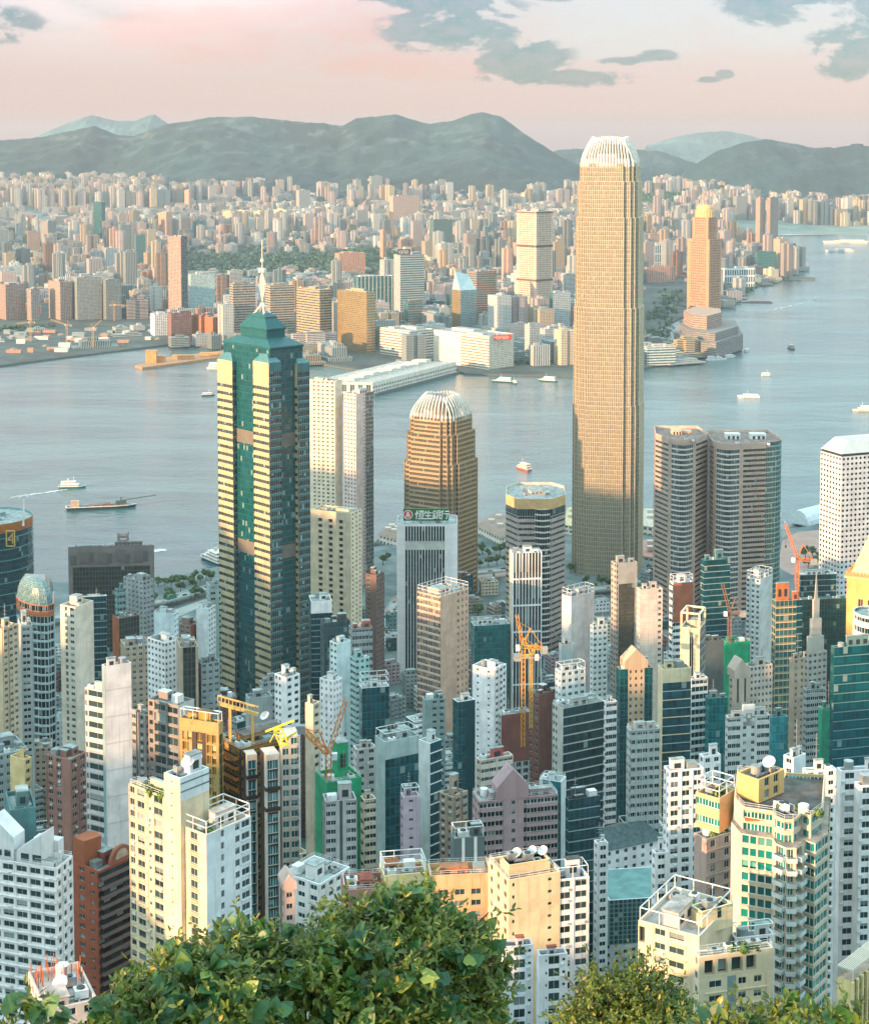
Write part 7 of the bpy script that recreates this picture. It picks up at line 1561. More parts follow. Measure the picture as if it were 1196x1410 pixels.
def front_roofs():
    for (lab, px, yt, Y, yaw, wc, rc, par) in (('cream block with brick red roof terrace behind the big bush', (522, 528, 588), 1206, 430, 10, 'ead9a8', 'a5603c', 1.2), ('brick red walled terrace roof beside the cream block', (470, 474, 532), 1226, 425, 8, 'b08476', '9c5240', 1.6), ('orange lit terrace roof with glass rail near the yellow stair tower', (588, 592, 676), 1206, 428, 6, 'd9b088', 'a9704c', 1.4)):
        A, z, _ = fit(*px, yt, Y, yaw, 16); c = A.mean(axis=0); z0 = gz(*c) - 2; root = thing('apartment_block', lab, 'apartment block', (*c, z0), 'apartment towers under the lookout'); M = newM(); M['_zvis'] = z - 30
        for i in range(4): side(M, A[i], A[(i + 1) % 4], z0, z, mix_((.1, bl()), (.8, nw(4.6, (.2, .7), (.3, .75), fh=3.2, top=3.5)), (.1, bl())) if i == 0 else wn())
        flush(root, M, [wall(wc)], [NWH], cap=24); roof_kit(root, A, z, seed=px[0], plant=1, units=4, tanks=1, wallm=wall(wc), col=rc, par=par, rail=1, frame=3.2 if px[0] == 522 else 0, ph=3, dishes=0, plantcol='c9805a' if px[0] != 470 else None); BUILT.append((c, 18))
    Y = 330; A, z, _ = fit(1152, 1172, 1222, 1352, Y, 48); c = A.mean(axis=0); z0 = gz(*c) - 3; root = thing('apartment_block', 'yellow block with a slatted white pergola roof at the frame corner', 'apartment block', (*c, z0), 'apartment towers under the lookout'); M = newM()
    for i in range(4): side(M, A[i], A[(i + 1) % 4], z0, z, ('cw', dict(fh=3.4, bw=2.0, fin=.7, fd=.5)) if i == 0 else bl())
    flush(root, M, [wall('e6cd92')], [glass('8a6f45', pl=.3)]); m = MB(); e = A[1] - A[0]; f = A[3] - A[0]
    for k in np.linspace(.02, .98, 9): q = A[0] + f * k; m.obox((*q, z + 2), (*e, 0), (*(f * .045), 0), .5)
    for k in np.linspace(.02, .95, 6): q = A[0] + e * k; m.obox((*q, z - 1), (*(e * .03), 0), (*(f * .02), 0), 3.0)
    m.build('pergola', [wall('e3d9c8')], root); r = MB(); r.poly(ring3(A, z - .3)); r.build('roof', roofmat('c9b5a0'), root)
    Y = 300; A, z, _ = fit(40, 62, 135, 1392, Y, 25); c = A.mean(axis=0); z0 = gz(*c) - 3; root = thing('low_building', 'low roof crowded with rods and a white dish below the white flats', 'building', (*c, z0)); M = newM()
    for i in range(4): side(M, A[i], A[(i + 1) % 4], z0, z, wn())
    flush(root, M, [wall('cdbfb6')], [Gd]); roof_kit(root, A, z, seed=99, plant=1, units=5, tanks=1, wallm=wall('cdbfb6'), col='b7aaa2', ph=2.2); p = P4(A, .45, .45); dish((*p, z - 1), 1.6, radians(250), root)
    m = MB(); r_ = np.random.default_rng(4)
    for k in range(34): q = P4(A, r_.random(), r_.uniform(.5, 1)); m.bar((*q, z - 1.2), (*q, z + r_.uniform(.8, 3.2)), .14)
    m.build('reinforcing_rods', [plain('b5653f', .8)], root)['kind'] = 'stuff'
front_roofs()

# ------------------------------------------------------------------ low buildings that fill the streets between the towers
def infill():
    r = np.random.default_rng(23); n = 0; sizes = [(c, R) for c, R in BUILT]
    for o in bpy.data.objects:
        if o.parent is None and o.type == 'EMPTY' and o.location.y < 1600: sizes.append((np.array(o.location[:2]), 24))
    WL = [('white', w_white), ('pale grey', w_pale), ('grey', w_grey), ('beige', w_beige), ('cream', w_cream), ('brown', w_brown), ('dull pink', w_pink), ('pale teal', w_teal)]
    seen = set(); refs = [(700, 'the yellow crane'), (465, 'the green netted tower'), (360, 'the gold pier tower'), (590, 'the green signed bank tower'), (840, 'the tallest tower'), (250, 'the pale blue blank tower'), (735, 'the striped chamfered tower'), (930, 'the deep teal glass tower'), (1020, 'the broader twin harbour tower'), (1170, 'the golden pyramid tower'), (60, 'the dark vaulted tower'), (165, 'the pale stone tower'), (540, 'the teal glass box')]
    for _ in range(9000):
        Y = r.uniform(470, 1420); X = r.uniform(-.275, .275) * Y; w, d = r.uniform(10, 19), r.uniform(9, 15); R = max(w, d) * .55
        if any((X - c[0]) ** 2 + (Y - c[1]) ** 2 < (q * .82 + R * .75) ** 2 for c, q in sizes): continue
        if Y > 1290 and (X > 250 or (X < -190)): continue
        yaw = radians(r.choice([12, 18, 28, 40])); P = rectpoly((X - w / 2, Y - d / 2), yaw, w, d); z0 = gz(X, Y) - 2
        h = r.uniform(18, 62) if Y < 950 else r.uniform(10, 34); z = z0 + h; ytop = proj((X, Y, z))[1]
        if Y > 1080: h = r.uniform(8, 26); z = z0 + h
        sizes.append((np.array([X, Y]), R)); n += 1
        cn, wm = WL[int(r.integers(len(WL)))]; px = proj((X, Y, z)); rf = sorted(refs, key=lambda q: abs(q[0] - px[0]))
        form = ['boxy', 'narrow', 'squat', 'deep', 'plain'][int(r.integers(5))]; lab = None
        for q in rf[:4]:
            for pre in (f'{form} {cn} low building in the streets before {q[1]}', f'{form} {cn} walk up block with cluttered roof by {q[1]}', f'{cn} rooftop full of tanks between towers near {q[1]}'):
                if pre not in seen: lab = pre; break
            if lab: break
        lab = lab or pre; seen.add(lab)
        root = thing(['low_building', 'walk_up_block'][n % 2], lab, 'building', (X, Y, z0), 'low buildings in the streets'); M = newM()
        for i in range(4): side(M, P[i], P[(i + 1) % 4], z0, z, [res(.4), wn(), bd(fh=3.2), cw(g=1)][int(r.integers(4))] if i in (0, 3) else bd(fh=3.2, rec=.15))
        flush(root, M, [wm], [Gd, T1]); roof_kit(root, P, z, seed=n + 300, wallm=wm, plant=2, units=5, tanks=1, pipes=1, ph=3, mast=int(r.random() < .2), frame=3 if r.random() < .15 else 0, dishes=int(r.random() < .12))
        if n >= 340: break
    print('INFILL', n)
infill()
# ------------------------------------------------------------------ boats, piers, cranes, trees
def boat(label, px, py, L, W, head, hullc='e6e8e4', tiers=1, cabc='eef0ee', name='ferry', cat='boat', mast=1, hh=2.2, funnel=0, cargo=None):
    p = atz(px, py, 0); root = thing(name, label, cat, (p[0], p[1], 0), 'boats on the harbour'); h = radians(head); e = np.array([cos(h), sin(h)]); n = np.array([-e[1], e[0]])
    def q(u, v, z): a = p[:2] + e * u * L / 2 + n * v * W / 2; return np.array([a[0], a[1], z])
    pl = [(-1, -.8), (.45, -1), (.78, -.62), (1, 0), (.78, .62), (.45, 1), (-1, .8)]
    m = MB(); m.rings([[q(u * .94, v * .8, -.6) for u, v in pl], [q(u, v, hh) for u, v in pl]], 0); m.rings([[q(u, v, hh) for u, v in pl], [q(u, v, hh + .7) for u, v in pl], [q(u * .97, v * .92, hh + .7) for u, v in pl], [q(u * .97, v * .92, hh) for u, v in pl]], 1, cap=False); m.build('hull', [plain(hullc, .5), sk('white')], root)
    z = hh
    for t in range(tiers):
        s = .78 - .16 * t; o = -.12 * t - .04; m = MB(); C = [q(-s + o, -.7 + .08 * t, z), q(s * .62 + o, -.7 + .08 * t, z), q(s * .62 + o, .7 - .08 * t, z), q(-s + o, .7 - .08 * t, z)]
        hgt = 2.7; m.rings([C, [c + [0, 0, hgt] for c in C]], 0); R = [q(-s + o - .04, -.8, z + hgt), q(s * .62 + o + .05, -.8, z + hgt), q(s * .62 + o + .05, .8, z + hgt), q(-s + o - .04, .8, z + hgt)]; m.rings([R, [c + [0, 0, .3] for c in R]], 0)
        for i in (0, 1, 2, 3):
            a, b = C[i], C[(i + 1) % 4]; d = b - a; ln = np.linalg.norm(d); d = d / ln; nn = np.array([d[1], -d[0], 0]); k = max(2, int(ln / 2.2)); s0 = (np.arange(k) + .2) * ln / k; boxes(m, a, d, nn, s0, s0 + ln / k * .6, np.full(k, 1.0), np.full(k, 2.0), 0, .05, 1)
        m.build('cabin', [plain(cabc, .5), sk('dark')], root); z += hgt + .3
    if cargo:
        m = MB()
        for k in range(5): u = -.35 + k * .22; a = q(u, -.6, hh); m.obox(a, tuple((e * L * .09).tolist()) + (0,), tuple((n * W * .6).tolist()) + (0,), 1.2 + (k % 3) * .8)
        m.build('cargo', [plain(cargo, .8)], root)
    if funnel: m = MB(); a = q(-.3, 0, z); m.cyl(a, W * .13, 3.2, 10); m.build('funnel', [plain('c9c2b4', .6)], root)
    if mast: m = MB(); a = q(.1, 0, z - .2); m.bar(a, a + [0, 0, 6], .25); m.bar(a + [0, 0, 4] - [1.2, 0, 0], a + [0, 0, 4] + [1.2, 0, 0], .15); m.build('mast', [sk('white')], root)
    return root, q
def wake(name, px0, py0, px1, py1, w0, w1, label):
    a, b = atz(px0, py0, .12), atz(px1, py1, .12); d = (b - a)[:2]; L = np.linalg.norm(d); d /= L; n = np.array([-d[1], d[0]]); r = np.random.default_rng(int(px0)); m = MB()
    for k in range(int(170)):
        f = r.random() ** 1.4; w = w0 + (w1 - w0) * f; c = a[:2] + d * L * f + n * r.normal(0, .28) * w; s = w * r.uniform(.08, .22) * (1.15 - f); t = np.linspace(0, 2 * pi, 8)[:-1]
        m.poly(np.column_stack([c[0] + d[0] * s * 2.4 * np.cos(t) + n[0] * s * np.sin(t), c[1] + d[1] * s * 2.4 * np.cos(t) + n[1] * s * np.sin(t), np.full(7, .1 + k * .0015)]))
    tag(m.build(name, [plain('e9efed', .6)]), label, 'wake', kind='stuff')
boat('white and green double deck ferry trailing a white wake', 100, 672, 32, 8, 8, '3d6b63', 2, funnel=1)
wake('wake_foam', 92, 674, 10, 686, 3, 12, 'white foam trail behind the green double deck ferry')
wake('wake_foam', 226, 757, 204, 760, 5, 9, 'burst of white foam beside the wide dark grey slab')
wake('wake_foam', 1118, 414, 1040, 432, 3, 16, 'faint wake curving across the inlet')
r_, q = boat('long dark cargo barge with crane boom and stern deckhouse', 140, 700, 78, 13, 12, '2f4447', 0, name='barge', cat='barge', mast=0, hh=3, cargo='7d5f52')
m = MB(); a = q(-.86, -.5, 3); m.obox(a, tuple((q(-.62, -.5, 3) - a)), tuple((q(-.86, .5, 3) - a)), 7); m.build('deckhouse', [plain('b9a58f', .7)], r_)
m = MB(); m.bar(q(.55, 0, 3), q(.55, 0, 12), 1.2); m.bar(q(.55, 0, 8), q(1.55, 0, 12.5), .9); m.obox(q(.4, -.4, 3), tuple(q(.7, -.4, 3) - q(.4, -.4, 3)), tuple(q(.4, .4, 3) - q(.4, -.4, 3)), 5); m.build('crane_boom', [plain('38595a', .6)], r_)
boat('small dark work boat by the gold pier tower', 287, 545, 22, 7, 20, '33434a', 1)
boat('red sunlit ferry in mid channel near the bronze tower', 720, 646, 30, 9, 120, 'c46a50', 2, 'f0d9c8')
boat('broad white ferry berthed under the long cream hotel', 691, 526, 38, 11, 160, '2f4d4e', 2)
boat('little white launch between two berthed ferries', 708, 528, 18, 6, 100, '3f5f60', 1)
boat('green hulled ferry berthed beside the small launch', 753, 525, 36, 11, 150, '2f5a50', 2)
boat('dark tug with tall wheelhouse alone in the open inlet', 1088, 480, 30, 11, 95, '2a3a40', 2, 'b9a99a')
boat('small white boat crossing below the dark tug', 1055, 517, 20, 6, 10, 'dfe5e3', 1)
boat('low white ferry crossing toward the spired tower', 1030, 547, 36, 9, 172, 'e9ecea', 1)
boat('cream ferry cut by the frame edge in mid harbour', 1188, 566, 34, 9, 178, 'd9c7b5', 2)
boat('rust red freighter moored beside the terrace building', 1042, 417, 80, 15, 175, '5d4a4a', 1, 'a0655a', name='freighter', cat='ship', cargo='8d5a52')
boat('pinkish barge moored at the stern of the rust red freighter', 1024, 412, 36, 13, 60, '93605d', 1, 'c98f8a', name='barge', cat='barge')
boat('white liner steaming far out near the open strip', 1163, 335, 190, 24, 176, 'e3d9cf', 2, name='liner', cat='ship', hh=9)
boat('grey naval looking ship ahead of the far white liner', 1155, 347, 110, 18, 172, 'b9c6c8', 2, name='ship', cat='ship', hh=7)
boat('tiny white launch leaving a curved wake in the inlet', 1122, 413, 20, 7, 30, 'f2f4f2', 1)
boat('white excursion boat docked below the terrace building', 986, 496, 44, 11, 20, 'e9eeec', 2)
boat('second white boat docked at the steps of the terrace building', 1004, 492, 34, 9, 40, 'e3e9e7', 1)
boat('small white yacht docked at the corner of the terrace building', 1028, 484, 26, 8, 60, 'e3e9e7', 1)
boat('white motor yacht near the vaulted pier roof', 1098, 716, 24, 7, 60, 'f0f3f2', 1)
boat('big dark hulled ferry with white upper decks beside the gold pier tower', 293, 772, 44, 14, 125, '3a4d4c', 3, 'e9e4dc', funnel=1)
boat('white pavilion shaped vessel moored by the ochre jetty', 300, 508, 40, 20, 5, 'e4ece8', 3, 'e6efea')
def jetty():
    P = np.array([atz(x, y, 0)[:2] for x, y in ((186, 506), (196, 509), (322, 492), (318, 484), (230, 495))]); c = P.mean(axis=0); root = thing('jetty', 'long ochre jetty with a lit shed at its outer end', 'jetty', (*c, 0)); m = MB(); m.rings([ring3(P, -3), ring3(P, 4)]); m.build('deck', [wall('b98a62')], root)
    for (x, y, w, h) in ((208, 500, 20, 22), (222, 499, 12, 11), (252, 495, 40, 7), (288, 491, 34, 6)):
        p = atz(x, y, 4); k = MB(); k.box(p[0] - w / 2, p[0] + w / 2, p[1], p[1] + 14, 4, 4 + h); k.box(p[0] - w / 2 - 1, p[0] + w / 2 + 1, p[1] - 1, p[1] + 15, 4 + h, 4.8 + h); k.build('shed', [wall('c9965f')], root)
jetty()
tag(landpoly('far_pier', [(1078, 385), (1120, 386), (1122, 382), (1084, 380)], 3, [seawall, seawall], 'thin pier reaching out from the point')[0], kind='structure')
def pierhouse(label, pts, h, roofc, hip=1):
    P = np.array([atz(x, y, 4)[:2] for x, y in pts]); 
    if 0.5 * sum(P[i][0] * P[(i + 1) % 4][1] - P[(i + 1) % 4][0] * P[i][1] for i in range(4)) < 0: P = P[::-1]
    c = P.mean(axis=0); root = thing('pier_building', label, 'pier building', (*c, 0)); M = newM()
    for i in range(4): side(M, P[i], P[(i + 1) % 4], 1, h, wn(bw=6, fh=5, u=(.2, .8), v=(.25, .75), rec=.6))
    flush(root, M, [wall('e0dacb')], [Gd]); r = MB(); g = inset(P, -1); r.rings([ring3(g, h), ring3(c + (g - c) * (.75 if hip else .98), h + (3 if hip else .6))]); r.build('roof', [plain(roofc, .8)], root)
    k = MB(); a = P[0] * .5 + c * .5
    for t in range(4): d = P[t] * .35 + c * .65; k.box(d[0] - 3, d[0] + 3, d[1] - 3, d[1] + 3, h + 2, h + 6)
    k.build('roof_plant', [wall('d9cfc0')], root); q = MB(); q.rings([ring3(inset(P, -5), -3), ring3(inset(P, -5), 2.5)]); q.build('quay', [seawall], root)
pierhouse('long white pier building with brown flat roof behind the bronze tower', ((655, 734), (690, 752), (722, 738), (684, 716)), 13, '9a8678')
pierhouse('white pier shed with brown roof past the pale hotel slab', ((522, 745), (546, 752), (560, 740), (536, 733)), 11, '9a8678')
pierhouse('white turreted pier house beside the striped chamfered tower', ((776, 735), (800, 740), (806, 716), (782, 712)), 14, 'd9c79a')
pierhouse('white pier house between the tallest tower and the twin towers', ((884, 735), (912, 740), (916, 716), (886, 712)), 13, 'cfc6b2')
pierhouse('pink brick pier front below the twin harbour towers', ((886, 770), (912, 775), (912, 752), (886, 748)), 7, 'c08f82', 0)
def vault_pier():
    a, b = atz(1098, 722, 3), atz(1136, 712, 3); m = MB(); e = (b - a)[:2]; n = np.array([-e[1], e[0]]) / np.linalg.norm(e); t = np.linspace(0, pi, 10); R = 13
    A = np.column_stack([a[0] + n[0] * R * np.cos(t), a[1] + n[1] * R * np.cos(t), 3 + 15 * np.sin(t)]); Bv = A + np.array([*e, 0]); root = thing('pier_building', 'white barrel vaulted pier roof on the waterfront plaza', 'pier building', (a[0], a[1], 0)); m.rings([A, Bv], 0, cap=True, cap0=True, close=False); m.build('vault_roof', [plain('d5e0e2', .5)], root)
vault_pier()
tag(landpoly('plaza', [(1076, 745), (1096, 733), (1140, 728), (1140, 772), (1090, 792), (1070, 780)], 4.25, [paving('a08379', 'b5978a', .05), seawall], 'reddish paved plaza before the round windowed tower', .04)[0], kind='structure')
tag(landpoly('shore_road', [(190, 858), (300, 818), (300, 826), (190, 872)], 4.25, [paving('8f9894', 'a8aca5', .04), seawall], 'pale shore road curving behind the blue blank tower', .04)[0], kind='structure')
tag(landpoly('shore_road', [(505, 905), (560, 842), (574, 842), (522, 905)], 4.26, [paving('7d8a87', '98a09b', .04), seawall], 'road showing between the brown tower and the white bank tower', .04)[0], kind='structure')
tag(landpoly('shore_road', [(640, 795), (705, 786), (705, 792), (640, 802)], 4.25, [paving('a08d7d', 'b3a496', .04), seawall], 'earth coloured road strip beside the bronze tower', .04)[0], kind='structure')
def wheel():
    Y = 1620; c = at(1044, 738, Y); R = 31; root = thing('observation_wheel', 'white observation wheel peeking out behind the broader twin tower', 'ferris wheel', (c[0], c[1], 4)); t = np.linspace(0, 2 * pi, 37); m = MB(); d = np.array([.94, .34])
    pt = lambda a, r, o=0: np.array([c[0] + d[0] * r * cos(a) - d[1] * o, c[1] + d[1] * r * cos(a) + d[0] * o, c[2] + r * sin(a)])
    for o in (-1.2, 1.2):
        for a, b in zip(t, t[1:]): m.bar(pt(a, R, o), pt(b, R, o), .6); m.bar(pt(a, R - 2.6, o), pt(b, R - 2.6, o), .4); m.bar(pt(a, R, o), pt(a, R - 2.6, o), .3)
    m.build('rim', [sk('white')], root); s = MB()
    for a in t[::2]: s.bar(pt(a, 1, 0), pt(a, R - 2, 0), .2)
    s.build('spoke', [sk('white')], root); l = MB()
    for s_ in (-1, 1): l.bar(pt(0, 0, s_ * 4), [c[0] + s_ * 9, c[1] + s_ * 7, 4], 1.2); l.bar(pt(0, 0, s_ * 4), [c[0] - s_ * 9, c[1] + s_ * 7, 4], 1.2)
    l.bar(pt(0, 0, -4), pt(0, 0, 4), 2); l.build('support_leg', [sk('white')], root)
    for a in t[:-1:2]:
        k = MB(); p = pt(a, R + 1.2); k.box(p[0] - 1.1, p[0] + 1.1, p[1] - 1.1, p[1] + 1.1, p[2] - 1.4, p[2] + 1.2); k.build('gondola', [plain('e9d9cf', .5)], root)
wheel()

def lattice(m, a, b, w, seg, t=.28):
    a = np.asarray(a, float); b = np.asarray(b, float); d = b - a; L = np.linalg.norm(d); d /= L; u = np.cross(d, [0, 0, 1.0] if abs(d[2]) < .9 else [1.0, 0, 0]); u /= np.linalg.norm(u); v = np.cross(d, u); n = max(2, int(L / seg))
    C = [(u * i + v * j) * w / 2 for i, j in ((-1, -1), (1, -1), (1, 1), (-1, 1))]
    for c in C: m.bar(a + c, b + c, t)
    for k in range(n):
        p, q = a + d * L * k / n, a + d * L * (k + 1) / n
        for i in range(4): m.bar(p + C[i], q + C[(i + 1) % 4], t * .6)
def crane(label, base, piv, tip, Y, col, w=1.8, back=(9, -3), name='tower_crane'):
    a, p, t = at(*base, Y), at(*piv, Y), at(*tip, Y); root = thing(name, label, 'crane', a); mt = plain(col, .5)
    m = MB(); lattice(m, [p[0], p[1], a[2] - 14], p, w, 2.2); m.build('mast', [mt], root); m = MB(); lattice(m, p + [0, 0, 1], t, w * .72, 2.0, .26); m.build('jib', [mt], root)
    s = np.sign(p[0] - t[0]) or 1; q = p + np.array([s * back[0], 0, back[1] + 3]); ap = p + np.array([s * 3, 0, 9]); m = MB(); lattice(m, p + [0, 0, 1], q, w * .8, 2.2); m.bar(p + [0, 0, 1], ap, .5); m.bar(q, ap, .25); m.bar(ap, p + (t - p) * .8, .14); m.build('counter_jib', [mt], root)
    m = MB(); m.box(q[0] - 1.6, q[0] + 1.6, q[1] - 1.2, q[1] + 1.2, q[2] - 2.2, q[2] + .8); m.build('counterweight', [sk('grey')], root); m = MB(); m.box(p[0] - s * 2.4 - .9, p[0] - s * 2.4 + .9, p[1] - 1.9, p[1] - .1, p[2] - .6, p[2] + 1.8); m.build('operator_cab', [sk('white')], root)
    m = MB(); h = p + (t - p) * .97; m.bar(h, h - [0, 0, (t - p)[2] * .45 + 2], .12); m.box(h[0] - .4, h[0] + .4, h[1] - .4, h[1] + .4, h[2] - (t - p)[2] * .45 - 3.2, h[2] - (t - p)[2] * .45 - 2); m.build('hook_line', [sk('dark')], root)
crane('yellow luffing crane standing on the bare concrete frame', (718, 985), (720, 893), (711, 847), 690, 'd69a2c', 1.6)
crane('second yellow jib crane folded behind the first one', (730, 960), (731, 906), (739, 886), 700, 'cfae50', 1.2, (6, -2))
crane('orange luffing crane above the bright green netted tower', (454, 1066), (452, 1042), (476, 964), 578, 'd98a2c', 2.0, (10, 8))
crane('orange luffing crane on the cream gridded glass tower', (1098, 792), (1097, 772), (1081, 722), 865, 'd97f45', 1.8)
crane('rusty brown crane inside the netted tower by the teal glass tower', (1005, 890), (1004, 846), (994, 804), 852, '8d6a50', 1.8, (7, -2))
for (x, yb, yp, xt, yt, lab) in ((157, 442, 420, 176, 421, 'thin yellow yard crane with level jib on the far shore'), (92, 478, 448, 70, 440, 'pale yard crane near the far sea wall'), (128, 480, 452, 140, 441, 'yellow yard crane beside the pale one on the far shore'), (42, 470, 444, 22, 446, 'grey yard crane over the spoil heaps')): crane(lab, (x, yb), (x, yp), (xt, yt), Yof(yb), 'c9a05a', 3.0)
def yard():
    r = np.random.default_rng(8); kinds = [('site_shed', 'd9d7cf'), ('site_shed', 'b58f78'), ('site_shed', '8fa09c'), ('spoil_heap', '8a8374')]
    for k in range(46):
        x = r.uniform(2, 225); y = r.uniform(452, 492 - x * .09); p = atz(x, y, kz); nm, col = kinds[int(r.integers(4))]; m = MB()
        if nm == 'spoil_heap':
            R = r.uniform(8, 18); t = np.arange(12) * 2 * pi / 12; R_ = [np.column_stack([p[0] + R * f * np.cos(t) * r.uniform(.9, 1.1), p[1] + R * f * np.sin(t), np.full(12, kz + h)]) for f, h in ((1, -.5), (.6, R * .3), (.2, R * .42))]; m.rings(R_); o = m.build(nm, [plain(col, .95, 0, .2, .2)]); lab = 'rounded spoil heap on the far building yard'
        else:
            w, d, h = r.uniform(10, 30), r.uniform(8, 14), r.uniform(4, 9); m.box(p[0], p[0] + w, p[1], p[1] + d, kz - .5, kz + h); m.box(p[0] - .6, p[0] + w + .6, p[1] - .6, p[1] + d + .6, kz + h, kz + h + .5); o = m.build(nm, [wall(col)]); lab = f"{'white' if col[0] == 'd' else 'brownish' if col[0] == 'b' else 'grey'} flat shed on the far building yard"
        tag(o, lab, nm.replace('_', ' '), f'{lab.split()[0]} {nm.replace("_", " ")} pieces of the yard')
yard()

# trees of the shore: three kinds, copied with their parts
def make_tree(sd, H, label):
    r = np.random.default_rng(sd); root = thing('broadleaf_tree', label, 'tree', (0, 0, 0), 'trees along the shore'); m = MB(); m.cyl((0, 0, -.5), H * .035, H * .45, 7, 0, H * .02)
    for k in range(5): a = r.uniform(0, 2 * pi); m.bar((0, 0, H * .4), (cos(a) * H * .22, sin(a) * H * .22, H * r.uniform(.6, .75)), H * .02)
    m.build('trunk', [plain('5b4a3a', .9)], root); c = MB()
    for k in range(13):
        a = r.uniform(0, 2 * pi); d = H * .30 * sqrt(r.random()); leaf_ball(c, (d * cos(a), d * sin(a), H * r.uniform(.45, .85)), H * r.uniform(.13, .2), 70, r, .34)
    c.build('crown', [leafmat('1f4a33', '5d7a3c')], root, weld=False); return root
TK = [make_tree(1, 11, 'round dark green shore tree'), make_tree(2, 9, 'smaller shore tree with ragged crown'), make_tree(3, 13, 'tall shore tree with open crown')]
spots = [(218, 808), (227, 806), (236, 811), (245, 806), (253, 803), (261, 806), (268, 800), (276, 803), (284, 798), (291, 802), (232, 818), (249, 816), (265, 812), (656, 770), (664, 764), (672, 768), (680, 762), (688, 766), (696, 760), (660, 782), (672, 780), (684, 778), (695, 776), (785, 790), (806, 808), (818, 812), (828, 808), (838, 812), (848, 808), (858, 812), (895, 790), (905, 786), (1108, 770), (1118, 766), (1126, 770), (1112, 782), (1122, 780), (534, 772), (527, 778), (538, 860), (531, 868), (528, 880)] + [(512 + (k * 37) % 150, 838 + (k * 53) % 46) for k in range(16)] + [(704 + (k * 29) % 86, 815 + (k * 41) % 40) for k in range(12)] + [(150 + (k * 31) % 130, 822 + (k * 17) % 22) for k in range(12)] + [(860 + (k * 23) % 120, 806 + (k * 13) % 14) for k in range(8)]
where = lambda x: 'west of the gold pier tower' if x < 300 else ('beside the white bank tower' if x < 560 else ('by the bronze tower road' if x < 720 else ('at the foot of the tallest tower' if x < 870 else ('before the twin harbour towers' if x < 1000 else 'on the reddish plaza'))))
for i, (x, y) in enumerate(spots):
    o0 = TK[i % 3]
    if i < 3: o = o0
    else:
        o = o0.copy(); COL.objects.link(o)
        for ch in o0.children: c = ch.copy(); COL.objects.link(c); c.parent = o
    p = atz(x, y, 4); o.location = (p[0], p[1], 4.1); o.rotation_euler = (0, 0, i * 1.7); o.scale = (1, 1, .85 + .3 * ((i * 7) % 5) / 5)
    o['label'] = o['label'].split(' growing')[0] + ' growing ' + where(x); o['group'] = o['label'].replace('growing ', '')[:60]
# far woodland: one mass of foliage
def woodland():
    r = np.random.default_rng(14); m = MB(); n = 0
    def scatter(k, fx, zf, s):
        for _ in range(k):
            x, y = fx(); R = r.uniform(3.5, 6.5) * s; leaf_ball(m, (x, y, zf(x, y) + R * .6), R, 16, r, .5)
    c = at(500, 400, 5650)
    def ell(cx, cyy, rx, ry):
        def f(): a = r.uniform(0, 2 * pi); d = sqrt(r.random()); return cx + rx * d * cos(a), cyy + ry * d * sin(a)
        return f
    scatter(620, ell(c[0], 5650, 215, 265), lambda x, y: 2 + 42 * max(0, 1 - (((x - c[0]) / 215) ** 2 + ((y - 5650) / 265) ** 2) ** .9), 1.5)
    def strip_(pts, z=kz):
        P = [atz(x, y, z)[:2] for x, y in pts]
        def f(): i = int(r.integers(len(P) - 1)); t = r.random(); q = P[i] + (P[i + 1] - P[i]) * t + r.normal(0, 14, 2); return q[0], q[1]
        return f
    scatter(420, strip_([(240, 372), (300, 366), (360, 360), (430, 356), (470, 360)]), lambda x, y: kz, 1.7); scatter(1500, lambda: tuple(atz(r.uniform(250, 548), r.uniform(341, 379), kz)[:2]), lambda x, y: kz, 1.8); scatter(90, strip_([(345, 480), (420, 470)]), lambda x, y: kz, .9)
    scatter(260, strip_([(892, 440), (915, 425), (930, 400), (905, 480), (900, 455)]), lambda x, y: kz, 1.1); scatter(120, strip_([(700, 500), (790, 498), (880, 492)]), lambda x, y: kz, .9); scatter(130, strip_([(1010, 405), (1075, 380)]), lambda x, y: kz, 1.0); scatter(60, strip_([(0, 455), (60, 450)]), lambda x, y: kz, 1.0)
    k = at(915, 400, 8600); scatter(420, ell(k[0], 8600, 320, 250), lambda x, y: float(kz_at(k[0], 8600)) + 60 * max(0, 1 - (((x - k[0]) / 320) ** 2 + ((y - 8600) / 250) ** 2) ** .9), 1.9)
    tag(m.build('woodland', [leafmat('1d4a40', '3f6b52')], weld=False), 'dark green tree masses among the far city blocks', 'woodland', kind='stuff')
woodland()

def flyover(label, pts, w, h):
    P = [np.append(atz(x, y, 4)[:2], 4 + h) for x, y in pts]; root = thing('flyover', label, 'flyover', P[0] - [0, 0, h]); D, K, Q = MB(), MB(), MB()
    for a, b in zip(P, P[1:]):
        d = (b - a)[:2]; L = np.linalg.norm(d); d /= L; n = np.array([-d[1], d[0]]); D.obox(a - [*(n * w / 2), 1], (*(d * L), 0), (*(n * w), 0), 1.0)
        for s in (-1, 1): q = a + [*(n * s * w / 2), 0]; K.obox(q, (*(d * L), 0), (*(n * .3), 0), 1.0)
        for t in np.arange(.15, 1, max(.12, 22 / L)): c = a + (b - a) * t; Q.cyl((c[0], c[1], 2), .9, h + 1, 8)
    D.build('deck', [paving('8b9794', 'a5aca8', .08)], root); K.build('barrier', [plain('c3c8c4', .7)], root); Q.build('pier_rows', [plain('99a29f', .8)], root)['kind'] = 'stuff'; return P
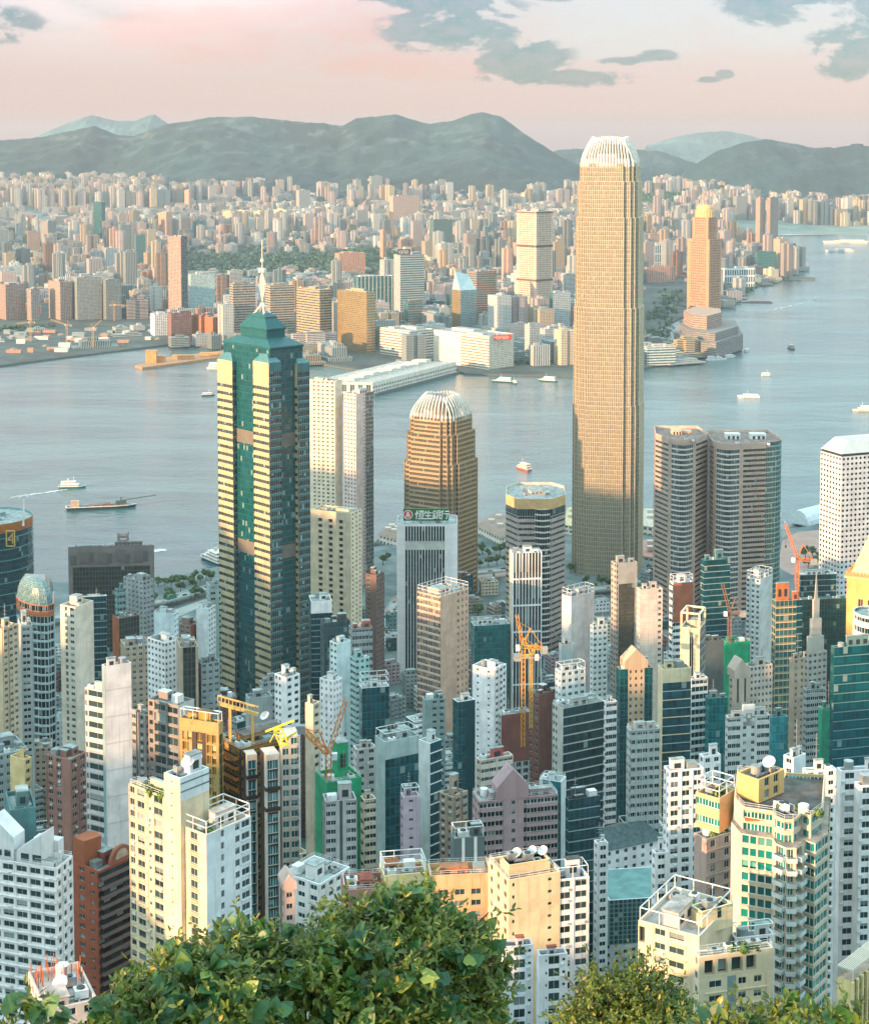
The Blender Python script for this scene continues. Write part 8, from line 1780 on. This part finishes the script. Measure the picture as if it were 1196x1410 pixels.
roads = [flyover('grey flyover curving past the white bank tower foot', [(500, 912), (528, 872), (548, 838), (580, 815), (640, 800), (700, 794)], 11, 7), flyover('grey flyover along the western shore before the dark slab', [(60, 862), (150, 850), (225, 836), (300, 815)], 12, 6), flyover('low bridge road between the tallest tower and the twin towers', [(780, 822), (850, 816), (905, 800), (985, 790)], 10, 5)]
def car(col, nm, label, L, H):
    root = thing(nm, label, nm.split('_')[-1], (0, 0, 0)); m = MB(); m.rings([[(-L / 2, -.85, .35), (L / 2, -.85, .35), (L / 2, .85, .35), (-L / 2, .85, .35)], [(-L / 2, -.9, .85), (L / 2, -.88, .85), (L / 2, .88, .85), (-L / 2, .9, .85)], [(-L / 2 * .95, -.85, H * .6), (L / 2 * .96, -.82, H * .55), (L / 2 * .96, .82, H * .55), (-L / 2 * .95, .85, H * .6)], [(-L / 2 * .8, -.7, H), (L / 2 * .35, -.7, H), (L / 2 * .35, .7, H), (-L / 2 * .8, .7, H)]]); m.build('body', [plain(col, .3)], root)
    for sx in (-.3, .32):
        for sy in (-1, 1):
            w = MB(); t = np.arange(10) * 2 * pi / 10; A = np.column_stack([L * sx + .34 * np.cos(t), np.full(10, sy * .92), .34 + .34 * np.sin(t)]); B_ = A - [0, sy * .22, 0]; w.rings([A, B_] if sy < 0 else [B_, A], 0, True, True); w.build('wheel', [sk('dark')], root)
    return root
CK = [car('c8342c', 'red_car', 'red city taxi', 4.4, 1.5), car('e6e8e6', 'white_van', 'white delivery van', 5.2, 2.1), car('2b2f33', 'dark_car', 'dark private car', 4.5, 1.45), car('3d7f6a', 'green_bus', 'green tall bus', 10.5, 4.2)]
used = set(); rr = np.random.default_rng(3); nms = ['on the flyover by the white bank tower', 'on the western shore flyover', 'on the bridge by the tallest tower']
for ri, P in enumerate(roads):
    for a, b in zip(P, P[1:]):
        d = b - a; L = np.linalg.norm(d[:2]); n = np.array([-d[1], d[0]]) / L
        for t in np.arange(rr.uniform(4, 10), L - 4, 15):
            k = int(rr.choice(4, p=[.35, .25, .3, .1])); o0 = CK[k]
            if k not in used: o = o0; used.add(k)
            else:
                o = o0.copy(); COL.objects.link(o)
                for ch in o0.children: c = ch.copy(); COL.objects.link(c); c.parent = o
            p = a + d * t / L; s = 1 if rr.random() < .5 else -1; o.location = (p[0] - n[0] * 2.6 * s, p[1] - n[1] * 2.6 * s, p[2] + .01); o.rotation_euler = (0, 0, math.atan2(d[1], d[0]) + (pi if s < 0 else 0)); o['label'] = ['red city taxi', 'white delivery van', 'dark private car', 'green tall bus'][k] + ' driving ' + nms[ri]; o['group'] = ['taxis', 'vans', 'cars', 'buses'][k] + ' ' + nms[ri]
# ------------------------------------------------------------------ shrubs at the lookout, a few metres from the lens
def leaf_near(a, b, c, key):
    m, g = new_mat('near_leaf_' + key); ge = g.n('ShaderNodeNewGeometry'); r = ge.outputs['Random Per Island']
    tc = g.n('ShaderNodeTexCoord').outputs['Object']; nz = g.n('ShaderNodeTexNoise', {'Vector': tc, 'Scale': 2.6, 'Detail': 3.0}).outputs[0]; n2 = g.n('ShaderNodeTexNoise', {'Vector': tc, 'Scale': 60.0, 'Detail': 2.0}).outputs[0]
    col = g.mix(g.m('ADD', g.m('MULTIPLY', r, .55), g.m('MULTIPLY', g.step(nz, .35, .65), .45)), a, b); col = g.mix(g.m('MULTIPLY', g.m('GREATER_THAN', r, .93), .8), col, c); col = g.mix(g.m('MULTIPLY', g.step(n2, .4, .7), .2), col, '2c3b18')
    p = g.n('ShaderNodeBsdfPrincipled', {'Base Color': col, 'Roughness': .42}); t = g.n('ShaderNodeBsdfTranslucent', {'Color': g.mix(.35, col, 'a8b840')}); x = g.n('ShaderNodeMixShader', {0: .22, 1: p.outputs[0], 2: t.outputs[0]}); finish(g, x); return m
LM_small = leaf_near('263f15', '6f8228', 'a99c42', 'small'); LM_vine = leaf_near('1c4a34', '4a7c3c', '8f9f48', 'vine')
def leaves(P, D, N, s, wd, heart=False):
    """pointed folded leaves: base P, direction D, face normal N, length s, width ratio wd"""
    S = np.cross(D, N); S /= np.linalg.norm(S, axis=1)[:, None] + 1e-9; N = np.cross(S, D); s = s[:, None]
    mid = lambda f, dz: P + D * s * f - N * s * dz
    if not heart:
        a, t = P, mid(1.0, .10); m1, m2 = mid(.33, .02), mid(.7, .03); L1, L2 = m1 + S * s * wd * .5 + N * s * .05, m2 + S * s * wd * .42 + N * s * .03; R1, R2 = m1 - S * s * wd * .5 + N * s * .05, m2 - S * s * wd * .42 + N * s * .03
        return np.concatenate([np.stack(q, 1) for q in ((a, R1, m1, L1), (m1, R1, R2, m2), (L1, m1, m2, L2), (m2, R2, t, L2))])
    a, t = mid(.05, 0), mid(1.0, .12); m1, m2 = mid(.3, .03), mid(.65, .05); f = lambda f_, w, dn, z: mid(f_, z) + S * s * w + N * s * dn
    l0, l1, l2 = f(-.08, .24, .05, 0), f(.18, .48, .06, .03), f(.62, .32, .04, .05); r0, r1, r2 = f(-.08, -.24, .05, 0), f(.18, -.48, .06, .03), f(.62, -.32, .04, .05)
    return np.concatenate([np.stack(q, 1) for q in ((a, m1, l1, l0), (a, r0, r1, m1), (m1, m2, l2, l1), (m1, r1, r2, m2), (m2, r2, t, l2))])
def shrub(label, blobs, seed, tw, vine, small=(.038, .07), name='shrub'):
    r = np.random.default_rng(seed); C = [(at(x, y, Y), rx * Y / F, ry * Y / F, Y) for x, y, Y, rx, ry in blobs]; g0 = C[0][0]; zb = gz(g0[0], g0[1]); root = thing(name, label, 'shrub', (g0[0], g0[1], zb)); SM, VM, BR = MB(), MB(), MB(); wts = np.array([c[1] * c[2] for c in C]); wts /= wts.sum()
    def surf(k, lo, hi):
        o = []; nn = []
        while len(o) < k:
            i = r.choice(len(C), p=wts); c, a, b, Y = C[i]; d = r.normal(size=3); d /= np.linalg.norm(d); f = r.uniform(lo, hi) * (1 + .13 * sin(d[0] * 7 + i * 2) * cos(d[2] * 8 + i) + .13 * sin(d[0] * 15 + i) * sin(d[2] * 13 + i * 3)); p = c + d * np.array([a, min(a, b) * .9, b]) * f
            bad = False
            for j, (c2, a2, b2, _) in enumerate(C):
                if j != i and (((p - c2) / np.array([a2, min(a2, b2) * .9, b2])) ** 2).sum() < .55: bad = True; break
            if bad or (d[1] > .55 and r.random() < .75): continue
            o.append(p); nn.append(d)
        return np.array(o), np.array(nn)
    def sprays(k, lo, hi, per, ls, heart, mb, wd, ln):
        p, d = surf(k, lo, hi); tdir = d + r.normal(0, .45, d.shape) + np.array([0, -.1, .35]); tdir /= np.linalg.norm(tdir, axis=1)[:, None]
        for i in range(k):
            q = per + int(r.integers(-2, 3)); f = np.linspace(0, 1, q); base = p[i] + tdir[i] * (f[:, None] * ln) + np.array([0, 0, -1.0]) * (f[:, None] ** 2) * ln * .18
            D = tdir[i] * .55 + r.normal(0, .75, (q, 3)); D /= np.linalg.norm(D, axis=1)[:, None]; N = np.array([-.1, -.35, .9]) + .5 * d[i] + r.normal(0, .35, (q, 3)); N /= np.linalg.norm(N, axis=1)[:, None]
            mb.quads(leaves(base, D, N, r.uniform(*ls, q), wd, heart))
            if i % 5 == 0 and not heart: BR.bar(p[i] - tdir[i] * ln * .8, p[i] + tdir[i] * ln * .7, .006)
    sprays(tw, .74, 1.02, 12, small, False, SM, .36, .2); sprays(int(tw * .5), .5, .8, 8, (small[0] * 1.2, small[1] * 1.3), False, SM, .5, .2)
    if vine: sprays(vine, .97, 1.06, 4, (.075, .135), True, VM, 1, .10)
    for c, a, b, Y in C:
        for _ in range(6):
            e = c + r.normal(0, .4, 3) * np.array([a, a * .5, b]); pm = (e + np.array([g0[0], g0[1], zb])) / 2 + r.normal(0, .12, 3); BR.bar((g0[0] + r.normal(0, .1), g0[1] + r.normal(0, .1), zb - .1), pm, .05); BR.bar(pm, e, .028)
    sprays(tw // 16, .98, 1.12, 13, small, False, SM, .36, .3)
    SM.build('leaves', [LM_small], root, weld=True); VM.build('vine', [LM_vine], root, weld=True); BR.build('branches', [plain('4a3a28', .9, 0, .2, 6)], root); return root
shrub('largest leafy bush overgrown with broad vine leaves below the lookout', [(552, 1350, 11.0, 122, 104), (420, 1392, 10.4, 185, 92), (626, 1400, 11.4, 44, 108), (262, 1410, 9.8, 96, 84), (180, 1432, 9.4, 44, 50), (330, 1350, 10.6, 66, 52)], 5, 2500, 430)
shrub('rounded yellow green bush in front of the cream sunlit block', [(868, 1420, 14.0, 80, 76), (920, 1448, 13.6, 44, 48), (815, 1444, 14.2, 38, 43)], 6, 1500, 10, (.035, .06))
shrub('sparse leafy sprigs in front of the teal balcony tower', [(1075, 1452, 10.0, 90, 50), (1165, 1450, 9.6, 66, 44), (1010, 1442, 10.2, 34, 38)], 7, 260, 40, (.035, .07))
shrub('single sprig of broad leaves in the lower corner by the white flats', [(38, 1432, 9.0, 36, 34)], 9, 26, 9)
